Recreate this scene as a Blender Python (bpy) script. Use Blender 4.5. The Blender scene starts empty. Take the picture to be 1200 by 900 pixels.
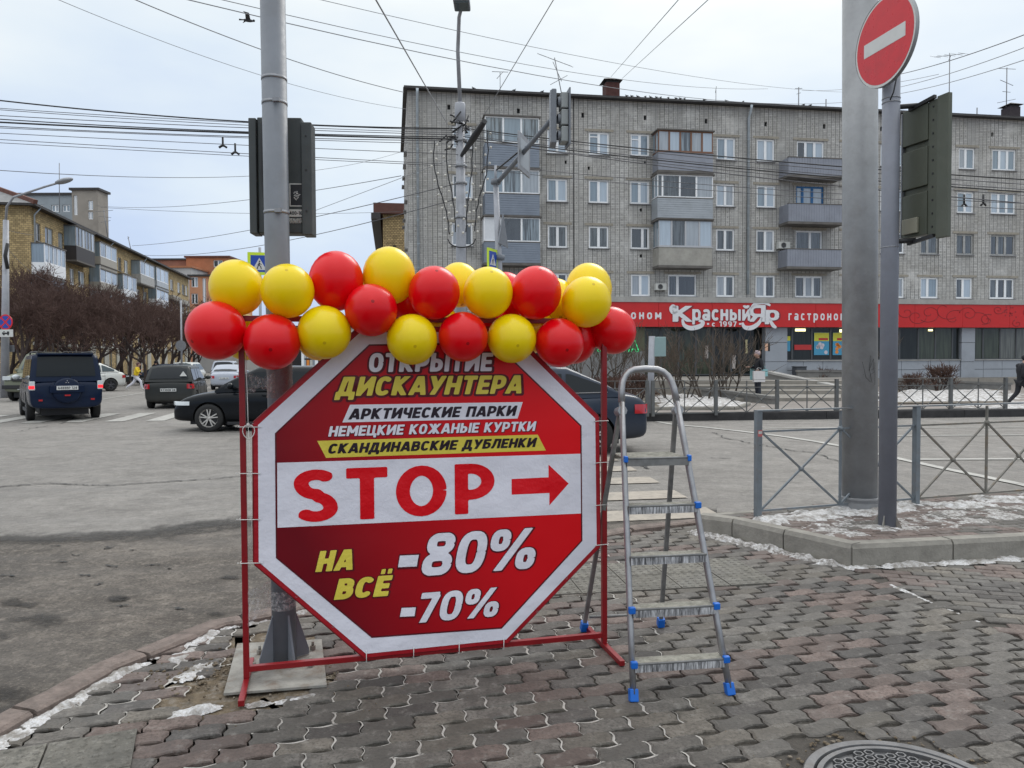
import bpy, bmesh, math, random
from mathutils import Vector, Matrix, noise
random.seed(7)
sc = bpy.context.scene
col = sc.collection
R = math.radians

# ---------------------------------------------------------------- camera
F_PX, CX, CY = 900.0, 600.0, 450.0
PITCH, ROLL, CAMH = R(1.72), R(0.27), 1.6
cam = bpy.data.objects.new('camera', bpy.data.cameras.new('camera'))
col.objects.link(cam)
cam.data.sensor_width = 36.0
cam.data.lens = F_PX / 1200.0 * 36.0
cam.data.clip_start = 0.05
cam.data.clip_end = 3000
cam.location = (0, 0, CAMH)
cam.rotation_euler = (Matrix.Rotation(R(90) - PITCH, 3, 'X') @ Matrix.Rotation(-ROLL, 3, 'Z')).to_euler()
sc.camera = cam
CAMR = cam.rotation_euler.to_matrix()

# ---------------------------------------------------------------- light
SUN_EL, SUN_AZ = R(42), R(25)          # azimuth measured from +Y towards +X
wd = bpy.data.worlds.new('World'); sc.world = wd; wd.use_nodes = True
nt = wd.node_tree; nt.nodes.clear()
def wn(t, **k):
    n = nt.nodes.new(t)
    for a, b in k.items(): setattr(n, a, b)
    return n
out = wn('ShaderNodeOutputWorld'); bg = wn('ShaderNodeBackground'); bg.inputs['Strength'].default_value = 0.1
sky = wn('ShaderNodeTexSky', sky_type='NISHITA', sun_disc=False, sun_elevation=SUN_EL, sun_rotation=SUN_AZ)
tc = wn('ShaderNodeTexCoord'); sp = wn('ShaderNodeSeparateXYZ')
nt.links.new(tc.outputs['Generated'], sp.inputs[0])
ramp = wn('ShaderNodeValToRGB')                      # brightness of the cloud layer against height
e = ramp.color_ramp.elements
e[0].position = 0.0; e[0].color = (.50, .60, .80, 1)
e[1].position = 1.0; e[1].color = (1.9, 1.95, 2.0, 1)
for p, c in ((.14, (.56, .67, .87, 1)), (.26, (.72, .81, .90, 1)), (.38, (.87, .92, .93, 1)), (.6, (1.25, 1.3, 1.32, 1))):
    x = e.new(p); x.color = c
mp = wn('ShaderNodeMapping'); mp.inputs['Scale'].default_value = (1.2, 1.2, 3.2)
ns = wn('ShaderNodeTexNoise'); ns.inputs['Scale'].default_value = 1.7; ns.inputs['Detail'].default_value = 5
ns.inputs['Roughness'].default_value = .5
nt.links.new(tc.outputs['Generated'], mp.inputs[0]); nt.links.new(mp.outputs[0], ns.inputs['Vector'])
m1 = wn('ShaderNodeMath', operation='MULTIPLY_ADD'); m1.inputs[1].default_value = .56; m1.inputs[2].default_value = -.29
nt.links.new(ns.outputs['Fac'], m1.inputs[0])
m2 = wn('ShaderNodeMath', operation='ADD'); nt.links.new(sp.outputs['Z'], m2.inputs[0]); nt.links.new(m1.outputs[0], m2.inputs[1])
nt.links.new(m2.outputs[0], ramp.inputs[0])
mul = wn('ShaderNodeVectorMath', operation='SCALE'); mul.inputs['Scale'].default_value = 10.0
nt.links.new(ramp.outputs[0], mul.inputs[0])
mx = wn('ShaderNodeMix', data_type='RGBA'); mx.inputs[0].default_value = .93
nt.links.new(sky.outputs[0], mx.inputs[6]); nt.links.new(mul.outputs[0], mx.inputs[7])
nt.links.new(mx.outputs[2], bg.inputs['Color']); nt.links.new(bg.outputs[0], out.inputs[0])
sl = bpy.data.lights.new('sun', 'SUN'); sl.energy = 0.9; sl.angle = R(25); sl.color = (1, .97, .92)
so = bpy.data.objects.new('sun', sl); col.objects.link(so)
so.rotation_euler = Vector((math.sin(SUN_AZ) * math.cos(SUN_EL), math.cos(SUN_AZ) * math.cos(SUN_EL), math.sin(SUN_EL))).to_track_quat('Z', 'Y').to_euler()
sc.view_settings.view_transform = 'Standard'; sc.view_settings.look = 'None'
sc.view_settings.exposure = 0.12; sc.view_settings.gamma = 1.0; sc.view_settings.use_curve_mapping = False
sc.cycles.max_bounces = 6; sc.cycles.transparent_max_bounces = 12

# ---------------------------------------------------------------- measuring rays
def ray(px, py):
    return (CAMR @ Vector(((px - CX) / F_PX, -(py - CY) / F_PX, -1.0)))
def G(px, py, z=0.0):
    d = ray(px, py); t = (z - CAMH) / d.z
    return Vector((d.x * t, d.y * t, z))
def D(px, py, Y):
    d = ray(px, py); t = Y / d.y
    return Vector((d.x * t, Y, CAMH + d.z * t))
class Plane:
    """vertical plane through A and B; local x along A->B, local -y towards the viewer"""
    def __init__(s, A, B):
        s.A = Vector((A[0], A[1])); d = Vector((B[0] - A[0], B[1] - A[1])); s.len = d.length
        s.u = d.normalized(); s.v = Vector((-s.u.y, s.u.x)); s.ang = math.atan2(s.u.y, s.u.x)
    def L(s, px, py, off=0.0):
        d = ray(px, py); dv = d.x * s.v.x + d.y * s.v.y
        t = (s.A.dot(s.v) - off) / dv
        x = (Vector((d.x * t, d.y * t)) - s.A).dot(s.u)
        return x, CAMH + d.z * t
    def W(s, x, y, z):
        p = s.A + s.u * x + s.v * y
        return Vector((p.x, p.y, z))

# ---------------------------------------------------------------- mesh builder
class MB:
    def __init__(s): s.v = []; s.f = []; s.m = []; s.sm = []
    def add(s, vs, fs, m=0, smooth=False):
        o = len(s.v); s.v.extend([tuple(v) for v in vs])
        for f in fs: s.f.append(tuple(i + o for i in f)); s.m.append(m); s.sm.append(smooth)
        return s
    def box(s, x0, x1, y0, y1, z0, z1, m=0, mat=None):
        vs = [(x0,y0,z0),(x1,y0,z0),(x1,y1,z0),(x0,y1,z0),(x0,y0,z1),(x1,y0,z1),(x1,y1,z1),(x0,y1,z1)]
        if mat is not None: vs = [mat @ Vector(v) for v in vs]
        return s.add(vs, [(0,3,2,1),(4,5,6,7),(0,1,5,4),(1,2,6,5),(2,3,7,6),(3,0,4,7)], m)
    def quad(s, a, b, c, d, m=0): return s.add([a, b, c, d], [(0,1,2,3)], m)
    def poly(s, pts, m=0): return s.add(pts, [tuple(range(len(pts)))], m)
    def prism(s, pts, z0, z1, m=0):
        n = len(pts); vs = [(p[0], p[1], z0) for p in pts] + [(p[0], p[1], z1) for p in pts]
        return s.add(vs, [tuple(range(n - 1, -1, -1)), tuple(range(n, 2 * n))] + [(i, (i+1) % n, n + (i+1) % n, n + i) for i in range(n)], m)
    def xz(s, pts, y0, y1, m=0):
        """outline in local x,z pushed from y0 (front) to y1 (back)"""
        n = len(pts); vs = [(p[0], y0, p[1]) for p in pts] + [(p[0], y1, p[1]) for p in pts]
        return s.add(vs, [tuple(range(n)), tuple(range(2*n - 1, n - 1, -1))] + [(i, n + i, n + (i+1) % n, (i+1) % n) for i in range(n)], m)
    def tube(s, pts, r, n=8, m=0, caps=True, smooth=True, r2=None, flat=1.0, up=None):
        pts = [Vector(p) for p in pts]; k = len(pts); vs = []; fs = []
        if k < 2: return s
        prev = None
        for i, p in enumerate(pts):
            t = (pts[min(i+1, k-1)] - pts[max(i-1, 0)])
            if t.length < 1e-9: t = Vector((0,0,1))
            t.normalize()
            if prev is None:
                a = Vector(up) if up else (Vector((0,0,1)) if abs(t.z) < .9 else Vector((1,0,0)))
                x = a.cross(t).normalized()
            else:
                x = prev - t * prev.dot(t)
                x = x.normalized() if x.length > 1e-6 else t.orthogonal().normalized()
            y = t.cross(x); prev = x
            rr = r if r2 is None else r + (r2 - r) * i / (k - 1)
            if isinstance(r, (list, tuple)): rr = r[i]
            for j in range(n):
                a = 2 * math.pi * (j + (.5 if n == 4 else 0)) / n
                vs.append(p + x * (rr * math.cos(a)) + y * (rr * flat * math.sin(a)))
        for i in range(k - 1):
            for j in range(n):
                q = (j + 1) % n
                fs.append((i*n + j, i*n + q, (i+1)*n + q, (i+1)*n + j))
        s.add(vs, fs, m, smooth)
        if caps:
            o = len(s.v) - len(vs)
            s.f.append(tuple(o + j for j in range(n - 1, -1, -1))); s.m.append(m); s.sm.append(False)
            s.f.append(tuple(o + (k-1)*n + j for j in range(n))); s.m.append(m); s.sm.append(False)
        return s
    def lathe(s, prof, n=24, m=0, smooth=True, mat=None, close=True):
        """profile of (radius, z)"""
        vs = []; fs = []
        for r, z in prof:
            for j in range(n):
                a = 2 * math.pi * j / n; vs.append(Vector((r * math.cos(a), r * math.sin(a), z)))
        if mat is not None: vs = [mat @ v for v in vs]
        for i in range(len(prof) - 1):
            for j in range(n):
                q = (j+1) % n; fs.append((i*n + j, i*n + q, (i+1)*n + q, (i+1)*n + j))
        if close:
            fs.append(tuple(range(n - 1, -1, -1))); fs.append(tuple((len(prof)-1)*n + j for j in range(n)))
        return s.add(vs, fs, m, smooth)
    def ball(s, c, r, n=12, k=8, m=0, mat=None):
        if not isinstance(r, (list, tuple)): r = (r, r, r)
        vs = [Vector((0,0,-1))]; fs = []
        for i in range(1, k):
            ph = -math.pi/2 + math.pi * i / k
            for j in range(n):
                a = 2*math.pi*j/n; vs.append(Vector((math.cos(ph)*math.cos(a), math.cos(ph)*math.sin(a), math.sin(ph))))
        vs.append(Vector((0,0,1)))
        for j in range(n): fs.append((0, 1 + (j+1) % n, 1 + j))
        for i in range(k - 2):
            for j in range(n):
                q = (j+1) % n; fs.append((1+i*n+j, 1+i*n+q, 1+(i+1)*n+q, 1+(i+1)*n+j))
        for j in range(n): fs.append((len(vs)-1, 1+(k-2)*n+j, 1+(k-2)*n+(j+1) % n))
        vs = [Vector((v.x*r[0], v.y*r[1], v.z*r[2])) for v in vs]
        if mat is not None: vs = [mat @ v for v in vs]
        return s.add([v + Vector(c) for v in vs], fs, m, True)
    def mesh(s, name, mats):
        me = bpy.data.meshes.new(name); me.from_pydata(s.v, [], s.f)
        for m in (mats if isinstance(mats, (list, tuple)) else [mats]): me.materials.append(m)
        me.polygons.foreach_set('material_index', s.m); me.polygons.foreach_set('use_smooth', s.sm)
        me.update(); return me
    def build(s, name, mats, parent=None, loc=None, rz=0, bevel=0, seg=2):
        o = bpy.data.objects.new(name, s.mesh(name, mats)); col.objects.link(o)
        if parent: o.parent = parent
        if loc is not None: o.location = loc
        o.rotation_euler.z = rz
        if bevel:
            b = o.modifiers.new('bevel', 'BEVEL'); b.width = bevel; b.segments = seg; b.limit_method = 'ANGLE'; b.angle_limit = R(35)
        return o
def tag(o, label=None, cat=None, group=None, kind=None):
    if label: o['label'] = label
    if cat: o['category'] = cat
    if group: o['group'] = group
    if kind: o['kind'] = kind
    return o
def thing(name, label, cat, loc=(0,0,0), rz=0, group=None):
    o = bpy.data.objects.new(name, None); col.objects.link(o); o.empty_display_size = .2
    o.location = loc; o.rotation_euler.z = rz
    return tag(o, label, cat, group)
def link_copy(o, parent=None):
    c = o.copy(); col.objects.link(c); c.parent = parent
    for ch in [x for x in bpy.data.objects if x.parent is o]: link_copy(ch, c)
    return c
def inst(name, me, parent=None, loc=(0,0,0), rot=(0,0,0), scale=None):
    o = bpy.data.objects.new(name, me); col.objects.link(o)
    if parent: o.parent = parent
    o.location = loc; o.rotation_euler = rot
    if scale: o.scale = scale
    return o

# ---------------------------------------------------------------- materials
class N:
    def __init__(s, name):
        s.m = bpy.data.materials.new(name); s.m.use_nodes = True; s.t = s.m.node_tree
        s.b = s.t.nodes['Principled BSDF']; s.co = s.t.nodes.new('ShaderNodeTexCoord')
    def n(s, t, ins=None, **k):
        x = s.t.nodes.new(t)
        for a, b in k.items(): setattr(x, a, b)
        for a, b in (ins or {}).items():
            if hasattr(b, 'is_output'): s.t.links.new(b, x.inputs[a])
            else: x.inputs[a].default_value = b
        return x
    def noise(s, scale, detail=4, rough=.55, vec=None, dist=0):
        x = s.n('ShaderNodeTexNoise', {'Scale': scale, 'Detail': detail, 'Roughness': rough, 'Distortion': dist})
        s.t.links.new(vec or s.co.outputs['Object'], x.inputs['Vector']); return x.outputs['Fac']
    def ramp(s, fac, stops):
        x = s.t.nodes.new('ShaderNodeValToRGB'); s.t.links.new(fac, x.inputs[0]); e = x.color_ramp.elements
        e[0].position, e[0].color = stops[0][0], tuple(stops[0][1]) + (1,) if len(stops[0][1]) == 3 else stops[0][1]
        e[1].position, e[1].color = stops[-1][0], tuple(stops[-1][1]) + (1,)
        for p, c in stops[1:-1]:
            q = e.new(p); q.color = tuple(c) + (1,)
        return x.outputs[0]
    def mix(s, fac, a, b, mode='MIX'):
        x = s.t.nodes.new('ShaderNodeMix'); x.data_type = 'RGBA'; x.blend_type = mode
        for i, v in ((0, fac), (6, a), (7, b)):
            if hasattr(v, 'is_output'): s.t.links.new(v, x.inputs[i])
            else: x.inputs[i].default_value = v if i == 0 else tuple(v)[:3] + (1,)
        return x.outputs[2]
    def math(s, op, a, b=0.0, c=0.0):
        x = s.t.nodes.new('ShaderNodeMath'); x.operation = op
        for i, v in enumerate((a, b, c)):
            if hasattr(v, 'is_output'): s.t.links.new(v, x.inputs[i])
            else: x.inputs[i].default_value = v
        return x.outputs[0]
    def set(s, **k):
        for a, v in k.items():
            i = s.b.inputs[{'color': 'Base Color', 'rough': 'Roughness', 'metal': 'Metallic', 'spec': 'Specular IOR Level', 'coat': 'Coat Weight',
                            'alpha': 'Alpha', 'trans': 'Transmission Weight', 'sss': 'Subsurface Weight', 'emit': 'Emission Color', 'es': 'Emission Strength'}[a]]
            if hasattr(v, 'is_output'): s.t.links.new(v, i)
            else: i.default_value = (tuple(v) + (1,)) if isinstance(v, (tuple, list)) and len(v) == 3 else v
        return s
    def bump(s, h, strength=.3, dist=.01):
        x = s.n('ShaderNodeBump', {'Strength': strength, 'Distance': dist, 'Height': h})
        s.t.links.new(x.outputs[0], s.b.inputs['Normal']); return s
def grimy(name, c, rough=.5, metal=0, var=.25, scale=6, bump=0, dirt=(.05,.045,.04), dirt_amt=.25, coat=0, spec=.5):
    m = N(name); a = m.noise(scale, 6, .65); b = m.noise(scale * 6, 3)
    lo = tuple(x * (1 - var) for x in c); hi = tuple(min(1, x * (1 + var * .6)) for x in c)
    cc = m.ramp(a, [(.3, lo), (.7, hi)])
    f = m.math('MULTIPLY', m.ramp(m.noise(scale * .7, 8, .7), [(.5, (0,0,0)), (.75, (1,1,1))]), dirt_amt)
    m.set(color=m.mix(f, cc, dirt), rough=m.math('MULTIPLY_ADD', b, .25, rough - .12), metal=metal, coat=coat, spec=spec)
    if bump: m.bump(b, bump, .01)
    return m.m
def plain(name, c, rough=.5, metal=0, **k):
    m = N(name); m.set(color=m.mix(m.noise(9, 3), tuple(x * .88 for x in c), tuple(min(1, x * 1.08) for x in c)), rough=rough, metal=metal, **k); return m.m

def mat_asphalt(name, a, b, con=1.0):
    m = N(name); m2 = lambda c, k: tuple(min(1, x * k) for x in c)
    big = m.noise(.35, 6, .6); mid = m.noise(2.2, 8, .68); lump = m.noise(11, 8, .72); sp = m.noise(48, 5, .8)
    c = m.ramp(big, [(.3, a), (.7, b)])
    c = m.mix(m.ramp(mid, [(.38, (.8*con,)*3), (.58, (0,0,0))]), c, m2(a, .55)); dk_ = m.noise(.9, 9, .72, dist=.6); c = m.mix(m.ramp(dk_, [(.40, (.8*con**3,)*3), (.52, (0,0,0))]), c, m2(a, .5))
    c = m.mix(m.ramp(lump, [(.38, (.6*con,)*3), (.50, (0,0,0))]), c, m2(a, .55))
    c = m.mix(m.ramp(lump, [(.54, (0,0,0)), (.68, (.6*con,)*3)]), c, m2(b, 1.45))
    c = m.mix(m.ramp(sp, [(.40, (.75*con,)*3), (.47, (0,0,0))]), c, m2(a, .35))
    c = m.mix(m.ramp(sp, [(.56, (0,0,0)), (.66, (.6*con,)*3)]), c, m2(b, 1.6))
    mp = m.n('ShaderNodeMapping', {'Vector': m.co.outputs['Object'], 'Scale': (.22, 1.9, 1), 'Rotation': (0,0,R(-12))})
    st = m.noise(1.1, 7, .62, mp.outputs[0])
    c = m.mix(m.ramp(st, [(.52, (0,0,0)), (.72, (.55,.55,.55))]), c, m2(a, .6))
    m.set(color=c, rough=m.ramp(st, [(.4, (.92,.92,.92)), (.75, (.6,.6,.6))])); m.bump(m.math('ADD', m.math('MULTIPLY', lump, 1.5), sp), .7, .018)
    return m.m
M = {}
M['asphalt'] = mat_asphalt('asphalt', (.215,.200,.183), (.285,.267,.245), .6)
M['asphalt_brown'] = mat_asphalt('asphalt_brown', (.125,.107,.090), (.195,.170,.143), 1.0)
M['damp'] = mat_asphalt('damp_asphalt', (.040,.037,.034), (.080,.073,.066), .6)
for _n in (M['damp'],):                                        # fades out at its ragged edge
    _t = _n.node_tree; _a = _t.nodes.new('ShaderNodeAttribute'); _a.attribute_name = 'cover'; _c = _t.nodes.new('ShaderNodeTexCoord'); _s = _t.nodes.new('ShaderNodeTexNoise'); _s.inputs['Scale'].default_value = 4.5; _s.inputs['Detail'].default_value = 8; _s.inputs['Roughness'].default_value = .7
    _t.links.new(_c.outputs['Object'], _s.inputs['Vector']); _m = _t.nodes.new('ShaderNodeMath'); _m.operation = 'ADD'; _t.links.new(_a.outputs['Fac'], _m.inputs[0]); _t.links.new(_s.outputs['Fac'], _m.inputs[1])
    _r = _t.nodes.new('ShaderNodeMapRange'); _r.inputs[1].default_value = .88; _r.inputs[2].default_value = 1.2; _r.inputs[4].default_value = .85; _t.links.new(_m.outputs[0], _r.inputs[0]); _t.links.new(_r.outputs[0], _t.nodes['Principled BSDF'].inputs['Alpha'])
M['line'] = grimy('road_paint', (.42,.41,.38), .8, var=.2, scale=5, dirt=(.17,.16,.15), dirt_amt=.9)
M['line2'] = grimy('worn_road_paint', (.36,.32,.27), .85, var=.2, scale=8, dirt=(.18,.165,.15), dirt_amt=1)
M['crack'] = plain('crack_fill', (.03,.03,.03), .8)
M['curb'] = grimy('concrete_curb', (.26,.245,.215), .9, var=.25, scale=7, bump=.5, dirt=(.10,.09,.08), dirt_amt=.6)
M['curb_dark'] = grimy('dark_curb', (.035,.034,.035), .85, var=.4, scale=5, bump=.4)  # near-black base colour for the far kerb
M['curb_pink'] = grimy('granite_curb', (.19,.150,.130), .85, var=.35, scale=14, bump=.9, dirt=(.07,.058,.05), dirt_amt=.85)
def mat_paver(name, c, v=.3):
    m = N(name)
    oi = m.n('ShaderNodeObjectInfo').outputs['Random']; ge = m.n('ShaderNodeNewGeometry').outputs['Random Per Island']
    r = m.math('FRACT', m.math('ADD', oi, ge))
    gl = m.n('ShaderNodeNewGeometry').outputs['Position']
    cc = m.ramp(r, [(0, tuple(x * (1 - v) for x in c)), (.5, c), (1, tuple(x * (1 + v) for x in c))])
    st = m.noise(2.3, 7, .7, gl); cc = m.mix(m.ramp(st, [(.45, (0,0,0)), (.7, (.75,.75,.75))]), cc, tuple(x * .45 for x in c))
    f = m.noise(60, 4, .75, gl); cc = m.mix(m.ramp(f, [(.38, (.75,.75,.75)), (.52, (0,0,0))]), cc, tuple(x * .45 for x in c)); f3 = m.noise(7, 8, .75, gl); cc = m.mix(m.ramp(f3, [(.38, (.7,.7,.7)), (.52, (0,0,0))]), cc, tuple(x * .5 for x in c))
    f2 = m.noise(14, 6, .75, gl); cc = m.mix(m.ramp(f2, [(.55, (0,0,0)), (.75, (.6,.6,.6))]), cc, (.30,.285,.26))
    m.set(color=cc, rough=m.ramp(st, [(.45, (.85,.85,.85)), (.7, (.5,.5,.5))])); m.bump(m.math('ADD', f, m.math('MULTIPLY', f2, 2)), .5, .006)
    return m.m
M['pav_grey'] = mat_paver('paver_grey', (.134,.122,.108))
M['pav_buff'] = mat_paver('paver_buff', (.142,.126,.106))
M['pav_red'] = mat_paver('paver_red', (.152,.115,.100))
M['pav_dark'] = mat_paver('paver_dark', (.098,.088,.08))
M['tactile'] = mat_paver('tactile_concrete', (.165,.155,.132), .15)
def mat_grout():
    m = N('joint_sand'); p = m.n('ShaderNodeNewGeometry').outputs['Position']
    a = m.noise(1.6, 6, .65, p); b = m.noise(30, 4, .7, p)
    c = m.mix(b, (.036,.032,.029), (.10,.088,.074))
    w = m.math('MULTIPLY', m.ramp(a, [(.60, (0,0,0)), (.68, (1,1,1))]), m.ramp(b, [(.40, (0,0,0)), (.52, (1,1,1))]))
    m.set(color=m.mix(w, c, (.62,.60,.58)), rough=.95); m.bump(b, .8, .02); return m.m
M['grout'] = mat_grout()
def mat_snow():
    m = N('snow'); a = m.noise(9, 8, .7); b = m.noise(70, 3)
    m.set(color=m.ramp(a, [(.3, (.42,.38,.34)), (.45, (.72,.71,.71)), (.7, (.86,.88,.92))]), rough=.75); m.bump(b, .5, .02); return m.m
M['snow'] = mat_snow()
def mat_dirty_snow():
    m = N('old_snow'); a = m.noise(24, 8, .75); b = m.noise(90, 3)
    m.set(color=m.ramp(a, [(.36, (.07,.06,.052)), (.5, (.36,.34,.32)), (.66, (.70,.70,.71))]), rough=.8); m.bump(b, .8, .02); return m.m
M['old_snow'] = mat_dirty_snow()
M['gravel'] = grimy('gravelly_dirt', (.15,.115,.075), .95, var=.5, scale=25, bump=.8, dirt=(.4,.38,.35), dirt_amt=.5)
M['slab'] = grimy('pavement_slabs', (.23,.205,.185), .9, var=.15, scale=2.5, bump=.2)
M['galv'] = grimy('galvanised_steel', (.30,.31,.33), .5, .6, var=.2, scale=9, dirt=(.14,.12,.10), dirt_amt=.35)
M['pole_grey'] = grimy('grey_pole_paint', (.165,.18,.205), .5, 0, var=.12, scale=5, dirt=(.10,.09,.08), dirt_amt=.3)
M['pole_big'] = grimy('dusty_pole_paint', (.285,.292,.30), .45, .2, var=.18, scale=4, dirt=(.13,.115,.10), dirt_amt=.45, bump=.08)
M['pole_blue'] = grimy('bluegrey_pole_paint', (.20,.212,.25), .5, 0, var=.1, scale=5, dirt=(.12,.11,.11), dirt_amt=.25)
M['far_pole'] = grimy('far_pole_paint', (.34,.35,.38), .5, .2, var=.15, scale=3)
M['fence'] = grimy('fence_paint', (.17,.195,.215), .45, .2, var=.2, scale=8, dirt=(.19,.12,.07), dirt_amt=.5)
M['fence_rusty'] = grimy('fence_rail_rust', (.18,.17,.15), .6, .2, var=.3, scale=10, dirt=(.20,.13,.06), dirt_amt=.9)
M['fence_far'] = grimy('far_fence_paint', (.12,.125,.125), .5, .2, var=.2, scale=8, dirt=(.15,.11,.08), dirt_amt=.4)
M['red_tube'] = grimy('red_frame_paint', (.25,.008,.012), .32, .1, var=.12, scale=14, dirt=(.07,.01,.01), dirt_amt=.3)
M['rust'] = grimy('rusty_plate', (.27,.26,.235), .85, 0, var=.35, scale=9, dirt=(.14,.085,.05), dirt_amt=1, bump=.4)
M['alu'] = grimy('worn_aluminium', (.36,.36,.37), .42, .75, var=.2, scale=18, dirt=(.25,.24,.23), dirt_amt=.4)
M['alu_dark'] = grimy('dull_aluminium', (.24,.24,.235), .55, .5, var=.3, scale=18, dirt=(.2,.19,.17), dirt_amt=.5)
def mat_drip():
    m = N('spattered_tread_edge'); mp = m.n('ShaderNodeMapping', {'Vector': m.co.outputs['Object'], 'Scale': (60, 60, 6)})
    a = m.noise(1.6, 6, .7, mp.outputs[0]); m.set(color=m.ramp(a, [(.4, (.10,.10,.105)), (.5, (.35,.35,.36)), (.62, (.72,.72,.73))]), rough=.5, metal=.35); return m.m
M['drip'] = mat_drip()
def mat_tread():
    m = N('dusty_tread'); a = m.noise(26, 8, .75); m.set(color=m.ramp(a, [(.35, (.27,.26,.22)), (.65, (.52,.50,.44))]), rough=.85, metal=.1); m.bump(a, .3, .003); return m.m
M['tread'] = mat_tread()
M['blue_plastic'] = plain('blue_plastic', (.005,.13,.55), .4)
M['tyre'] = plain('tyre_rubber', (.018,.018,.018), .8)
M['rim'] = plain('alloy_rim', (.55,.53,.50), .4, .3)
M['rim_dark'] = plain('dark_rim', (.12,.12,.13), .35, .7)
M['black_plastic'] = plain('black_plastic', (.02,.02,.022), .55)
M['car_glass'] = plain('car_glass', (.012,.016,.020), .04, 0, spec=.22)
M['car_glass_light'] = plain('clear_car_glass', (.07,.095,.105), .05, 0, spec=.35)
def paint(name, c, dusty=.25, rough=.22):
    m = N(name); p = m.co.outputs['Object']; z = m.n('ShaderNodeSeparateXYZ', {0: p}).outputs['Z']
    d = m.math('MULTIPLY', m.math('SUBTRACT', 1, m.ramp(z, [(0, (0,0,0)), (.7, (1,1,1))])), m.noise(3, 6))
    m.set(color=m.mix(m.math('MULTIPLY', d, dusty), c, (.16,.145,.125)), rough=m.math('MULTIPLY_ADD', d, .4, rough), coat=.1, spec=.16); return m.m
M['p_black'] = paint('black_car_paint', (.006,.008,.011), .12)
M['p_navy'] = paint('navy_car_paint', (.006,.014,.038), .12)
M['p_bluegrey'] = paint('bluegrey_car_paint', (.028,.038,.058), .5)
M['p_white'] = paint('white_car_paint', (.68,.69,.66), .5)
M['p_silver'] = paint('silver_car_paint', (.40,.43,.49), .5)
M['p_grey'] = paint('grey_car_paint', (.035,.038,.038), .5, .35)
M['p_olive'] = paint('olive_car_paint', (.16,.17,.125), .9, .35)
M['chrome'] = plain('chrome', (.65,.65,.66), .12, 1)
M['lamp_red'] = plain('red_lamp_lens', (.45,.01,.015), .12, 0, coat=.6)
M['lamp_white'] = plain('clear_lamp_lens', (.62,.66,.68), .1, 0, coat=.6)
M['plate_white'] = plain('number_plate', (.62,.63,.62), .4)
M['ink'] = plain('black_ink', (.015,.015,.018), .5)
def mat_emit(name, c, s):
    m = N(name); m.set(color=c, emit=c, es=s); return m.m
M['neon'] = mat_emit('green_neon', (.03,.75,.25), .9)
M['lit_lamp'] = mat_emit('lit_shop_lamp', (1,.9,.45), 2.2)
M['brake'] = mat_emit('lit_brake_lamp', (.9,.02,.03), .9)


M['joint'] = grimy('salty_joint_fill', (.42,.40,.37), .9, var=.25, scale=14, dirt=(.14,.12,.10), dirt_amt=.9)

def _grain():
    m = N('grainy_snow'); a = m.noise(60, 6, .75); g = m.noise(7, 6, .7); b = m.noise(160, 3)
    c = m.ramp(a, [(.30, (.20,.18,.16)), (.42, (.50,.48,.46)), (.58, (.66,.66,.67)), (.75, (.80,.81,.84))])
    c = m.mix(m.ramp(g, [(.44, (0,0,0)), (.60, (.9,.9,.9))]), c, (.20,.18,.155)); m.set(color=c, rough=.75); m.bump(b, .9, .01); return m.m
M['grain_snow'] = _grain()
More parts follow.
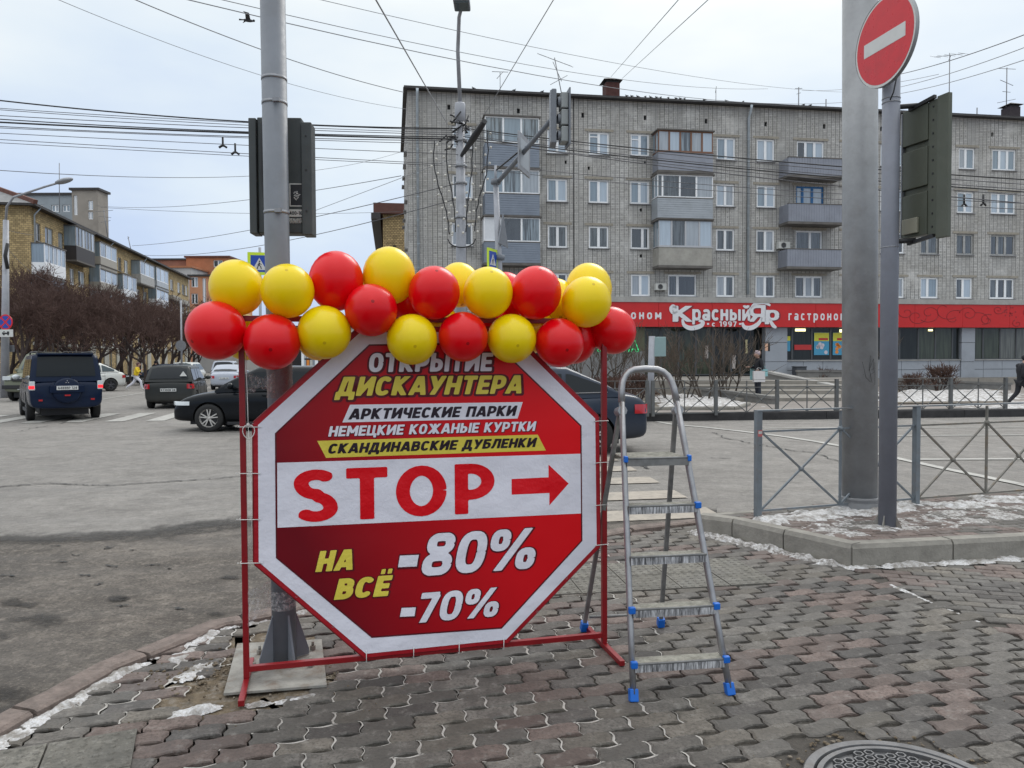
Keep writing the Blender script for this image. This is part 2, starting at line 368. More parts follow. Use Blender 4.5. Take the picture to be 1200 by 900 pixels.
# ---------------------------------------------------------------- lettering drawn stroke by stroke
import numpy as np
def _arc(cx, cy, rx, ry, a0, a1, n=12, p=2.0):
    o = []
    for i in range(n + 1):
        a = R(a0 + (a1 - a0) * i / n); c, s_ = math.cos(a), math.sin(a)
        o.append((cx + rx * math.copysign(abs(c) ** (2/p), c), cy + ry * math.copysign(abs(s_) ** (2/p), s_)))
    return o
def glyph(ch, t, p):
    """strokes of one letter, cap height 1; returns (width, strokes, bottom, top)"""
    h = t / 2; S = []; w = .62; lo = 0.0; hi = 1.0
    def bowl(x0, x1, ya, yb):          # D-shaped path closed on the left
        r = (yb - ya) / 2; cx = x1 - min(r, (x1 - x0) * .75)
        return [(x0, yb)] + _arc(cx, (ya+yb)/2, x1 - cx, r, 90, -90, 12, p) + [(x0, ya)]
    if ch in 'ОO0': S = [_arc(.31 if ch != 'O' else .37, .5, (.31 if ch != 'O' else .37) - h, .5 - h, 0, 360, 28, p)]; w = .62 if ch != 'O' else .74
    elif ch in 'СC': S = [_arc(.31, .5, .31 - h, .5 - h, 42, 318, 24, p)]
    elif ch == 'Т' or ch == 'T': w = .58; S = [[(0, 1-h), (w, 1-h)], [(w/2, 0), (w/2, 1)]]
    elif ch == 'К': w = .64; S = [[(h, 0), (h, 1)], [(h, .42), (w - h*.9, 1.06)], [(.22, .5), (w - h*.8, -.06)]]
    elif ch in 'РP': w = .60; S = [[(h, 0), (h, 1)], bowl(h, w - h, .36 + h*.2, 1 - h)]
    elif ch == 'Ы': w = .86; S = [[(h, 0), (h, 1)], bowl(h, .56 - h, h, .62 - h*.3), [(w-h, 0), (w-h, 1)]]
    elif ch == 'Ь': S = [[(h, 0), (h, 1)], bowl(h, w - h, h, .62 - h*.3)]
    elif ch in 'ИЙ': w = .66; S = [[(h, 0), (h, 1)], [(w-h, 0), (w-h, 1)], [(h*.9, h*.5), (w - h*.9, 1 - h*.5)]]
    elif ch == 'Н': w = .63; S = [[(h, 0), (h, 1)], [(w-h, 0), (w-h, 1)], [(h, .5), (w-h, .5)]]
    elif ch in 'ЕЁE': w = .53; S = [[(h, 0), (h, 1)], [(0, 1-h), (w, 1-h)], [(0, .5), (w*.93, .5)], [(0, h), (w, h)]]
    elif ch == 'Д': w = .72; lo = -.2; S = [[(h*.8, h), (w - h*.8, h)], [(h*.8, 2*h), (h*.8, -.2)], [(w-h*.8, 2*h), (w-h*.8, -.2)], [(w - 2.1*h, h), (w-2.1*h, 1)], [(.22, 1-h), (w-1.3*h, 1-h)], [(.16, h), (.25, 1)]]
    elif ch == 'А' or ch == 'A': w = .70; S = [[(h*.75, -.04), (w/2 - h*.2, 1.02)], [(w-h*.75, -.04), (w/2 + h*.2, 1.02)], [(.16, .27), (w-.16, .27)]]
    elif ch == 'У': w = .64; S = [[(h*.7, 1.04), (w*.52, .38)], [(w-h*.7, 1.04), (w*.30, -.08)]]
    elif ch == 'Ч': w = .60; S = [[(w-h, 0), (w-h, 1)], [(h, 1), (h, .6)] + _arc(.28 + h*.4, .6, .28 - h*.6, .6 - .42, 180, 270, 6) + [(w-h, .42)]]
    elif ch == 'П': w = .63; S = [[(h, 0), (h, 1)], [(w-h, 0), (w-h, 1)], [(h, 1-h), (w-h, 1-h)]]
    elif ch == 'М': w = .80; S = [[(h, 0), (h, 1)], [(w-h, 0), (w-h, 1)], [(h, 1-h*.3), (w/2, .3)], [(w-h, 1-h*.3), (w/2, .3)]]
    elif ch == 'Ц': w = .70; lo = -.2; S = [[(h, 0), (h, 1)], [(.59-h, 0), (.59-h, 1)], [(h, h), (w, h)], [(w-h*.6, t), (w-h*.6, -.2)]]
    elif ch == 'Ж': w = .96; S = [[(w/2, 0), (w/2, 1)], [(h*.8, 1.06), (w/2, .44)], [(h*.8, -.06), (w/2, .56)], [(w-h*.8, 1.06), (w/2, .44)], [(w-h*.8, -.06), (w/2, .56)]]
    elif ch == 'Л': w = .66; S = [[(w-h, 0), (w-h, 1)], [(.2, 1-h), (w-h, 1-h)], [(.2+h*.5, 1), (.19, .35), (.12, h), (0, h)]]
    elif ch == 'Б': w = .60; S = [[(h, 0), (h, 1)], [(0, 1-h), (w*.94, 1-h)], bowl(h, w-h, h, .60-h*.3)]
    elif ch == 'В': w = .61; S = [[(h, 0), (h, 1)], bowl(h, w-h*1.25, .52-h*.15, 1-h), bowl(h, w-h, h, .52+h*.15)]
    elif ch == 'Я': w = .66; S = [[(w-h, 0), (w-h, 1)], [(w-a, b) for a, b in bowl(h, w-h, .38, 1-h)], [(w*.5, .42), (h*.8, -.06)]]
    elif ch == 'S': w = .60; S = [_arc(.30, .745, .30-h, .255-h, 35, 180, 10, 2) + _arc(.30, .745, .30-h, .245-h*.3, 180, 270, 6, 2)[1:] + _arc(.30, .255, .30-h, .245-h*.3, 90, 0, 6, 2)[1:] + _arc(.30, .255, .30-h, .255-h, 0, -150, 10, 2)[1:]]
    elif ch == '8': w = .62; S = [_arc(.31, .745, .29-h, .265-h, 0, 360, 22, p), _arc(.31, .265, .31-h, .285-h*1.1, 0, 360, 22, p)]
    elif ch == '7': w = .56; S = [[(0, 1-h), (w-h*.3, 1-h)], [(w-h*.9, 1-h*.8), (w*.34, -.05)]]
    elif ch == '1': w = .36; S = [[(w-h, 0), (w-h, 1)], [(0, .78), (w-h, 1-h*.4)]]
    elif ch == '9': w = .6; S = [_arc(.30, .67, .30-h, .33-h, 0, 360, 20, p), [(w-h, .67)] + _arc(.30, .33, .30-h, .33-h, 0, -120, 9, p)]
    elif ch == '4': w = .64; S = [[(.46, 0), (.46, 1)], [(0, .3), (w, .3)], [(.03, .3), (.44, 1.0)]]
    elif ch == '2': w = .58; S = [_arc(.29, .69, .29-h, .31-h, 160, -20, 12, p) + [(h*1.2, h*1.2)], [(0, h), (w, h)]]
    elif ch == '6': w = .6; S = [_arc(.30, .33, .30-h, .33-h, 0, 360, 20, p), [(h, .33)] + _arc(.30, .67, .30-h, .33-h, 180, 60, 9, p)]
    elif ch == '3': w = .56; S = [_arc(.25, .745, .29-h, .255-h, 150, -90, 12, p), _arc(.25, .265, .31-h, .265-h, 90, -150, 12, p)]
    elif ch == '%': w = 1.05; q = t*.8; S = [_arc(.21, .74, .21-q/2, .26-q/2, 0, 360, 18, p), _arc(w-.21, .26, .21-q/2, .26-q/2, 0, 360, 18, p), [(.24, -.06), (w-.24, 1.06)]]
    elif ch == '-': w = .42; S = [[(0, .42), (w, .42)]]
    elif ch == '+': w = .5; S = [[(0, .45), (w, .45)], [(w/2, .2), (w/2, .7)]]
    elif ch == '·': w = .25; S = [[(.05, .4), (.2, .4)]]
    elif ch == ' ': w = .3
    # lower case (x height .7)
    elif ch == 'о': w = .56; hi = .72; S = [_arc(.28, .36, .28-h, .36-h, 0, 360, 20, p)]
    elif ch == 'с': w = .50; hi = .72; S = [_arc(.27, .36, .27-h, .36-h, 45, 315, 16, p)]
    elif ch == 'а': w = .54; hi = .72; S = [[(w-h, 0), (w-h, .45)] + _arc(w/2, .46, w/2-h, .26-h, 0, 140, 8, p), _arc(.24, .22, .24-h, .22-h, 0, 360, 16, p)]
    elif ch == 'р': w = .58; hi = .72; lo = -.25; S = [[(h, -.25), (h, .72)], _arc(.30, .36, .28-h, .36-h, 0, 360, 20, p)]
    elif ch == 'г': w = .42; hi = .72; S = [[(h, 0), (h, .72)], [(0, .72-h), (w, .72-h)]]
    elif ch == 'т': w = .50; hi = .72; S = [[(w/2, 0), (w/2, .72)], [(0, .72-h), (w, .72-h)]]
    elif ch == 'н': w = .54; hi = .72; S = [[(h, 0), (h, .72)], [(w-h, 0), (w-h, .72)], [(h, .38), (w-h, .38)]]
    elif ch == 'ы': w = .76; hi = .72; S = [[(h, 0), (h, .72)], bowl(h, .50-h, h, .44), [(w-h, 0), (w-h, .72)]]
    elif ch == 'й': w = .56; hi = .98; S = [[(h, 0), (h, .72)], [(w-h, 0), (w-h, .72)], [(h, .06), (w-h, .66)], _arc(w/2, .98, .15, .12, 180, 360, 6)]
    elif ch == 'м': w = .68; hi = .72; S = [[(h, 0), (h, .72)], [(w-h, 0), (w-h, .72)], [(h, .7), (w/2, .2)], [(w-h, .7), (w/2, .2)]]
    if ch == 'Й': hi = 1.3; S.append(_arc(w/2, 1.28, .15, .15, 180, 360, 6))
    if ch == 'Ё': hi = 1.32; S += [[(.07, 1.2), (.22, 1.2)], [(.31, 1.2), (.46, 1.2)]]
    return w, S, lo, hi
_gc = {}
def glyph_faces(ch, t, p, grow, lo_t=None, cell=.042, rnd=0.0):
    """polygons filling the strokes thickened by grow, by marching squares"""
    key = (ch, t, p, grow, cell, rnd)
    if key in _gc: return _gc[key]
    w, S, lo, hi = glyph(ch, t, p)
    g = grow + .05
    xs = np.arange(-g, w + g + cell, cell); ys = np.arange(lo - g, hi + g + cell, cell)
    X, Y = np.meshgrid(xs, ys); Dm = np.full(X.shape, 9.0)
    half = t / 2 - rnd
    for st in S:
        hh = half * (.8 if ch == '%' else 1)
        for k in range(len(st) - 1):
            ax, ay = st[k]; bx, by = st[k+1]; L = math.hypot(bx-ax, by-ay)
            if L < 1e-6: continue
            ux, uy = (bx-ax)/L, (by-ay)/L
            px = (X-ax)*ux + (Y-ay)*uy - L/2; py = -(X-ax)*uy + (Y-ay)*ux
            qx = np.abs(px) - (L/2 - rnd * (k == 0 or k == len(st)-2)); qy = np.abs(py) - hh
            d = np.hypot(np.maximum(qx, 0), np.maximum(qy, 0)) + np.minimum(np.maximum(qx, qy), 0)
            Dm = np.minimum(Dm, d)
        for k in range(1, len(st) - 1): Dm = np.minimum(Dm, np.hypot(X-st[k][0], Y-st[k][1]) - hh)
    Dm = np.maximum(Dm, np.maximum(lo + rnd - Y, Y - hi + rnd)) - grow - rnd
    F = []; ny, nx = X.shape
    for j in range(ny - 1):
        run = None
        for i in range(nx - 1):
            c = [(xs[i], ys[j], Dm[j, i]), (xs[i+1], ys[j], Dm[j, i+1]), (xs[i+1], ys[j+1], Dm[j+1, i+1]), (xs[i], ys[j+1], Dm[j+1, i])]
            ins = [q[2] <= 0 for q in c]
            if all(ins):
                if run is None: run = i
                continue
            if run is not None:
                F.append([(xs[run], ys[j]), (xs[i], ys[j]), (xs[i], ys[j+1]), (xs[run], ys[j+1])]); run = None
            if not any(ins): continue
            P = []
            for k in range(4):
                a, b = c[k], c[(k+1) % 4]
                if a[2] <= 0: P.append((a[0], a[1]))
                if (a[2] <= 0) != (b[2] <= 0):
                    u = a[2] / (a[2] - b[2]); P.append((a[0] + (b[0]-a[0])*u, a[1] + (b[1]-a[1])*u))
            if len(P) >= 3: F.append(P)
        if run is not None: F.append([(xs[run], ys[j]), (xs[nx-1], ys[j]), (xs[nx-1], ys[j+1]), (xs[run], ys[j+1])])
    _gc[key] = (w, F); return _gc[key]
def text_mb(body, x0, z0, x1, z1, y, t=.2, p=2.6, shear=0.0, gap=.1, grow=0.0, m=0, mb=None, cell=.042, rnd=0.0, xf=None):
    """lettering, cap height from z0 (baseline) to z1, filling x0..x1 of a vertical local plane"""
    mb = mb or MB(); W = 0; pos = []
    for ch in body:
        pos.append(W); W += glyph(ch, t, p)[0] + gap
    W -= gap; W += shear; H = z1 - z0; sx = (x1 - x0) / W
    for ch, px in zip(body, pos):
        if ch == ' ': continue
        w, F = glyph_faces(ch, t, p, grow, None, cell, rnd)
        for f in F:
            pts = [(x0 + (px + a + shear * b) * sx, y, z0 + b * H) for a, b in f]
            if xf: pts = [xf(q) for q in pts]
            mb.add(pts, [tuple(range(len(pts)))], m)
    return mb
# ================================================================ GROUND
ZR = -0.02                                                   # road level
gm = MB(); gm.quad((-900,-900,-.06),(900,-900,-.06),(900,900,-.06),(-900,900,-.06)); tag(gm.build('ground', M['slab']), kind='structure')
rm = MB(); rm.quad((-160,-60,ZR),(160,-60,ZR),(160,19,ZR),(-160,19,ZR)); rm.quad((-40,19,ZR),(22,19,ZR),(22,200,ZR),(-60,200,ZR))
road = tag(rm.build('road', M['asphalt']), kind='structure')
def ribbon(pts, w, z, m, name, parent=None, mat=None):
    pts = [Vector((p[0], p[1])) for p in pts]; L, Rr = [], []
    for i, p in enumerate(pts):
        t = (pts[min(i+1, len(pts)-1)] - pts[max(i-1, 0)]).normalized(); n = Vector((-t.y, t.x))
        ww = w[i] if isinstance(w, (list, tuple)) else w
        L.append((p.x + n.x*ww/2, p.y + n.y*ww/2, z)); Rr.append((p.x - n.x*ww/2, p.y - n.y*ww/2, z))
    k = len(pts); b = MB(); b.add(L + Rr, [(i, k+i, k+i+1, i+1) for i in range(k-1)])
    return b.build(name, mat, parent)
def gp(px, py, z=ZR): return G(px, py, z)
# near strip of road along the kerb, browner and rougher
nb = [gp(-400, 640), gp(0, 634), gp(120, 628), gp(285, 613), gp(500, 607), gp(660, 606), gp(860, 600)]
nr = MB(); pts = [(p.x, p.y, ZR + .004) for p in nb] + [(2.5, 6.5, ZR+.004), (1.2, 5.5, ZR+.004), (-.8, 3, ZR+.004), (-1.2, -5, ZR+.004), (-22, -5, ZR+.004)]
nr.poly(pts); tag(nr.build('road_shoulder', M['asphalt_brown']), kind='structure')
dp = []
for px, a, b in ((-300,631,641),(0,628,639),(60,627,637),(130,623,633),(200,617,629),(285,608,619),(400,604,615),(560,601,612),(700,600,611),(860,597,607)):
    dp.append((gp(px, a), gp(px, b)))
def cover_mesh(name, V, F, C, parent=None):
    me = bpy.data.meshes.new(name); me.from_pydata(V, [], F); me.materials.append(M['damp']); at = me.attributes.new('cover', 'FLOAT', 'POINT')
    at.data.foreach_set('value', C); o = bpy.data.objects.new(name, me); col.objects.link(o); o.parent = parent; return o
V_, F_, C_ = [], [], []; rowsn = (-.9, 0, .5, 1, 2.2); cv_a = (0, .55, .66, .5, 0)
for i in range(len(dp)-1):
    for k in range(8):
        a0 = dp[i][0].lerp(dp[i+1][0], k/8); a1 = dp[i][1].lerp(dp[i+1][1], k/8); w = noise.noise(Vector((a0.x*.9, 3, 0)))*.3
        for f, cv in zip(rowsn, cv_a): p_ = a0.lerp(a1, f+w); V_.append((p_.x, p_.y, ZR+.008)); C_.append(cv)
for i in range(len(V_)//5-1):
    for q in range(4): F_.append((i*5+q+1, (i+1)*5+q+1, (i+1)*5+q, i*5+q))
tag(cover_mesh('gutter', V_, F_, C_), kind='structure')
for k, (cx, cy, rx, ry) in enumerate(((53,728,30,10),(34,710,18,5.5),(12,706,20,7),(20,727,20,5),(4,747,14,6),(140,703,18,5),(270,678,15,3.5),(255,722,16,4),(4,822,46,24))):
    c = gp(cx, cy); V_, C_ = [(c.x, c.y, ZR+.010+k*.0004)], [.62]; n = 20
    for rr, cv in ((.55,.56),(1.0,.28),(1.6,0)):
        for i in range(n): a = 2*math.pi*i/n; p_ = gp(cx+rx*rr*math.cos(a), cy+ry*rr*math.sin(a)); V_.append((p_.x, p_.y, ZR+.010+k*.0004)); C_.append(cv)
    F_ = [(0,1+(i+1) % n,1+i) for i in range(n)] + [(1+q*n+i,1+q*n+(i+1) % n,1+(q+1)*n+(i+1) % n,1+(q+1)*n+i) for q in range(2) for i in range(n)]
    cover_mesh('damp_stain', V_, F_, C_, road)
# painted markings
def mark(pxs, m='line', z=ZR+.012):
    b = MB(); b.poly([(gp(x, y).x, gp(x, y).y, z) for x, y in pxs]); b.build('road_marking', M[m], road)
def px_ribbon(pxs, w, name, mat, z=ZR+.012, jag=0, n=6):
    P = [gp(x, y) for x, y in pxs]; O = []
    for i in range(len(P)-1):
        for k in range(n): O.append(P[i].lerp(P[i+1], k/n))
    O.append(P[-1])
    if jag:
        for p in O: p.x += random.uniform(-jag, jag); p.y += random.uniform(-jag, jag)
    return ribbon(O, [w*random.uniform(.3, 1.5) for _ in O] if jag else w, z, None, name, road, mat)
px_ribbon([(770,494.5),(790,498),(830,501.5),(870,506),(918,512),(960,518.5),(995,525),(1053,538),(1113,551),(1200,569),(1300,594)], .16, 'road_marking', M['line'])
px_ribbon([(895,502.5),(1000,501.5),(1300,501)], .13, 'road_marking', M['line'])
px_ribbon([(1000,512),(1053,511),(1300,510)], .13, 'road_marking', M['line'])
px_ribbon([(1070,539),(1200,538.5),(1350,538)], .14, 'road_marking', M['line'])
# crossing seen to the right of the banner: each stripe a marking
E0 = gp(769,564); E1 = gp(850,608); cu_ = Vector((.985,.17)); cv = (Vector((E0.x,E0.y))-Vector((E1.x,E1.y))).normalized()
for k in range(-1, 12):
    c = Vector((E1.x, E1.y)) + cv*(k*1.12+.05)
    if k < 0: continue
    b = MB(); q = [c, c+cv*.52, c+cv*.52-cu_*4.0, c-cu_*4.0]
    b.poly([(p.x, p.y, ZR+.012) for p in (q[3], q[0], q[1], q[2])]); b.build('crossing_stripe', M['line2'], road)
# crossing on the left behind the cars
for k in range(-9, 9):
    a = G(122, 494.5, ZR); u2 = Vector((.985,.16)); v2 = Vector((-.2,.98))
    c = Vector((a.x, a.y)) + u2*(k*1.06)
    b = MB(); q = [c, c+u2*.5, c+u2*.5+v2*3.6, c+v2*3.6]
    b.poly([(p.x, p.y, ZR+.012) for p in q]); b.build('crossing_stripe', M['line'], road)
px_ribbon([(118,468.5),(140,465),(167,460.5)], .13, 'road_marking', M['line'])
px_ribbon([(0,571),(25,569),(60,567),(95,569),(130,569.5),(180,566),(230,563),(285,558.5),(400,552),(520,549)], .035, 'crack', M['crack'], jag=.03, n=12)
px_ribbon([(20,506),(45,501),(70,497),(90,489)], .03, 'crack', M['crack'], jag=.05, n=6)
px_ribbon([(834,507),(842,509),(850,514),(858,515),(880,520),(900,523),(925,528),(955,531),(992,545),(1050,557)], .03, 'crack', M['crack'], jag=.05, n=8)
px_ribbon([(752,546),(762,550)], .05, 'crack', M['crack'], jag=.03)
px_ribbon([(834,537),(856,538)], .04, 'crack', M['crack'], jag=.02)
for seed in range(16):
    x0, y0 = random.uniform(0, 280), random.uniform(640, 730)
    px_ribbon([(x0,y0),(x0+random.uniform(4,16),y0+random.uniform(-2,2))], .018, 'crack', M['crack'], jag=.02, n=5)

# ---------------------------------------------------------------- near paving
curbpx = [(0,842),(58,813),(115.5,781.5),(176,758),(245.5,729.5),(315,718)]
CU = [G(*p) for p in curbpx]
cpts = [Vector((-2.55,1.2)), Vector((-2.45,2.6))] + [Vector((p.x, p.y)) for p in CU] + [Vector((-.9,5.55)), Vector((.05,6.5)), Vector((1.07,7.25)), Vector((1.9,7.62)), Vector((2.5,7.85))]
def at_len(P, d):
    for a, b in zip(P, P[1:]):
        L = (b-a).length
        if d <= L: return a + (b-a)*(d/L), (b-a).normalized()
        d -= L
    return P[-1], (P[-1]-P[-2]).normalized()
TOT = sum((b-a).length for a, b in zip(cpts, cpts[1:]))
pav_ang = R(13); pu = Vector((math.cos(pav_ang), math.sin(pav_ang))); pv = Vector((-pu.y, pu.x))
base = MB()
base.poly([(p.x, p.y, -.016) for p in cpts[:-1]] + [(30, 12, -.016), (40, -6, -.016), (-2.5, -6, -.016)][0:3])
pavement = tag(base.build('pavement', M['grout']), kind='structure')
d = .0; k = 0
while d < TOT - .1:                                            # every kerb stone is a piece of its own
    L = random.choice((.74,.8,.9)); L = min(L, TOT - d); b = MB(); n = 4; w = .15; ring = []
    j = random.uniform(-.012,.012); zz = .028 + random.uniform(-.006,.008)
    for i in range(n+1):
        p, t = at_len(cpts, d + .012 + (L-.024)*i/n); nn = Vector((t.y, -t.x)); p = p + nn*(j-.0)
        jj = [random.uniform(-.006,.006) for _ in range(4)]
        ring.append([(p.x+jj[0], p.y, -.12), (p.x-nn.x*.0+jj[1], p.y+jj[1], zz-.012), (p.x+nn.x*.02, p.y+nn.y*.02, zz+jj[2]*.6), (p.x+nn.x*(w-.02), p.y+nn.y*(w-.02), zz+jj[3]*.6), (p.x+nn.x*w, p.y+nn.y*w, zz-.012), (p.x+nn.x*w, p.y+nn.y*w, -.12)])
    vs = [v for r in ring for v in r]; fs = []
    for i in range(n):
        for q in range(5): fs.append((i*6+q, i*6+q+1, (i+1)*6+q+1, (i+1)*6+q))
    fs += [tuple(range(6)), tuple(n*6+5-q for q in range(6))]
    b.add(vs, [tuple(reversed(f)) for f in fs], 0, False); b.build('curb_stone', M['curb_pink'], pavement); d += L; k += 1
# island corner geometry
ZI = .155
ia = G(997,639,ZI+.005); ib = G(856,608.5,ZI+.005); ic = G(1182,630,ZI+.005)
fdir = Vector((ic.x-ia.x, ic.y-ia.y)).normalized()
IA, IB = Vector((ia.x, ia.y)), Vector((ib.x, ib.y)); IC = IA + fdir*24
ldir = (IB-IA).normalized()
fA = G(888,605,ZI); fB = G(1073,590,ZI); FA, FB = Vector((fA.x, fA.y)), Vector((fB.x, fB.y)); fd = (FB-FA).normalized()
IBk = FA - fd*.42 + Vector((-fd.y, fd.x))*.28
IEnd = FA + fd*9 + Vector((-fd.y, fd.x))*.28
def pin(poly, x, y):
    c = False; n = len(poly)
    for i in range(n):
        a, b = poly[i], poly[(i+1) % n]
        if (a[1] > y) != (b[1] > y) and x < (b[0]-a[0])*(y-a[1])/(b[1]-a[1])+a[0]: c = not c
    return c
def seg_d(p, a, b):
    ab = b-a; t = max(0, min(1, (p-a).dot(ab)/ab.length_squared)); return (p-(a+ab*t)).length
isl = [IA, IC, IEnd + Vector((3,2)), IEnd, IBk, IB - Vector((0,0))]
# wave paver
PL, PW, AMP = .232, .116, .015
def paver_mesh(x0, x1, mat, name='paving_brick'):
    """wavy-sided block between local x0..x1 (full block is -PL/2..PL/2)"""
    g = .0048; n = 8; bot = []; top = []
    for i in range(n+1):
        x = x0 + g + (x1-x0-2*g)*i/n; wv = AMP*math.sin(2*math.pi*x/PL)
        bot.append((x, -PW/2+g+wv)); top.append((x, PW/2-g+wv))
    ends = 3; rt = []; lf = []
    for i in range(1, ends):
        y = -PW/2 + g + (PW-2*g)*i/ends; rt.append((x1-g+.009*math.sin(2*math.pi*y/PW), bot[-1][1]+(top[-1][1]-bot[-1][1])*i/ends))
        lf.append((x0+g+.009*math.sin(2*math.pi*y/PW), bot[0][1]+(top[0][1]-bot[0][1])*i/ends))
    ol = bot + rt + top[::-1] + lf[::-1]; n = len(ol); cx = (x0+x1)/2
    inn = [(cx+(a-cx)*(1-.012/(x1-x0)*2), b*(1-.1)+0) for a, b in ol]
    b = MB(); vs = [(a, c, -.05) for a, c in ol] + [(a, c, -.006) for a, c in ol] + [(a, c, 0) for a, c in inn]
    fs = [(i, (i+1) % n, n+(i+1) % n, n+i) for i in range(n)] + [(n+i, n+(i+1) % n, 2*n+(i+1) % n, 2*n+i) for i in range(n)] + [tuple(range(2*n, 3*n))]
    b.add(vs, fs, 0, False)
    return b.v, b.f, b.mesh(name, mat)
pm = [M['pav_grey'], M['pav_buff'], M['pav_red'], M['pav_dark']]
PV = {}
for half, (a, c) in {'f': (-PL/2, PL/2), 'l': (-PL/2, 0), 'r': (0, PL/2)}.items():
    for i, m in enumerate(pm): PV[half, i] = paver_mesh(a, c, m)
org = Vector((0, 3.0))
def w2(i, j): return org + pu*i + pv*j
# zones cut out of the wave pavers
plate_c = Vector((G(325,779).x, G(325,779).y)); man = Vector((1.47, 2.80)); MANR = .325
tq = []                                                        # tactile tile areas: (origin, cols, rows, size)
T1o = Vector((G(560,703).x, G(560,703).y)); tq.append((T1o, Vector((math.cos(R(9)), math.sin(R(9)))), 6, 2, .36))
T2o = Vector((G(130,901).x, G(130,901).y)); 
t2c = Vector((G(162,855).x, G(162,855).y)); tu2 = Vector((math.cos(R(22)), math.sin(R(22)))); tv2 = Vector((-tu2.y, tu2.x))
tq.append((t2c - tu2*.34*3 - tv2*.34*2, tu2, 3, 2, .34))
holes = []
for o, u, nc, nr_, s in tq:
    v = Vector((-u.y, u.x)); holes.append([o + u*.06 + v*.05, o+u*(nc*s-.06) + v*.05, o+u*(nc*s-.06)+v*(nr_*s-.05), o+u*.06+v*(nr_*s-.05)])
SLa, SLb = Vector((G(1030,680).x, G(1030,680).y)), Vector((G(1200,750).x, G(1200,750).y)); SLd = (SLb-SLa).normalized()
def right_zone(p): return (p-SLa).cross(SLd) < -.0 and p.x > SLa.x - .4 if False else ((SLd.x*(p.y-SLa.y) - SLd.y*(p.x-SLa.x)) > 0)
platepx = [(262,817),(381,806),(376,770),(350,738),(275,745)]
gap_poly = [Vector((G(*p).x, G(*p).y)) for p in ((205,800),(262,780),(270,745),(352,735),(384,772),(386,812),(300,826),(215,842),(185,820))]
def allowed(p):
    if p.x > 2.0 and (pin(isl, p.x, p.y) or seg_d(p, IA, IC) < .12 or seg_d(p, IA, IB) < .11): return False
    if (p-man).length < MANR + .12: return False
    if pin(gap_poly, p.x, p.y): return False
    for h in holes:
        if pin(h, p.x, p.y): return False
    poly = cpts + [Vector((30,9.5)), Vector((30,.5)), Vector((-2.4,.5))]
    if not pin(poly, p.x, p.y): return False
    for a, b in zip(cpts, cpts[1:]):
        if seg_d(p, a, b) < .15: return False
    return True
placed = []
def in_view(p, z=0):
    q = CAMR.transposed() @ (Vector((p.x, p.y, z)) - cam.location)
    if q.z > -.3: return None
    x = CX + F_PX*q.x/-q.z; y = CY - F_PX*q.y/-q.z
    return x, y, -q.z
for j in range(-22, 60):
    for i in range(-20, 60):
        x = (i + .5*(j % 2))*PL; y = j*PW; p = w2(x, y)
        if p.y < 1.9 or p.y > 9.5 or p.x < -3.4 or p.x > 7.5: continue
        v = in_view(p)
        if v is None or not (-90 < v[0] < 1290 and v[1] < 990): continue
        h = None
        if allowed(p) and not right_zone(p): h = 'f'
        elif allowed(p - pu*PL/4) and not right_zone(p-pu*PL/4): h = 'l'
        elif allowed(p + pu*PL/4) and not right_zone(p+pu*PL/4): h = 'r'
        if h is None: continue
        n1 = noise.noise(Vector((p.x*.9, p.y*1.7, 3.3))) + .5*noise.noise(Vector((p.x*3, p.y*5, 1.1))); r = random.random()
        if n1 > .22: mi = 2 if r < .6 else 3
        elif n1 < -.18: mi = 1 if r < .6 else 0
        else: mi = 0 if r < .62 else (1 if r < .8 else (3 if r < .93 else 2))
        tilt = random.uniform(-.012, .012), random.uniform(-.02, .02); zj = random.uniform(-.003, .003)
        size = 1 / max(.1, v[2]**2); vis = 0 < v[0] < 1200 and v[1] < 915
        placed.append((size*vis, p, h, mi, tilt, zj))
placed.sort(key=lambda t: -t[0])
rest = MB(); slots = pm
for n_, (s_, p, h, mi, tilt, zj) in enumerate(placed):
    if n_ < 299:
        inst('paving_brick', PV[h, mi][2], pavement, (p.x, p.y, zj), (tilt[0], tilt[1], pav_ang))
    else:
        mt = Matrix.Translation((p.x, p.y, zj)) @ Matrix.Rotation(pav_ang, 4, 'Z') @ Matrix.Rotation(tilt[0], 4, 'X') @ Matrix.Rotation(tilt[1], 4, 'Y')
        rest.add([mt @ Vector(v) for v in PV[h, mi][0]], PV[h, mi][1], mi)
tag(rest.build('paving_bricks_beyond', slots, pavement), kind='stuff')
# straight-laid blocks right of the joint line, and on the island (joined: past the limit)
def rect_pavers(test, z, ang, L, W, x0, x1, y0, y1, mats, pick):
    b = MB(); u = Vector((math.cos(ang), math.sin(ang))); v = Vector((-u.y, u.x)); o = Vector((x0, y0)); g = .004
    for j in range(int((y1-y0)/W)+40):
        for i in range(-30, int((x1-x0)/L)+30):
            c = o + u*((i+.5*(j % 2))*L) + v*((j-20)*W)
            if not (x0 < c.x < x1 and y0 < c.y < y1) or not test(c): continue
            zz = z + random.uniform(-.003,.003); k = pick(c)
            A = [c+u*(sx*(L/2-g))+v*(sy*(W/2-g)) for sx, sy in ((-1,-1),(1,-1),(1,1),(-1,1))]; B = [c+u*(sx*(L/2-g-.006))+v*(sy*(W/2-g-.006)) for sx, sy in ((-1,-1),(1,-1),(1,1),(-1,1))]
            vs = [(q.x, q.y, z-.05) for q in A] + [(q.x, q.y, zz-.005) for q in A] + [(q.x, q.y, zz) for q in B]
            b.add(vs, [(m_, (m_+1) % 4, 4+(m_+1) % 4, 4+m_) for m_ in range(4)] + [(4+m_, 4+(m_+1) % 4, 8+(m_+1) % 4, 8+m_) for m_ in range(4)] + [(8,9,10,11)], k)
    return b
def pick1(c):
    n = noise.noise(Vector((c.x*1.6, c.y*2.2, 8.8))); return 2 if n > .12 else (3 if n < -.3 else (0 if random.random() < .75 else 1))
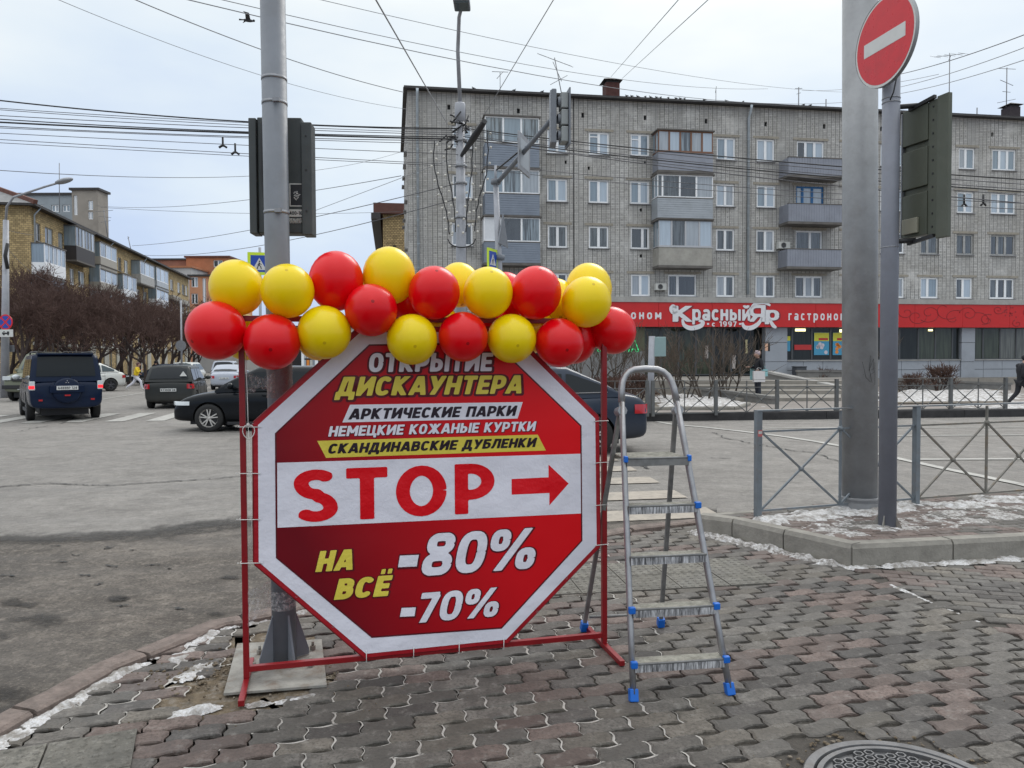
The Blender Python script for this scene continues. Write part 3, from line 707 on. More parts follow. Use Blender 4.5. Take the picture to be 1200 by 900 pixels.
rz_ = rect_pavers(lambda c: allowed(c) and right_zone(c - Vector((.06,0))) and c.x < 9, 0, R(-16), .2, .1, 2.2, 8, 2.6, 6.8, slots, pick1)
tag(rz_.build('paving_slabs_beyond', slots, pavement), kind='stuff')
ib_ = MB(); ip = [IB+ldir*.05, IA, IA+fdir*12, IEnd, IBk]
inner = [IA + (-ldir)*0 + Vector((0,0))]
top_poly = [IA + fdir*.1 + Vector((-.0,.1)), IA+fdir*14+Vector((0,.1)), IEnd+fd*4, IBk, IB+Vector((.12,0))]
ib_.prism([(p.x, p.y) for p in top_poly], -.1, ZI-.018)
island = tag(ib_.build('traffic_island', M['grout']), kind='structure')
itst = lambda c: pin(top_poly, c.x, c.y) and seg_d(c, IA, IC) > .17 and seg_d(c, IA, IB) > .16
tag(rect_pavers(itst, ZI-.004, R(11), .2, .1, 1.6, 11, 5.9, 9.8, slots, lambda c: 2 if noise.noise(Vector((c.x*1.3, c.y*2, 4.1))) > -.05 else 0).build('paving_slabs_raised', slots, island), kind='stuff')
def curb_run(P, h0, h1, w, mat, parent, name='curb_stone', lens=(1.0,), side=1, chamfer=.02, gap=.006):
    tot = sum((b-a).length for a, b in zip(P, P[1:])); d = 0; k = 0
    while d < tot - .05:
        L = min(lens[k % len(lens)], tot-d); n = 3; vs = []; fs = []; jt = random.uniform(-.006,.006)
        for i in range(n+1):
            p, t = at_len(P, d+gap+(L-2*gap)*i/n); nn = Vector((-t.y, t.x))*side
            c = [random.uniform(-.003,.003) for _ in range(3)]
            for o_, z in ((0,h0),(0+c[0],h1-chamfer*1.6),(chamfer,h1+jt),(w-chamfer,h1+jt),(w,h1-chamfer),(w,h0)): vs.append((p.x+nn.x*o_, p.y+nn.y*o_, z))
        for i in range(n):
            for q in range(5): fs.append((i*6+q, (i+1)*6+q, (i+1)*6+q+1, i*6+q+1))
        fs += [tuple(5-q for q in range(6)), tuple(n*6+q for q in range(6))]
        if side < 0: fs = [tuple(reversed(f)) for f in fs]
        b = MB(); b.add(vs, fs); b.build(name, mat, parent, bevel=0); d += L; k += 1
IB2 = IB + (IBk-IB)*.5 + Vector((-.12,.05))
curb_run([IA, IB, IBk + Vector((-.06,-.1))], -.05, ZI+.008, .15, M['curb'], island, lens=(.62,.55,.5), side=-1)
curb_run([IA + fdir*.012, IA+fdir*12], -.05, ZI+.006, .15, M['curb'], island, lens=(.88,.95,1.0), side=1)
curb_run([IBk, IEnd+fd*3], -.05, ZI, .12, M['curb'], island, lens=(1.0,), side=-1)
# tactile tiles
def tactile(s):
    b = MB(); g = .004; z = .004
    b.prism([(g,g),(s-g,g),(s-g,s-g),(g,s-g)], -.05, z)
    n = 6
    for i in range(n):
        for j in range(n):
            cx, cy = s*(i+.5)/n, s*(j+.5)/n; r = s/n*.30
            vs = [(cx+r*math.cos(a), cy+r*math.sin(a), z) for a in [k*math.pi/3 for k in range(6)]] + [(cx+r*.6*math.cos(a), cy+r*.6*math.sin(a), z+.005) for a in [k*math.pi/3 for k in range(6)]]
            b.add(vs, [(k, (k+1) % 6, 6+(k+1) % 6, 6+k) for k in range(6)] + [(6,7,8,9,10,11)])
    return b.mesh('tactile_tile', M['tactile'])
for o, u, nc, nr_, s in tq:
    me = tactile(s); a = math.atan2(u.y, u.x); v = Vector((-u.y, u.x))
    for i in range(nc):
        for j in range(nr_):
            p = o + u*s*i + v*s*j; inst('tactile_tile', me, pavement, (p.x, p.y, random.uniform(.003,.006)), (0, 0, a))
# broken patch round the pole foot: dirt
gb = MB(); cc = sum(gap_poly, Vector((0,0)))/len(gap_poly); n = 60; ring0 = []; ring1 = []
vs = [(cc.x, cc.y, -.004)]; 
for rr in (.35,.7,1.08):
    for i in range(n):
        a = 2*math.pi*i/n; dr = Vector((math.cos(a), math.sin(a))); t = .05
        while pin(gap_poly, cc.x+dr.x*t, cc.y+dr.y*t) and t < 1.5: t += .01
        vs.append((cc.x+dr.x*t*rr, cc.y+dr.y*t*rr, -.012+.012*noise.noise(Vector((dr.x*4*rr, dr.y*4*rr, 2)))))
fs = [(0, 1+i, 1+(i+1) % n) for i in range(n)]
for k in range(2):
    fs += [(1+k*n+i, 1+(k+1)*n+i, 1+(k+1)*n+(i+1) % n, 1+k*n+(i+1) % n) for i in range(n)]
gb.add(vs, fs, 0, True); tag(gb.build('dirt_patch', M['gravel']), kind='structure')
def lumps(name, pts, mat, zfun, size=(.02,.06), flat=.35, n=6):
    b = MB()
    for p in pts:
        r = random.uniform(*size); mt = Matrix.Rotation(random.uniform(0,6.28), 4, 'Z')
        o = len(b.v); b.ball((p[0], p[1], zfun(p)), (r*random.uniform(.6,1.6), r*random.uniform(.5,1.1), r*flat*random.uniform(.4,1.2)), n, 4, 0, mt)
        for i in range(o, len(b.v)):
            q = b.v[i]; w = noise.noise(Vector(q)*37)*r*.5; b.v[i] = (q[0]+w, q[1]-w, q[2]+w*.3)
    return tag(b.build(name, mat), kind='stuff')
def along(P, d, spread, off=0):
    tot = sum((b-a).length for a, b in zip(P, P[1:])); n = int(tot*d); o = []
    for _ in range(n):
        p, t = at_len(P, random.uniform(0, tot)); nn = Vector((-t.y, t.x)); o.append(p + nn*(off+random.gauss(0, spread)))
    return o
def snow_strip(name, P, wid, z, h, seed, thr=.0, res=.012, mat='snow', skew=0, parent=None, sc=1.0):
    """ragged crust: a fine height field that dips below the surface where the crust is gone"""
    tot = sum((b-a).length for a, b in zip(P, P[1:])); n = int(tot/res); mm = max(4, int(wid/res)); V_, F_ = [], []
    for i in range(n+1):
        p, t = at_len(P, tot*i/n); nn = Vector((-t.y, t.x))
        for j in range(mm+1):
            f = j/mm; q = p + nn*wid*(f-.5+skew); e_ = 1-abs(2*f-1)**2.2; e2 = min(1, min(i, n-i)/12)
            v = noise.noise(Vector((q.x*5*sc, q.y*5*sc, seed)))*1.0 + noise.noise(Vector((q.x*17*sc, q.y*17*sc, seed)))*.7 + noise.noise(Vector((q.x*50*sc, q.y*50*sc, seed)))*.35
            v = v*.75 + e_*.9*e2 - .55 - thr; V_.append((q.x, q.y, z + h*max(-.5, min(1.0, v*1.6))))
    for i in range(n):
        for j in range(mm): F_.append((i*(mm+1)+j, (i+1)*(mm+1)+j, (i+1)*(mm+1)+j+1, i*(mm+1)+j+1))
    F_ = [f_ for f_ in F_ if max(V_[q][2] for q in f_) > z-.45*h]
    b = MB(); b.add(V_, F_, 0, True); return tag(b.build(name, M[mat], parent), kind='stuff')
VG = lambda x, y: Vector((G(x, y).x, G(x, y).y))
inner_c = [p + Vector((.175,-.03)) for p in cpts[1:9]]
snow_strip('old_snow', inner_c, .13, .003, .018, 1, .32, .008, 'grain_snow')
snow_strip('old_snow', [VG(190,782),VG(215,768),VG(262,742)], .15, .002, .014, 2, .3, .007, 'grain_snow')
snow_strip('old_snow', [VG(196,842),VG(235,832),VG(262,822)], .11, .002, .014, 5, .2, .006, 'grain_snow')
snow_strip('old_snow', [VG(215,800),VG(250,775)], .20, .002, .015, 7, .3, .007, 'grain_snow')
snow_strip('old_snow', [VG(285,826),VG(330,822),VG(385,812)], .07, .001, .012, 9, .15, .006, 'grain_snow')
gr = [cc + Vector((random.gauss(0,.25), random.gauss(0,.12))) for _ in range(420)]
lumps('loose_gravel', gr, M['gravel'], lambda p: 0.0, (.004,.011), .8, 5)
gr2 = [man + Vector((math.cos(a), math.sin(a)))*(MANR+random.uniform(.02,.15)) for a in [random.uniform(0,6.28) for _ in range(260)]]
lumps('loose_mortar', gr2, M['gravel'], lambda p: -.006, (.004,.014), .5, 5)
# snow along the island
snow_strip('snow_ridge', [IA-fdir*.15+Vector((0,-.04)), IA+fdir*9+Vector((0,-.05))], .17, .004, .022, 11, .22, .012, 'grain_snow')
snow_strip('snow_ridge', [IA+Vector((-.07,-.02)), IB+Vector((-.12,-.02)), IBk+Vector((-.14,.02))], .22, .004, .03, 13, .05, .012, 'old_snow')
snow_strip('snow_ridge', [SLa, SLb + SLd*1.2], .05, .002, .010, 15, .75, .007, 'grain_snow')
fnr = Vector((fd.y, -fd.x))
snow_strip('snow_on_island', [FA-fd*.25+fnr*.12, FA+fd*8+fnr*.12], .62, ZI-.002, .035, 17, .12, .016, 'grain_snow', sc=.55)
snow_strip('snow_crumbs', [FA-fd*.1+fnr*.62, FA+fd*8+fnr*.7], .8, ZI-.003, .014, 19, .36, .016, 'old_snow', sc=.9)
# scattered salt-white joint fill in the near pavers
s4 = []
for s_, p, h, mi, tilt, zj in placed[:520]:
    if noise.noise(Vector((p.x*1.7, p.y*1.7, 0))) > -.2 and p.x < .75:
        for E in ([(PL/2+.009*math.sin(2*math.pi*y/PW), y) for y in [PW*(q/6-.5) for q in range(7)]], [(x, PW/2 + AMP*math.sin(2*math.pi*x/PL)) for x in [PL*(q/10-.5) for q in range(11)]]):
            if E[0][0] < PL/2-.02 and random.random() < .3: continue
            A_ = [p + pu*a + pv*b2 for a, b2 in E]
            L_, R2 = [], []
            for i_, q_ in enumerate(A_):
                t_ = (A_[min(i_+1, len(A_)-1)]-A_[max(0, i_-1)]).normalized(); nn = Vector((-t_.y, t_.x)); w_ = max(.0008, .0050*(.75+1.6*noise.noise(Vector((q_.x*9, q_.y*9, 7)))))
                w2_ = max(.0008, w_*random.uniform(.6,1.3)); L_.append((q_.x+nn.x*w_, q_.y+nn.y*w_, -.0045)); R2.append((q_.x-nn.x*w2_, q_.y-nn.y*w2_, -.0045))
            k_ = len(A_); s4.append((L_+R2, [(i_, k_+i_, k_+i_+1, i_+1) for i_ in range(k_-1)]))
js = MB()
for vs_, fs_ in s4: js.add(vs_, fs_)
tag(js.build('joint_snow', M['joint']), kind='stuff')
# fallen grit all over
gq = [Vector((random.uniform(-2.6,5), random.uniform(2.4,7.5))) for _ in range(1500)]
gq = [p for p in gq if allowed(p)]
lumps('grit', gq, M['gravel'], lambda p: 0.0, (.0015,.005), .6, 4)
# manhole
mh = thing('manhole_cover', 'round cast iron manhole cover with hexagon pattern set in the paving at the bottom right', 'manhole cover', (man.x, man.y, 0), R(10))
b = MB(); b.lathe([(MANR+.05,-.05),(MANR+.05,.002),(MANR+.045,.006),(MANR+.012,.006),(MANR+.008,-.01),(MANR+.008,-.03)], 64, 0, False, close=False); b.build('rim', M['galv'] if 0 else grimy('cast_iron', (.16,.16,.165), .5, .5, var=.3, scale=12, dirt=(.1,.08,.06), dirt_amt=.5), mh)
iron = bpy.data.materials['cast_iron']
b = MB(); b.lathe([(.001,-.012),(MANR,-.012),(MANR,-.004)], 64, 0, False, close=False); b.lathe([(MANR,-.012),(MANR,.004),(MANR-.02,.004),(MANR-.02,-.012)], 64, 0, False, close=False); b.build('cover', iron, mh)
b = MB(); s_ = .044
for i in range(-8, 9):
    for j in range(-8, 9):
        x = (i + .5*(j % 2))*s_*1.05; y = j*s_*.9
        if math.hypot(x, y) > MANR-.04: continue
        r0, r1 = s_*.50, s_*.34
        vs = []
        for rr, z in ((r0,-.011),(r0*.97,.003),(r1,.003),(r1*.95,-.011)): vs += [(x+rr*math.cos(a), y+rr*math.sin(a), z) for a in [R(30+60*k) for k in range(6)]]
        b.add(vs, [(q*6+k, q*6+(k+1) % 6, (q+1)*6+(k+1) % 6, (q+1)*6+k) for q in range(3) for k in range(6)])
tag(b.build('hexagon_pattern', iron, mh), kind='stuff')

# ---------------------------------------------------------------- far side of the road
ka = G(760,497,ZR); kb = G(1200,493.5,ZR); KA = Vector((3.4, 20.3)); KB = Vector((14.5, 21.4)); kd = (KB-KA).normalized(); kn = Vector((-kd.y, kd.x))
Kc = KA - kd*3.6
cornr = [Kc + kd*3 ] ; arc = []
for i in range(9):
    a = R(i*90/8); arc.append(Kc - kd*(3.0*math.sin(a)) + kn*(3.0*(1-math.cos(a))))
fp = [KB+kd*60, ] + arc + [arc[-1] + kn*60]
ZP = .14
b = MB(); b.prism([(p.x + kn.x*.1 + .08, p.y + kn.y*.1) for p in [arc[0]] + [KB+kd*60, KB+kd*60+kn*60, arc[-1]+kn*60] + arc[::-1][:-1]], -.05, ZP)
farpav = tag(b.build('far_pavement', M['slab']), kind='structure')
curb_run([KB+kd*30] + arc[:1] + arc[1:] + [arc[-1]+kn*30], -.05, ZP+.06, .18, M['curb_dark'], farpav, lens=(2.0,), side=-1)
b = MB()
for (a, c) in (((762,478),(900,462)),):
    P = [G(745,480,ZP), G(865,480,ZP), G(872,476.5,ZP), G(845,464,ZP), G(740,461,ZP)]
    b.poly([(p.x, p.y, ZP+.03) for p in P])
tag(b.build('lawn', grimy('dry_lawn', (.12,.10,.075), .95, var=.4, scale=6, dirt=(.3,.29,.28), dirt_amt=.4)), kind='structure')
b = MB(); P = [G(1040,474,ZP), G(1182,473,ZP), G(1172,456,ZP), G(1040,457,ZP)]
b.poly([(p.x, p.y, ZP+.03) for p in P]); tag(b.build('lawn', bpy.data.materials['dry_lawn']), kind='structure')
b = MB(); P = [G(600,478,ZP), G(738,480,ZP), G(735,455,ZP), G(600,452,ZP)]
b.poly([(p.x, p.y, ZP+.03) for p in P]); tag(b.build('lawn', bpy.data.materials['dry_lawn']), kind='structure')
def drift(name, pxs, h, n=34, seed=0, mat='grain_snow'):
    P = [G(x, y, ZP+.03) for x, y in pxs]; V = [Vector((p.x, p.y)) for p in P]
    x0, x1 = min(p.x for p in V), max(p.x for p in V); y0, y1 = min(p.y for p in V), max(p.y for p in V); vs = []; fs = []; idx = {}
    for j in range(n+1):
        for i in range(n+1):
            x = x0+(x1-x0)*i/n; y = y0+(y1-y0)*j/n; q = Vector((x, y))
            dd = min(seg_d(q, V[k], V[(k+1) % len(V)]) for k in range(len(V))); dd = dd if pin(V, x, y) else -dd
            hh = min(1, max(-.3, dd*2))*.6 + noise.noise(Vector((x*1.3, y*1.3, seed)))*.5 + noise.noise(Vector((x*4, y*4, seed)))*.2
            idx[i, j] = len(vs); vs.append((x, y, ZP+.02+h*hh))
    for j in range(n):
        for i in range(n): fs.append((idx[i,j], idx[i+1,j], idx[i+1,j+1], idx[i,j+1]))
    m = MB(); m.add(vs, fs, 0, True); return tag(m.build(name, M[mat]), kind='stuff')
drift('snow_drift', [(770,477.5),(868,477.5),(873,474),(850,467),(765,464)], .18, seed=1)
drift('snow_drift', [(1045,471),(1182,470),(1170,458),(1050,460)], .18, seed=2)
drift('snow_drift', [(1150,478.5),(1230,478),(1230,473),(1165,474)], .08, seed=3)
drift('snow_drift', [(640,476),(752,477),(745,467),(640,466)], .15, seed=4)
b = MB()
for i in range(60):
    p = Vector((G(745+i*2.1,478.3,ZP).x, G(745+i*2.1,478.3,ZP).y))
# concrete edging of the lawn
curb_run([Vector((G(740,481,ZP).x, G(740,481,ZP).y)), Vector((G(866,480.5,ZP).x, G(866,480.5,ZP).y)), Vector((G(880,475,ZP).x, G(880,475,ZP).y))], ZP-.05, ZP+.10, .12, M['curb'], farpav, lens=(1.5,), side=1)
# ================================================================ RED SIGN FRAME WITH BANNER
SP = Plane((G(289,794,.03).x, G(289,794,.03).y), (G(708,753,.03).x, G(708,753,.03).y))
SW = SP.len; FH = 1.83
fr = thing('banner_stand', 'dark red square tube frame on two crosswise feet that carries the octagonal banner', 'sign frame', (SP.A.x, SP.A.y, 0), SP.ang)
T = .014
def bar(mb, a, b, t=T, m=0): return mb.tube([a, b], t*1.414, 4, m, smooth=False)
for x in (0, SW): bar(MB(), (x,0,.03), (x,0,FH)).build('post', M['red_tube'], fr, bevel=.002)
bar(MB(), (T,0,FH-.015), (SW-T,0,FH-.015)).build('top_rail', M['red_tube'], fr, bevel=.002)
bar(MB(), (T,0,.075), (SW-T,0,.075)).build('bottom_rail', M['red_tube'], fr, bevel=.002)
for x in (0, SW): MB().tube([(x,-.27,.016),(x,.27,.016)], T*1.414, 4, smooth=False).build('foot', M['red_tube'], fr, bevel=.002)
# octagon hoop of flat red tube behind the banner
octpx = [(420,386),(594,385),(699,488.5),(700.8,639),(593.5,751),(427,768),(299.5,659),(298.5,496)]
OC = [SP.L(*p) for p in octpx]
b = MB()
ocx, ocz = sum(p[0] for p in OC)/8, sum(p[1] for p in OC)/8
for i in range(8):
    a, c = OC[i], OC[(i+1) % 8]; b.tube([(a[0],-.002,a[1]),(c[0],-.002,c[1])], .012*1.414, 4, smooth=False)
b.build('octagon_hoop', M['red_tube'], fr, bevel=.002)
ban = thing('sale_banner', 'octagonal red and white vinyl sale banner reading STOP with an arrow', 'banner', (SP.A.x, SP.A.y, 0), SP.ang)
def vinyl(name, c, extra=None):
    m = N(name); m.set(color=c, rough=.36, spec=.3); wv = m.noise(2.2, 2, .5); m.bump(m.math('ADD', wv, m.math('MULTIPLY', m.noise(9, 4, .6), .25)), .8, .05); return m.m
mW = vinyl('white_vinyl', (.74,.73,.80)); mRb = vinyl('red_hem_vinyl', (.36,.012,.02))
# red print runs from deep to bright red the way it was printed
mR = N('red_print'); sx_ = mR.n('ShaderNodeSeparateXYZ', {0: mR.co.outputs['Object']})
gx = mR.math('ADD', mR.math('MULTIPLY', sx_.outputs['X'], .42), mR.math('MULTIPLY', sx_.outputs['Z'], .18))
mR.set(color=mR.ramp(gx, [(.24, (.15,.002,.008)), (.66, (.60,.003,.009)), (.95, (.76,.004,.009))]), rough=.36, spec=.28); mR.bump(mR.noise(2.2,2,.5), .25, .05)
mY = vinyl('yellow_print', (.72,.60,.08)); mK = vinyl('black_print', (.022,.012,.02)); mRd = vinyl('stop_red_print', (.70,.003,.010)); mDk = vinyl('dark_red_print', (.10,.006,.012)); mWp = vinyl('white_print', (.76,.75,.82))
Y0 = -.024                                                      # banner face in front of the tubes
def inset(P, d):
    n = len(P); O = []
    for i in range(n):
        a, b, c = (Vector(P[(i+k) % n]) for k in (-1,0,1)); e1 = (b-a).normalized(); e2 = (c-b).normalized()
        n1 = Vector((-e1.y, e1.x)); n2 = Vector((-e2.y, e2.x)); s = n1+n2; O.append(tuple(b - s*(d/(1+n1.dot(n2)))))
    return O
area = sum(OC[i][0]*OC[(i+1) % 8][1]-OC[(i+1) % 8][0]*OC[i][1] for i in range(8)); sgn = 1 if area < 0 else -1
ins = lambda d: inset(OC, d*sgn)
b = MB(); b.xz([(p[0], p[1]) for p in ins(-.004)], Y0, Y0+.003); b.build('red_hem', mRb, ban)
sheet = MB(); I1 = ins(.017); sheet.xz([(p[0], p[1]) for p in I1], Y0-.0015, Y0-.0002); ws = sheet.build('white_border', mW, ban)
inpx = [(433,405.5),(578,403),(678,499),(679,632),(586,733),(436,743.6),(325.6,651.5),(324.5,508)]
IN = [SP.L(*p) for p in inpx]
b = MB(); b.poly([(p[0], Y0-.0030, p[1]) for p in inset(IN, -.008*sgn)]); b.build('dark_outline', mDk, ban)
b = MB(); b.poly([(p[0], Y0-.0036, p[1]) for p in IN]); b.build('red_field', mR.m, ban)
def Sq(pxs, y, mat, name):
    b = MB(); b.poly([(SP.L(*p)[0], y, SP.L(*p)[1]) for p in pxs]); return b.build(name, mat, ban)
yl = Y0-.0045
Sq([(325.2,541.5),(325.6,617),(678.9,600.5),(678.2,531)], yl, mWp, 'white_band')
Sq([(410,474),(401,494.5),(605,490),(611,470.8)], yl, mWp, 'white_strip')
Sq([(371.7,516),(382,535.7),(638,527.2),(628.5,508.8)], yl, mY, 'yellow_strip')
Sq([(598,560.4),(598,578.6),(642,576.6),(642,591),(664.4,565.6),(641,543.6),(641,558.4)], yl-.0010, mRd, 'arrow')
def banner_text(s, bl, tr, mat, t=.2, shear=.2, p=2.6, outline=None, ow=.07, name='lettering', rnd=.02, cell=.042, gap=.07, dy=0):
    x0, z0 = SP.L(*bl); x1, z1 = SP.L(*tr)
    if outline: text_mb(s, x0+.0022, z0-.0022, x1+.0022, z1-.0022, yl-.0008-dy, t, p, shear, gap, grow=ow, cell=cell, rnd=rnd).build('lettering_outline', outline, ban)
    text_mb(s, x0, z0, x1, z1, yl-.0018-dy, t, p, shear, gap, cell=cell, rnd=rnd).build(name, mat, ban)
c3 = .032
banner_text('ОТКРЫТИЕ', (431,436.0), (577,413.5), mWp, .21, .10, outline=mDk, ow=.10)
banner_text('ДИСКАУНТЕРА', (393,464.0), (614,439.5), mY, .22, .2, outline=mDk, ow=.10)
banner_text('АРКТИЧЕСКИЕ ПАРКИ', (408,491.2), (605,474.8), mK, .215, .2)
banner_text('НЕМЕЦКИЕ КОЖАНЫЕ КУРТКИ', (384.5,511.0), (627,493.2), mWp, .20, .16, outline=mDk, ow=.035)
banner_text('СКАНДИНАВСКИЕ ДУБЛЕНКИ', (383.5,531.0), (628,512.2), mK, .215, .2)
banner_text('STOP', (345,611.5), (578,541.5), mRd, .20, 0, 2.0, cell=.022, rnd=0, gap=.12)
banner_text('НА', (369.5,668.6), (418,641.5), mY, .24, .2, outline=mDk, ow=.05, cell=c3)
banner_text('ВСЁ', (391,701), (460,672), mY, .24, .2, outline=mDk, ow=.05, cell=c3)
banner_text('80%', (491,673.6), (632.5,616.5), mWp, .20, .20, 2.8, outline=mDk, ow=.03, cell=.024, rnd=.03)
banner_text('70%', (486,728.0), (588,685.8), mWp, .20, .20, 2.8, outline=mDk, ow=.03, cell=.026, rnd=.03)
for q, ps in (([(468,649.5),(490,648.5),(487.5,662),(465.8,663)], 0), ([(470,710.3),(486.5,709.6),(485,719.8),(468,720.6)], 0)):
    C = [SP.L(*p) for p in q]; b = MB(); b.poly([(x, yl-.0018, z) for x, z in reversed(C)]); b.build('minus_sign', mWp, ban)
    mxx = sum(c[0] for c in C)/4; mz = sum(c[1] for c in C)/4
    b = MB(); b.poly([(mxx+(x-mxx)*1.14+.002, yl-.0008, mz+(z-mz)*1.3-.002) for x, z in reversed(C)]); b.build('minus_outline', mDk, ban)
# eyelets and ties
eye = [(306.6,500),(305.7,554),(345.5,463),(387,424),(306,607.5),(307.6,658),(348,696.5),(390.5,731.5),(429,759.8),(484,756.5),(537,750.9),(589,747),(627.5,714),(662,675.5),(694.7,638),(695,591.5),(695,542),(693.5,493.5),(659,458),(622,423.5)]
eb = MB(); eb.lathe([(.0035,-.0015),(.0045,-.003),(.007,-.003),(.008,0)], 12, 0, True, Matrix.Rotation(R(90), 4, 'X') , close=False); em = eb.mesh('eyelet', M['galv'])
eh = MB(); eh.lathe([(.0001,0),(.0038,0)], 10, 0, False, Matrix.Rotation(R(90), 4, 'X'), close=False); ehm = eh.mesh('eyelet_hole', M['ink'])
for p in eye:
    x, z = SP.L(*p); inst('eyelet', em, ban, (x, Y0-.0020, z)); 
tie = plain('white_cord', (.72,.71,.68), .6)
def cord(pts, r=.0022, name='cable_tie'):
    return MB().tube(pts, r, 6).build(name, tie, fr)
for px, py in ((306.6,500),(305.7,554),(306,607.5),(307.6,658)):
    x, z = SP.L(px, py); cord([(x,-.030,z),(x*.5,-.028,z+.002),(-.018,-.024,z+.003),(-.02,.0,z+.003),(-.018,.02,z+.003)]); cord([(-.02,.018,z+.003),(0,.02,z+.003),(x,.012,z)])
    cord([(-.022,-.02,z+.003),(-.034,-.024,z+.006)], .0018)
for px, py in ((694.7,638),(695,591.5),(695,542),(693.5,493.5)):
    x, z = SP.L(px, py); cord([(x,-.030,z),((x+SW)/2,-.028,z+.002),(SW+.018,-.024,z+.002),(SW+.02,0,z+.002),(SW+.016,.02,z+.003)]); cord([(SW+.018,.018,z),(x,.012,z)])
for px, py in ((429,759.8),(484,756.5),(537,750.9),(589,747)):
    x, z = SP.L(px, py); cord([(x,-.030,z),(x,-.028,.08),(x+.001,-.022,.055),(x,.0,.052),(x,.02,.056),(x,.02,.1)])
xk, zk = SP.L(304, 500)
st = thing('tied_string', 'white string looped and knotted round the left post of the red frame', 'string', (SP.A.x, SP.A.y, 0), SP.ang)
cr = lambda pts, r=.0022: MB().tube(pts, r, 6).build('strand', tie, st)
x1_, z1_ = SP.L(293, 400); x2_, z2_ = SP.L(296, 497)
cr([(.022,-.02,1.74),(.022,-.022,1.6),(.026,-.022,z2_+.1),(.028,-.03,z2_)])
cr([(.028,-.03,z2_)] + [(.03+.028*math.sin(a)*(1+.2*math.cos(a)), -.032, z2_-.035+.035*math.cos(a)) for a in [k*math.pi/6 for k in range(13)]])
cr([(.028,-.03,z2_),(.034,-.028,z2_-.15),(.036,-.026,z2_-.4),(.035,-.026,z2_-.62)], .0014)
MB().ball((.028,-.032,z2_), .008, 8, 6).build('knot', tie, st)

# ================================================================ BALLOONS
def latex(name, c):
    m = N(name); m.set(color=c, rough=.30, spec=.35, sss=.0, coat=.3); m.b.inputs['Coat Roughness'].default_value = .2
    tr = m.n('ShaderNodeBsdfTranslucent', {'Color': tuple(c) + (1,)}); ms = m.n('ShaderNodeMixShader', {0: .24, 1: m.b.outputs[0], 2: tr.outputs[0]})
    m.t.links.new(ms.outputs[0], m.t.nodes['Material Output'].inputs['Surface']); return m.m
mYel = latex('yellow_latex', (.97,.76,.003)); mRed = latex('red_latex', (.85,.001,.008))
prof = []
for a in [0, .035, .065] + [math.pi*q/14 for q in range(1, 15)]:
    i = 14 if a > 3.14 else 1; prof.append((max(.0015, math.sin(a)*(1 - .055*math.cos(a)*(1 if math.cos(a) < 0 else .3)) if i < 14 else 0), math.cos(a)*(1.02 if math.cos(a) > 0 else 1.10)))
prof = prof[:-1] + [(.055,-1.09),(.03,-1.12)]
bb = MB(); bb.lathe(prof, 36, 0, True, close=True); bb.m = [1 if q < 72 else 0 for q in range(len(bb.m))]; kb2 = MB(); kb2.lathe([(.030,-1.12),(.052,-1.14),(.05,-1.17),(.02,-1.18),(.075,-1.23),(.08,-1.25),(.02,-1.235)], 14, 0, True, close=False)
BM = {}
mTip = {'yellow': latex('yellow_latex_tip', (.72,.52,.004)), 'red': latex('red_latex_tip', (.42,.001,.006))}
for c, m in (('yellow', mYel), ('red', mRed)): BM[c] = (bb.mesh('balloon', [m, mTip[c]]), kb2.mesh('knot', m))
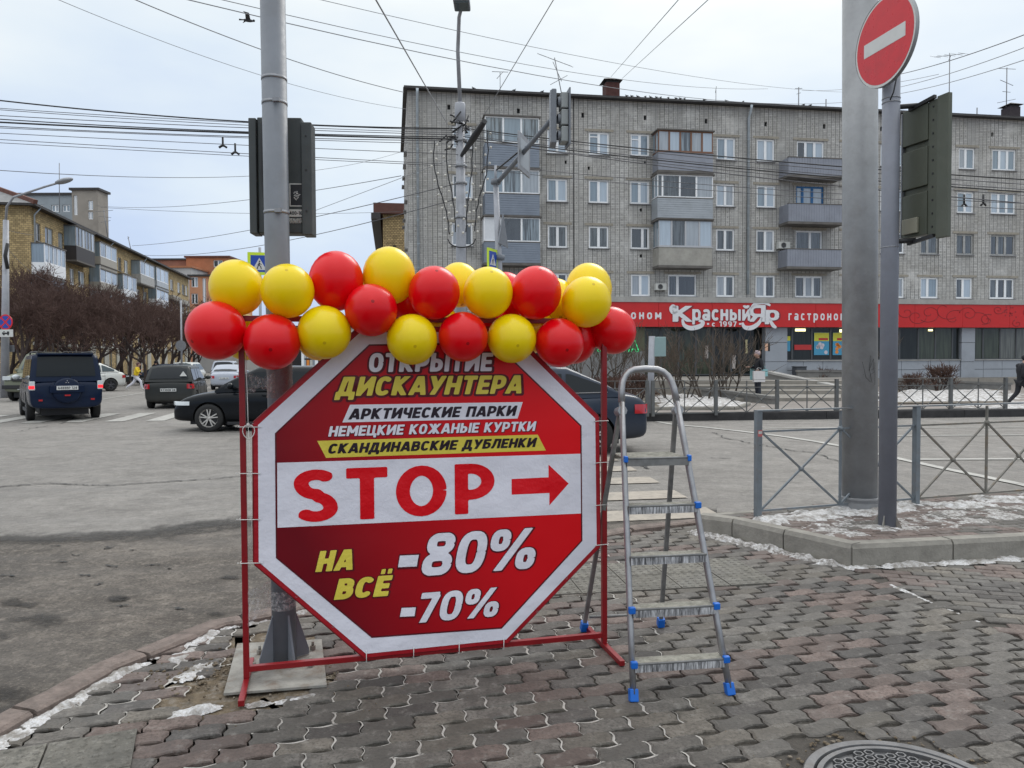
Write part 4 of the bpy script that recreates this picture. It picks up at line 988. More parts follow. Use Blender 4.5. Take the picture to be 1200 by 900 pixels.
# centre x, y, half width, half height (px), colour, in front of (-) or behind (+) the rail, label
BL = [
 (277,336,31.5,33,'yellow',-.02,'large yellow balloon at the upper left end, touching the grey pole from the left'),
 (337,340,31,33,'yellow',-.15,'yellow balloon in front of the grey pole, second in the upper row from the left'),
 (252,388,35,32,'red',-.10,'big red balloon jutting out farthest left, outside the left post'),
 (319,401,33,31.5,'red',-.17,'red balloon hanging low in front of the grey pole, right of the left post'),
 (380,390,31.5,32,'yellow',-.16,'yellow lower-row balloon between the low red one and the dimpled red one'),
 (394,328,32,35,'red',-.05,'tall red upper-row balloon between two yellow ones, left of the highest yellow one'),
 (456,322,31,33,'yellow',-.03,'highest yellow balloon of the garland, right of the tall red one'),
 (435,363,31,31.5,'red',-.17,'red balloon with a dark tip dimple facing us, below the highest yellow balloon'),
 (483,398,30,31.5,'yellow',-.17,'yellow balloon covering the start of the word at the top of the banner'),
 (509,342,30.5,32.5,'red',-.13,'red balloon in the upper row just right of the highest yellow balloon'),
 (538,333,25,29,'yellow',.14,'yellow balloon peeking out behind and between the upper red and yellow ones in the middle'),
 (572,342,29.5,31.5,'yellow',-.14,'round yellow balloon in the middle of the upper row below the traffic mast'),
 (543,395,29.5,31,'red',-.17,'red balloon over the end of the top word on the banner, lower row'),
 (628,342,30.5,32.5,'red',-.12,'red balloon of the upper row right of the middle yellow one'),
 (592,346,27,30,'red',.14,'red balloon almost hidden between the middle yellow one and the red one beside it'),
 (600,397,29,31,'yellow',-.16,'yellow balloon above the right end of the yellow headline on the banner'),
 (656,402,29,31.5,'red',-.16,'red balloon hanging over the upper right banner corner'),
 (690,336,27,29,'yellow',.10,'yellow balloon half hidden behind another yellow one at the upper right'),
 (687.5,353,29.5,31,'yellow',-.14,'yellow balloon at the top of the right post, in front of another yellow one'),
 (718,388,27.5,27.5,'red',.05,'red balloon farthest right, outside the right post'),
 (288,396,27,27,'yellow',.14,'yellow balloon low behind the left post, showing between two big red ones'),
 (374,397,26,28,'yellow',.15,'yellow balloon whose lower edge shows behind the banner corner at the upper left'),
 (478,350,27,28,'red',.13,'red balloon seen as a sliver between the red and yellow ones left of centre'),
 (322,398,26,27,'red',.14,'red balloon hidden behind the low red one beside the grey pole'),
 (627,388,26,28,'yellow',.14,'yellow balloon showing as a sliver under the red one right of centre'),
 (672,400,27,27,'red',.13,'red balloon showing behind the one at the upper right banner corner'),
 (698,383,24,25,'red',.14,'red balloon directly behind the top of the right post'),
 (650,352,26,28,'yellow',.14,'yellow balloon showing as a strip between the rightmost red and yellow upper-row ones'),
 (580,384,26,26,'red',.13,'red balloon behind the rail between the two central lower balloons'),
 (516,384,25,26,'yellow',.13,'yellow balloon behind the rail, a strip seen between the low yellow and red ones'),
 (440,350,25,27,'yellow',.14,'yellow balloon hidden behind the dimpled red one and the highest yellow one'),
]
for px, py, rw, rh, c, off, lab in BL:
    x, z = SP.L(px, py, -off); W = SP.W(x, off, z); q = CAMR.transposed() @ (W - cam.location); dep = -q.z; r = rw*dep/F_PX*.985; ry = rh*dep/F_PX
    o = thing('balloon', lab, 'balloon', W, 0, 'balloons tied along the top of the red frame')
    att = SP.W(min(SW, max(0, x)), .0, FH-.02 if z > FH-.1 else max(z+.05, FH-.1)); dvec = (W - att)
    if abs(off) < .06: dvec = Vector((dvec.x*1.0, dvec.y*.4-.02, dvec.z))
    if dvec.length < .02: dvec = Vector((0,-.1,.05))
    rot = dvec.to_track_quat('Z', 'Y').to_euler(); f = (ry/r) if abs(rh/rw-1) > .05 and off > -.12 else 1
    a = inst('skin', BM[c][0], o, (0,0,0), rot, (r, r, r*(1 if f == 1 else min(1.05, f)))); k = inst('knot', BM[c][1], o, (0,0,0), rot, (r, r, r))

# ================================================================ STEP LADDER
lf = G(742.5,821.5); rf = G(856,813.7); LO = (lf+rf)/2; lang = math.atan2(rf.y-lf.y, rf.x-lf.x)
ld = thing('step_ladder', 'aluminium five-tread stepladder with a hoop handrail and blue plastic feet', 'stepladder', (LO.x, LO.y, 0), lang)
hw = (rf-lf).length/2
def rail(sx, z):                                                # local point on a front rail
    w = hw - (hw-.147)*min(z,1.42)/1.42; return Vector((sx*w - .02*z/1.5, .50*z/1.56, z))
topc = rail(0, 1.56)
hoop = [rail(-1, z) for z in (.03,.3,.6,.9,1.2,1.38)]
for k in range(1, 12):
    a = math.pi - math.pi*k/12; c = rail(0, 1.40+.155*abs(math.sin(a))**.8); hoop.append(Vector((c.x + .146*math.copysign(abs(math.cos(a))**.62, math.cos(a)), c.y, c.z)))
hoop += [rail(1, z) for z in (1.38,1.2,.9,.6,.3,.03)]
nL = 5
MB().tube(hoop[:6], .0225, 8, flat=.7, up=(1,0,0)).build('front_rail', M['alu'], ld); MB().tube(hoop[-6:], .0225, 8, flat=.7, up=(1,0,0)).build('front_rail', M['alu'], ld)
MB().tube(hoop[5:-5], .0150*1.2, 10).build('handrail_hoop', M['alu'], ld)
for sx in (-1, 1):
    w0 = rail(sx, 1.34); b = Vector((sx*.235-.02, .935, .03)); t_ = w0 + Vector((0,.035,0)); MB().tube([b, t_], .016, 4, smooth=False).build('rear_leg', M['alu_dark'], ld, bevel=.002)
    for p, dr in ((rail(sx,.02), rail(sx,.1)-rail(sx,.02)), (b, t_-b)):
        f = MB(); dr.normalize(); f.tube([p-dr*.024, p+dr*.034], .029, 4, smooth=False); f.build('foot', M['blue_plastic'], ld, bevel=.004)
    MB().tube([w0+Vector((0,-.012,0)), w0+Vector((sx*.006,.05,-.012))], .026, 8).build('hinge', M['galv'], ld)
MB().tube([(-.225,.925,.09),(.185,.925,.09)], .008, 6).build('rear_brace', M['alu_dark'], ld)
for k, z in enumerate((.165,.40,.635,.87,1.10)):
    L_, R_ = rail(-1, z), rail(1, z); dp_ = .085 if k < 4 else .25
    s = MB(); s.box(L_.x+.008, R_.x-.008, L_.y-.035, L_.y-.035+dp_, z-.006, z); s.box(L_.x+.012, R_.x-.012, L_.y-.035+dp_-.003, L_.y-.035+dp_, z-.03, z-.006)
    nst = 9
    for q in range(nst):                                         # raised tread ribs
        yy = L_.y-.028 + (dp_-.014)*q/(nst-1); s.box(L_.x+.012, R_.x-.012, yy-.0018, yy+.0018, z, z+.0025)
    o = s.build('tread', M['tread'], ld)
    e_ = MB(); e_.box(L_.x+.004, R_.x-.004, L_.y-.040, L_.y-.035, z-.038, z+.002); e_.build('tread_edge', M['drip'] if k < 4 else M['alu_dark'], ld)
    n2 = MB(); n2.tube([(L_.x+.004,L_.y-.037,z+.001),(R_.x-.004,L_.y-.037,z+.001)], .006, 8); n2.build('nosing', M['alu_dark'], ld)
    if k in (0,1): caps = (-1,1)
    elif k == 3: caps = (1,)
    elif k == 4: caps = (-1,1)
    else: caps = ()
    for sx in caps:
        p = rail(sx, z); f = MB(); s_ = .016 if k != 4 else .010; f.box(p.x-s_, p.x+s_, p.y-.046, p.y-.020, z-.018, z+.014); f.build('tread_cap', M['blue_plastic'], ld, bevel=.004)

# ================================================================ NEAR LEFT POLE, ITS SIGNAL BOX
pc = Vector((G(327,786).x, G(327,786).y + .10)); PR = .0625
lp = thing('signal_pole', 'grey steel signal pole on a bolted foot with gussets, standing behind the banner', 'pole', (pc.x, pc.y, 0), R(8))
lean = (-.075, 0.0)
top = D(318.5, -60, pc.y); b = MB(); b.tube([(0,0,.02),(top.x-pc.x, 0, top.z)], PR, 40, r2=PR*1.02); b.build('shaft', M['pole_grey'], lp); lp.rotation_euler.z = 0
for k, a in enumerate((0, 90, 180, 270)):
    m = Matrix.Rotation(R(a+38), 4, 'Z'); g = MB(); g.add([m @ Vector(v) for v in ((PR-.01,-.005,.02),(.135,-.005,.02),(.135,-.005,.05),(PR-.01,-.005,.30),(PR-.01,.005,.02),(.135,.005,.02),(.135,.005,.05),(PR-.01,.005,.30))], [(0,1,2,3),(7,6,5,4),(0,4,5,1),(1,5,6,2),(2,6,7,3),(3,7,4,0)]); g.build('gusset', M['pole_grey'], lp)
g = MB(); g.prism([(G(x,y).x-pc.x, G(x,y).y-pc.y) for x, y in ((262,816),(383,806),(377,752),(278,757))], .002, .016); g.build('foot_plate', M['rust'], lp, bevel=.002)
for sx in (-1,1):
    for sy in (-1,1):
        m = Matrix.Rotation(R(12),4,'Z'); p = m @ Vector((sx*.14, sy*.12, .018)); g = MB(); g.tube([p, p+Vector((0,0,.022))], .016, 6, smooth=False); g.tube([p+Vector((0,0,.022)), p+Vector((0,0,.045))], .008, 8); g.build('bolt', M['rust'], lp)
def onpole(y): 
    z = D(320, y, pc.y).z; x = (top.x-pc.x)*(z-.02)/(top.z-.02); return x, z
for y in (93, 121.5, 249.5):
    x, z = onpole(y); g = MB(); g.lathe([(PR+.0015,z-.008),(PR+.003,z-.008),(PR+.003,z+.008),(PR+.0015,z+.008)], 40, 0, True, Matrix.Translation((x,0,0)), close=False)
    if y > 100: g.box(x+.012,x+.045,-PR-.014,-PR+.002,z-.010,z+.010)
    g.build('clamp_band', M['galv'], lp)
bd = pc.y + PR + .06
bl_ = D(291,137,bd); br_ = D(363,141,bd); bb_ = D(296,272,bd); bz1 = bl_.z; bz0 = bb_.z - .01; bw = br_.x - bl_.x
bx = thing('signal_box', 'dark grey metal signal housing clamped behind the left pole, with stickers', 'traffic signal', (bl_.x + .004, bd, bz0), R(3))
mbx = grimy('dark_housing', (.055,.062,.062), .45, .2, var=.2, scale=5, dirt=(.14,.13,.12), dirt_amt=.3)
h_ = bz1-bz0; g = MB(); g.box(0,bw*.12,-.02,.09,0,h_-.01); g.build('side_flange', mbx, bx, bevel=.004)
g = MB(); g.box(bw*.122,bw*.84,0,.1,.004,h_); g.build('housing', mbx, bx, bevel=.006)
g = MB(); g.box(bw*.842,bw*1.01,-.022,.085,-.006,h_-.03); g.build('side_flange', mbx, bx, bevel=.004)
g = MB(); g.tube([(bw*.30,-.03,h_+.07),(bw*.24,-.035,h_-.05),(bw*.22,-.03,h_*.5),(bw*.27,-.03,h_*.2),(bw*.36,-.02,-.1)], .009, 8); g.build('cable', M['black_plastic'], bx)
for zz in (.12, .34, .52): g = MB(); g.tube([(bw*.92,-.026,zz),(bw*.92,-.02,zz)], .005, 8); g.build('screw', M['ink'], bx)
def bxl(px, py): w = D(px, py, bd); return w.x - bx.location.x, w.z - bz0
stick = plain('sticker_paper', (.50,.50,.48), .5)
def sticker(px0, py0, px1, py1, y=-.003, rot=0, mat=stick, nm='sticker'):
    x0, z1 = bxl(px0, py0); x1, z0 = bxl(px1, py1); g = MB(); g.box(x0,x1,y,y+.0015,z0,z1); return g.build(nm, mat, bx), x0, z0, x1, z1
o, x0, z0, x1, z1 = sticker(338.5,214.5,356.5,241.5)
g = MB(); cx_, cz_ = (x0+x1)/2, (z0+z1)/2
g.quad((x0+.006,-.0036,z0+.006),(x1-.006,-.0036,z0+.006),(x1-.006,-.0036,z1-.006),(x0+.006,-.0036,z1-.006)); g.build('sticker_print', M['ink'], o)
g = MB(); random.seed(3)
for k in range(26): a = random.uniform(0,6.28); r = random.uniform(.004,.022); x_, z_ = cx_+r*math.cos(a)*.8, cz_+r*math.sin(a)*1.3; g.poly([(x_+.004*math.cos(t), -.0042, z_+.0035*math.sin(t)) for t in (.3,1.8,3.1,4.9)][::-1])
g.build('sticker_motif', stick, o)
o, x0, z0, x1, z1 = sticker(336,245,357,253.5)
text_mb('-400-163', x0+.003, z0+.010, x1-.003, z1-.010, -.0040, .2, 2.6).build('number', M['ink'], o)
g = MB(); random.seed(5)
for k in range(9): a = k*.7; g.tube([(x0+.012+.008*k+.004*math.cos(t+a), -.003, z0-.022+.014*math.sin(t*1.3+a)) for t in [i*.5 for i in range(12)]], .0012, 5)
tag(g.build('scribble', stick, bx), kind='stuff')
# film wrapped round pole and post
mf = N('clear_film'); mf.set(color=(.75,.72,.72), rough=.2, alpha=mf.ramp(mf.noise(55,4,.7), [(.42,(.04,.04,.04)),(.62,(.42,.42,.42))])); mf = mf.m
mt_ = N('brown_tape_film'); mt_.set(color=(.33,.20,.16), rough=.3, alpha=mt_.ramp(mt_.noise(40,4,.7), [(.3,(.10,.10,.10)),(.6,(.45,.45,.45))])); mt_ = mt_.m
def film(x0, x1, y0, y1, sag, lab, seed):
    a, za = SP.L(x0, y0); bpx = D(x1, y0, pc.y-PR-.004); z_b = D(x1, y1, pc.y-PR).z; n = 14; b = MB(); random.seed(seed)
    A = SP.W(a, -.02, za); B = Vector((bpx.x, bpx.y, bpx.z)); hgt = (y1-y0)/F_PX*4.0; vs = []; fs = []
    for i in range(n+1):
        for j in range(7):
            p = A.lerp(B, i/n); s = 1-sag*math.sin(math.pi*i/n); z = za - hgt*.5 + (j/6-.5)*hgt*s + random.uniform(-1,1)*.008
            vs.append((p.x, p.y + random.uniform(-.012,.012), z))
    for i in range(n):
        for j in range(6): fs.append((i*7+j, (i+1)*7+j, (i+1)*7+j+1, i*7+j+1))
    b.add(vs, fs); o = b.build('plastic_film', mf); return tag(o, lab, 'plastic film')
film(291, 322, 436, 462, .5, 'crumpled clear plastic film stretched from the left red post to the pole at car height', 2)
film(291, 318, 690, 730, .2, 'clear plastic film stretched between the left red post and the foot of the pole', 4)
def wrap(y0, y1, mat, lab):
    xa, za = onpole(y0); xb, zb = onpole(y1); g = MB(); n = 9
    pr = [(PR+.002+random.uniform(0,.003), zb+(za-zb)*i/n) for i in range(n+1)]
    g.lathe(pr, 28, 0, False, Matrix.Translation((pc.x+(xa+xb)/2, pc.y, 0)), close=False); return tag(g.build('tape_wrap', mat), lab, 'tape')
wrap(425, 466, mt_, 'brownish film and tape wound round the grey pole beneath the low red balloon')
wrap(690, 712, mf, 'clear film wound round the foot of the grey pole')
# ================================================================ GREY BRICK APARTMENT BUILDING
random.seed(21)
BP = Plane((-5.72, 42.9), (32.6, 48.9)); BW = 52.0; EAVE = BP.L(600, 112)[1]; BDEP = 12.4
def mat_brickwall(name, c, mort, bw, bh, msz=.02, patch=None, vert=.5, off=0.0, face='xz', fine=False):
    m = N(name); p = m.n('ShaderNodeSeparateXYZ', {0: m.co.outputs['Object']})
    cx = m.n('ShaderNodeCombineXYZ', {0: p.outputs['X' if face == 'xz' else 'Y'], 1: p.outputs['Z']}).outputs[0]
    def brick(w, h, ms, a, b, mo):
        x = m.n('ShaderNodeTexBrick', {'Scale': 1.0, 'Mortar Size': ms, 'Mortar Smooth': .1, 'Brick Width': w, 'Row Height': h, 'Color1': a + (1,), 'Color2': b + (1,), 'Mortar': mo + (1,)})
        x.offset = off; x.squash = 1; m.t.links.new(cx, x.inputs['Vector']); return x.outputs
    k_ = .86 if fine else .72; lo = tuple(v*k_ for v in c); hi = tuple(min(1, v*(2-k_)) for v in c)
    b1 = brick(bw, bh, msz, lo, hi, mort); cc = b1[0]
    cc = m.mix(m.ramp(m.noise(.45, 7, .65), [(.35, (.55,.55,.55)), (.65, (0,0,0))]), cc, (.55,.52,.46), 'MULTIPLY')
    b2 = brick(bw, 80, .018 if fine else msz*1.5, (1,1,1), (1,1,1), (0,0,0)); cc = m.mix(m.math('MULTIPLY', b2[1], vert), cc, tuple(v*.5 for v in mort))
    if fine:
        b3 = brick(.27, .30, .115, (0,0,0), (0,0,0), (1,1,1)); cc = m.mix(m.math('MULTIPLY', m.math('SUBTRACT', 1, b3[1]), m.ramp(m.noise(2, 4), [(.4, (.15,.15,.15)), (.6, (.85,.85,.85))])), cc, tuple(v*.9 for v in mort))
    sp = m.noise(2.6, 5, .7); cc = m.mix(m.ramp(sp, [(.3, (.35,.35,.35)), (.5, (0,0,0))]), cc, tuple(v*.35 for v in c))
    if fine:
        mp = m.n('ShaderNodeMapping', {'Vector': m.co.outputs['Object'], 'Scale': (1.1, 1.1, .10)}); cc = m.mix(m.ramp(m.noise(1.0, 7, .65, mp.outputs[0]), [(.36, (.7,.7,.7)), (.52, (0,0,0))]), cc, tuple(v*.62 for v in c))
        mp = m.n('ShaderNodeMapping', {'Vector': m.co.outputs['Object'], 'Scale': (.5, .5, .4), 'Location': (9,2,4)}); cc = m.mix(m.ramp(m.noise(1.0, 6, .6, mp.outputs[0]), [(.55, (0,0,0)), (.66, (.45,.45,.45))]), cc, tuple(min(1, v*1.35) for v in c))
    if patch: cc = m.mix(m.ramp(m.noise(.35, 5), [(.5, (0,0,0)), (.65, (.7,.7,.7))]), cc, patch)
    m.set(color=cc, rough=.9); m.bump(m.math('SUBTRACT', 1, b1[1]), .5, .02); return m.m
wallM = mat_brickwall('silicate_brick', (.52,.51,.49), (.22,.215,.21), .27, .10, .008, vert=1.0, fine=True)
wallS = mat_brickwall('silicate_brick_side', (.52,.51,.49), (.22,.215,.21), .27, .10, .008, vert=1.0, fine=True, face='yz')
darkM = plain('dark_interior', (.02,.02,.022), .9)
lintel = grimy('cement_surround', (.33,.30,.25), .9, var=.2, scale=4)
pvc = plain('white_window_frame', (.86,.87,.88), .4); oldw = grimy('old_wood_frame', (.38,.38,.37), .7, scale=4); brw = plain('brown_wood_frame', (.20,.10,.06), .6); blw = plain('blue_frame', (.03,.16,.38), .5)
sillM = plain('metal_sill', (.23,.23,.24), .5)
def pane_mat(name, c, rough=.04, st=.25, sp_=.9):
    m = N(name); p = m.co.outputs['Object']; mp = m.n('ShaderNodeMapping', {'Vector': p, 'Scale': (9, 9, .6)})
    f = m.noise(1.0, 3, .5, mp.outputs[0]); m.set(color=m.mix(m.ramp(f, [(.4,(0,0,0)),(.6,(1,1,1))]), tuple(x*(1-st) for x in c), tuple(min(1,x*(1+st)) for x in c)), rough=rough, spec=sp_, coat=sp_*.9); return m.m
panes = [pane_mat('pane_dark', (.03,.035,.04)), pane_mat('pane_sky_reflection', (.20,.26,.31), st=.1), pane_mat('pane_curtain', (.30,.33,.36), st=.12), pane_mat('pane_net', (.38,.45,.52), st=.06), pane_mat('pane_dim', (.055,.065,.07), st=.6)]  # second pane: the sky's bluish reflection is put into its base colour
def window(parent, x0, x1, z0, z1, y, mull=(.5,), fm=None, pm=None, sill=True, fw=.06, name='window', lint=True, transom=None, sub=True):
    """frame with mullions is the part, each glass field a sub-part"""
    fm = fm or pvc; f = MB(); Y1 = y+.07
    f.box(x0,x0+fw,y,Y1,z0,z1); f.box(x1-fw,x1,y,Y1,z0,z1); f.box(x0+fw,x1-fw,y+.001,Y1,z0,z0+fw); f.box(x0+fw,x1-fw,y+.001,Y1,z1-fw,z1)
    xs = [x0+fw] + [x0+(x1-x0)*q for q in mull] + [x1-fw]
    for q in xs[1:-1]: f.box(q-fw*.8,q+fw*.8,y-.004,Y1,z0+fw+.001,z1-fw-.001)
    if transom: f.box(xs[transom[0]], xs[transom[0]+1], y+.002, Y1, z0+(z1-z0)*transom[1]-.03, z0+(z1-z0)*transom[1]+.03)
    w = f.build(name, fm, parent)
    for i in range(len(xs)-1):
        g = MB(); a, b = xs[i], xs[i+1]; g.quad((a,y+.035,z0+fw*.5),(b,y+.035,z0+fw*.5),(b,y+.035,z1-fw*.5),(a,y+.035,z1-fw*.5))
        p = pm if pm else panes[0]
        if isinstance(p, (list, tuple)): p = p[i % len(p)]
        g.build('pane', p, w)
    if sill:
        g = MB(); g.box(x0-.05,x1+.05,y-.20,y+.0,z0-.05,z0-.015); g.build('sill', sillM, w)
    return w
def wall_mb(X0, X1, Z0, Z1, ops, y=0.0, rev=.14, mb=None):
    mb = mb or MB(); xs = sorted(set([X0, X1] + [v for o in ops for v in o[:2]])); zs = sorted(set([Z0, Z1] + [v for o in ops for v in o[2:4]]))
    for j in range(len(zs)-1):
        run = None
        for i in range(len(xs)-1):
            cx_, cz_ = (xs[i]+xs[i+1])/2, (zs[j]+zs[j+1])/2; hole = any(o[0] < cx_ < o[1] and o[2] < cz_ < o[3] for o in ops)
            if not hole and run is None: run = xs[i]
            if hole and run is not None: mb.quad((run,y,zs[j]),(xs[i],y,zs[j]),(xs[i],y,zs[j+1]),(run,y,zs[j+1])); run = None
        if run is not None: mb.quad((run,y,zs[j]),(X1,y,zs[j]),(X1,y,zs[j+1]),(run,y,zs[j+1]))
    for a, b, c, d in ops:
        y2 = y+rev; mb.quad((a,y,c),(a,y2,c),(a,y2,d),(a,y,d)); mb.quad((b,y,d),(b,y2,d),(b,y2,c),(b,y,c)); mb.quad((a,y,c),(b,y,c),(b,y2,c),(a,y2,c)); mb.quad((a,y,d),(a,y2,d),(b,y2,d),(b,y,d))
    return mb
blk = thing('apartment_building', 'long five-storey grey silicate brick apartment block with balconies above the red shop band', 'apartment block', (BP.A.x, BP.A.y, 0), BP.ang)
WN = []      # (px0,py0,px1,py1, mullions, frame, panes, transom)
P = panes
def W_(x0, y0, x1, y1, mull=(.5,), fm=None, pm=None, tr=None): WN.append((x0,y0,x1,y1,mull,fm,pm,tr))
W_(641,150.5,665,179.5,(.5,),None,[P[3],P[3]]); W_(641,210.5,665,236.5,(.5,),None,[P[1],P[3]]); W_(642,265.5,665,291.5,(.5,),None,[P[4],P[4]])
W_(642,321,665,347,(.5,),None,[P[4],P[0]])
W_(690,155,714,181,(.5,),None,[P[1],P[3]],(0,.8)); W_(690,211.5,713.5,238.5,(.5,),None,[P[1],P[3]]); W_(690,266.5,713.5,291.5,(.5,),None,[P[4],P[4]]); W_(690,322,714,348,(.5,),None,[P[4],P[0]])
W_(739,157,761,180.5,(.5,),None,[P[3],P[1]],(0,.75)); W_(738.5,212,761,239,(.5,),None,[P[1],P[3]]); W_(739,268,761,292.5,(.65,),None,[P[0],P[4]]); W_(739.5,322.5,762,347.5,(.5,),None,[P[2],P[3]])
W_(783,322.5,816.5,347.5,(.34,),None,[P[4],P[0]])
W_(840,161,862,188,(.5,),None,[P[1],P[3]]); W_(839.5,216,861,242.5,(.5,),None,[P[3],P[2]]); W_(839.5,269.5,861,294,(.5,),None,[P[4],P[4]]); W_(839.5,324,861,348,(.5,),None,[P[2],P[4]])
W_(887,163,908,190,(.5,),None,[P[3],P[3]]); W_(887,218,909,243.5,(.5,),None,[P[1],P[3]]); W_(886.5,270.5,908,295.5,(.5,),None,[P[4],P[2]]); W_(885.5,322.5,908.5,349,(.5,),None,[P[2],P[4]])
W_(934,165.5,966,192,(.33,.66),None,[P[0],P[1],P[3]]); W_(933,218.5,965.5,245,(.25,.6),blw,[P[3],P[3],P[3]]); W_(932.5,271,964,297,(.55,),None,[P[4],P[4]]); W_(932,324,964,348.5,(.36,.66),None,[P[4],P[2],P[4]])
for y0, y1, pmm in ((168,193,P[3]),(221,246,P[1]),(271.5,295,P[0]),(324.3,348,P[2])):
    W_(988,y0,1010,y1,(.5,),None,[pmm,P[3] if pmm is not P[0] else P[0]])
for y0, y1, pmm in ((170,195,P[3]),(222,247.5,P[3]),(272,296,P[0]),(324.5,348,P[2])):
    W_(1032,y0,1060,y1,(.33,.66),None,[pmm]*3)
for y0, y1, pmm, fm in ((171.5,197,P[3],None),(223.5,248.5,P[1],None),(273,297.5,P[4],oldw),(324.3,348.5,P[3],None)):
    W_(1079,y0,1100,y1,(.42,),fm,[pmm,P[1] if fm is None else pmm])
W_(1124,173.5,1143,198.5,(.45,),None,[P[2],P[1]]); W_(1122,225,1141.5,249.5,(.5,),None,[P[1],P[3]]); W_(1121,274,1141,298.5,(.5,),oldw,[P[4],P[4]]); W_(1120.5,324.5,1140,349,(.45,),None,[P[4],P[3]])
W_(1163,175,1191,200,(.33,.66),None,[P[1],P[3],P[1]]); W_(1161.5,225.8,1190.5,250.5,(.33,.66),None,[P[3],P[1],P[1]]); W_(1161,275.3,1190,299.5,(.3,.62),oldw,[P[4],P[4],P[0]]); W_(1160,325,1189,349.3,(.33,.66),None,[P[4],P[0],P[4]])
for a, b in ((1214,1236),(1262,1290)):
    for y0, y1 in ((177,202),(227,252),(276.5,301),(326,350)): W_(a,y0,b,y1,(.5,),None,[random.choice(P),random.choice(P)])
W_(530,147,553,170,(.5,),None,[P[3],P[3]]); W_(530,203,554,229.5,(.5,),None,[P[4],P[3]]); W_(529,262,554,289,(.5,),None,[P[2],P[4]]); W_(529,319,554,345,(.5,),None,[P[0],P[4]])
# the openings behind balconies
for x0, x1 in ((577,622),(781,826)):
    for y0, y1 in ((150,176),(206,232),(262,288)): W_(x0,y0,x1,y1,(.35,.65),None,[P[2],P[0],P[4]])
ops = []; locW = []
for (x0,y0,x1,y1,mu,fm,pmm,tr) in WN:
    a, zt = BP.L(x0, y0); c, zt2 = BP.L(x1, y0); _, zb = BP.L((x0+x1)/2, y1); _, zt = BP.L((x0+x1)/2, y0)
    locW.append([a, c, zb, zt, mu, fm, pmm, tr])
# align storeys: snap heads and sills of each row
rows = {}
for w in locW:
    k = round((w[2]-5.3)/2.75); rows.setdefault(k, []).append(w)
for k, L in rows.items():
    zb = sorted(w[2] for w in L)[len(L)//2]; zt = sorted(w[3] for w in L)[len(L)//2]
    for w in L: w[2] = zb + (w[2]-zb)*.25; w[3] = zt + (w[3]-zt)*.25
ops = [tuple(w[:4]) for w in locW]
vents = [(526,125.5),(607.5,130),(683,135),(756,138),(827.5,142),(897.5,145.5),(966,148),(1033,151),(1100,154.5),(1163,157.6),(756,190),(690,197),(751,246),(751,300),(663,190)]
vops = []
for x, y in vents:
    a, z = BP.L(x, y); s_ = .085 if y < 160 else .06; vops.append((a-s_, a+s_, z-s_*1.6, z+s_*1.6))
wall_mb(0, BW, 0, EAVE, ops + vops).build('front_wall', wallM, blk)
b = MB()
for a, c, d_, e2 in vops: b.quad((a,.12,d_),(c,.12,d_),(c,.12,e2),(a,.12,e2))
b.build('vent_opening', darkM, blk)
for a, c, zb, zt, mu, fm, pmm, tr in locW:
    window(blk, a+.002, c-.002, zb+.002, zt-.002, .08, mu, fm, pmm, True, .095, transom=tr)
    g = MB(); g.box(a-.25, c+.25, -.03, .0, zt+.03, zt+.17)
    if 1: g.build('lintel', lintel, blk)
# side wall with narrow windows, seen very obliquely
sops = []
for r_ in range(4):
    zb = 5.35+2.78*r_
    for yc in (2.2, 5.2, 8.2, 10.8): sops.append((yc-.55, yc+.55, zb, zb+1.5))
sw = wall_mb(0, BDEP, 0, EAVE, sops)
sw.v = [(-v[1]*-1, v[0], v[2]) for v in sw.v]      # local x,y swapped: wall stands at x=0 running back
sw.f = [tuple(reversed(f)) for f in sw.f]
sw.build('side_wall', wallS, blk)
for yc0, yc1, zb, zt in sops:
    f = MB(); x = .08
    f.box(x,x+.06,yc0,yc0+.06,zb,zt); f.box(x,x+.06,yc1-.06,yc1,zb,zt); f.box(x,x+.06,yc0+.06,yc1-.06,zb,zb+.06); f.box(x,x+.06,yc0+.06,yc1-.06,zt-.06,zt); f.box(x,x+.06,(yc0+yc1)/2-.04,(yc0+yc1)/2+.04,zb+.06,zt-.06)
    w = f.build('window', pvc if random.random() < .6 else oldw, blk); g = MB(); g.quad((x+.03,yc1,zb),(x+.03,yc0,zb),(x+.03,yc0,zt),(x+.03,yc1,zt)); g.build('pane', random.choice(P), w)
    g = MB(); g.box(-.18,0,yc0-.04,yc1+.04,zb-.05,zb-.01); g.build('sill', sillM, w)
b = MB(); b.box(.3,BW-.05,.35,BDEP-.05,0,EAVE-.1); b.quad((BW,0,0),(BW,BDEP,0),(BW,BDEP,EAVE),(BW,0,EAVE)); b.quad((BW,BDEP,0),(0,BDEP,0),(0,BDEP,EAVE),(BW,BDEP,EAVE)); b.build('rear_wall', wallM, blk)
roofM = grimy('dark_roof_metal', (.045,.042,.042), .6, .2, var=.3, scale=3)
b = MB(); b.box(-.22,BW+.4,-.38,BDEP+.3,EAVE,EAVE+.05); b.box(-.18,BW+.35,-.34,BDEP+.25,EAVE+.05,EAVE+.16); b.build('roof', roofM, blk)
b = MB()
for x in [q*1.2 for q in range(44)]: b.tube([(x,-.5,EAVE+.42),(x,-.5,EAVE+.42)], .01, 4)
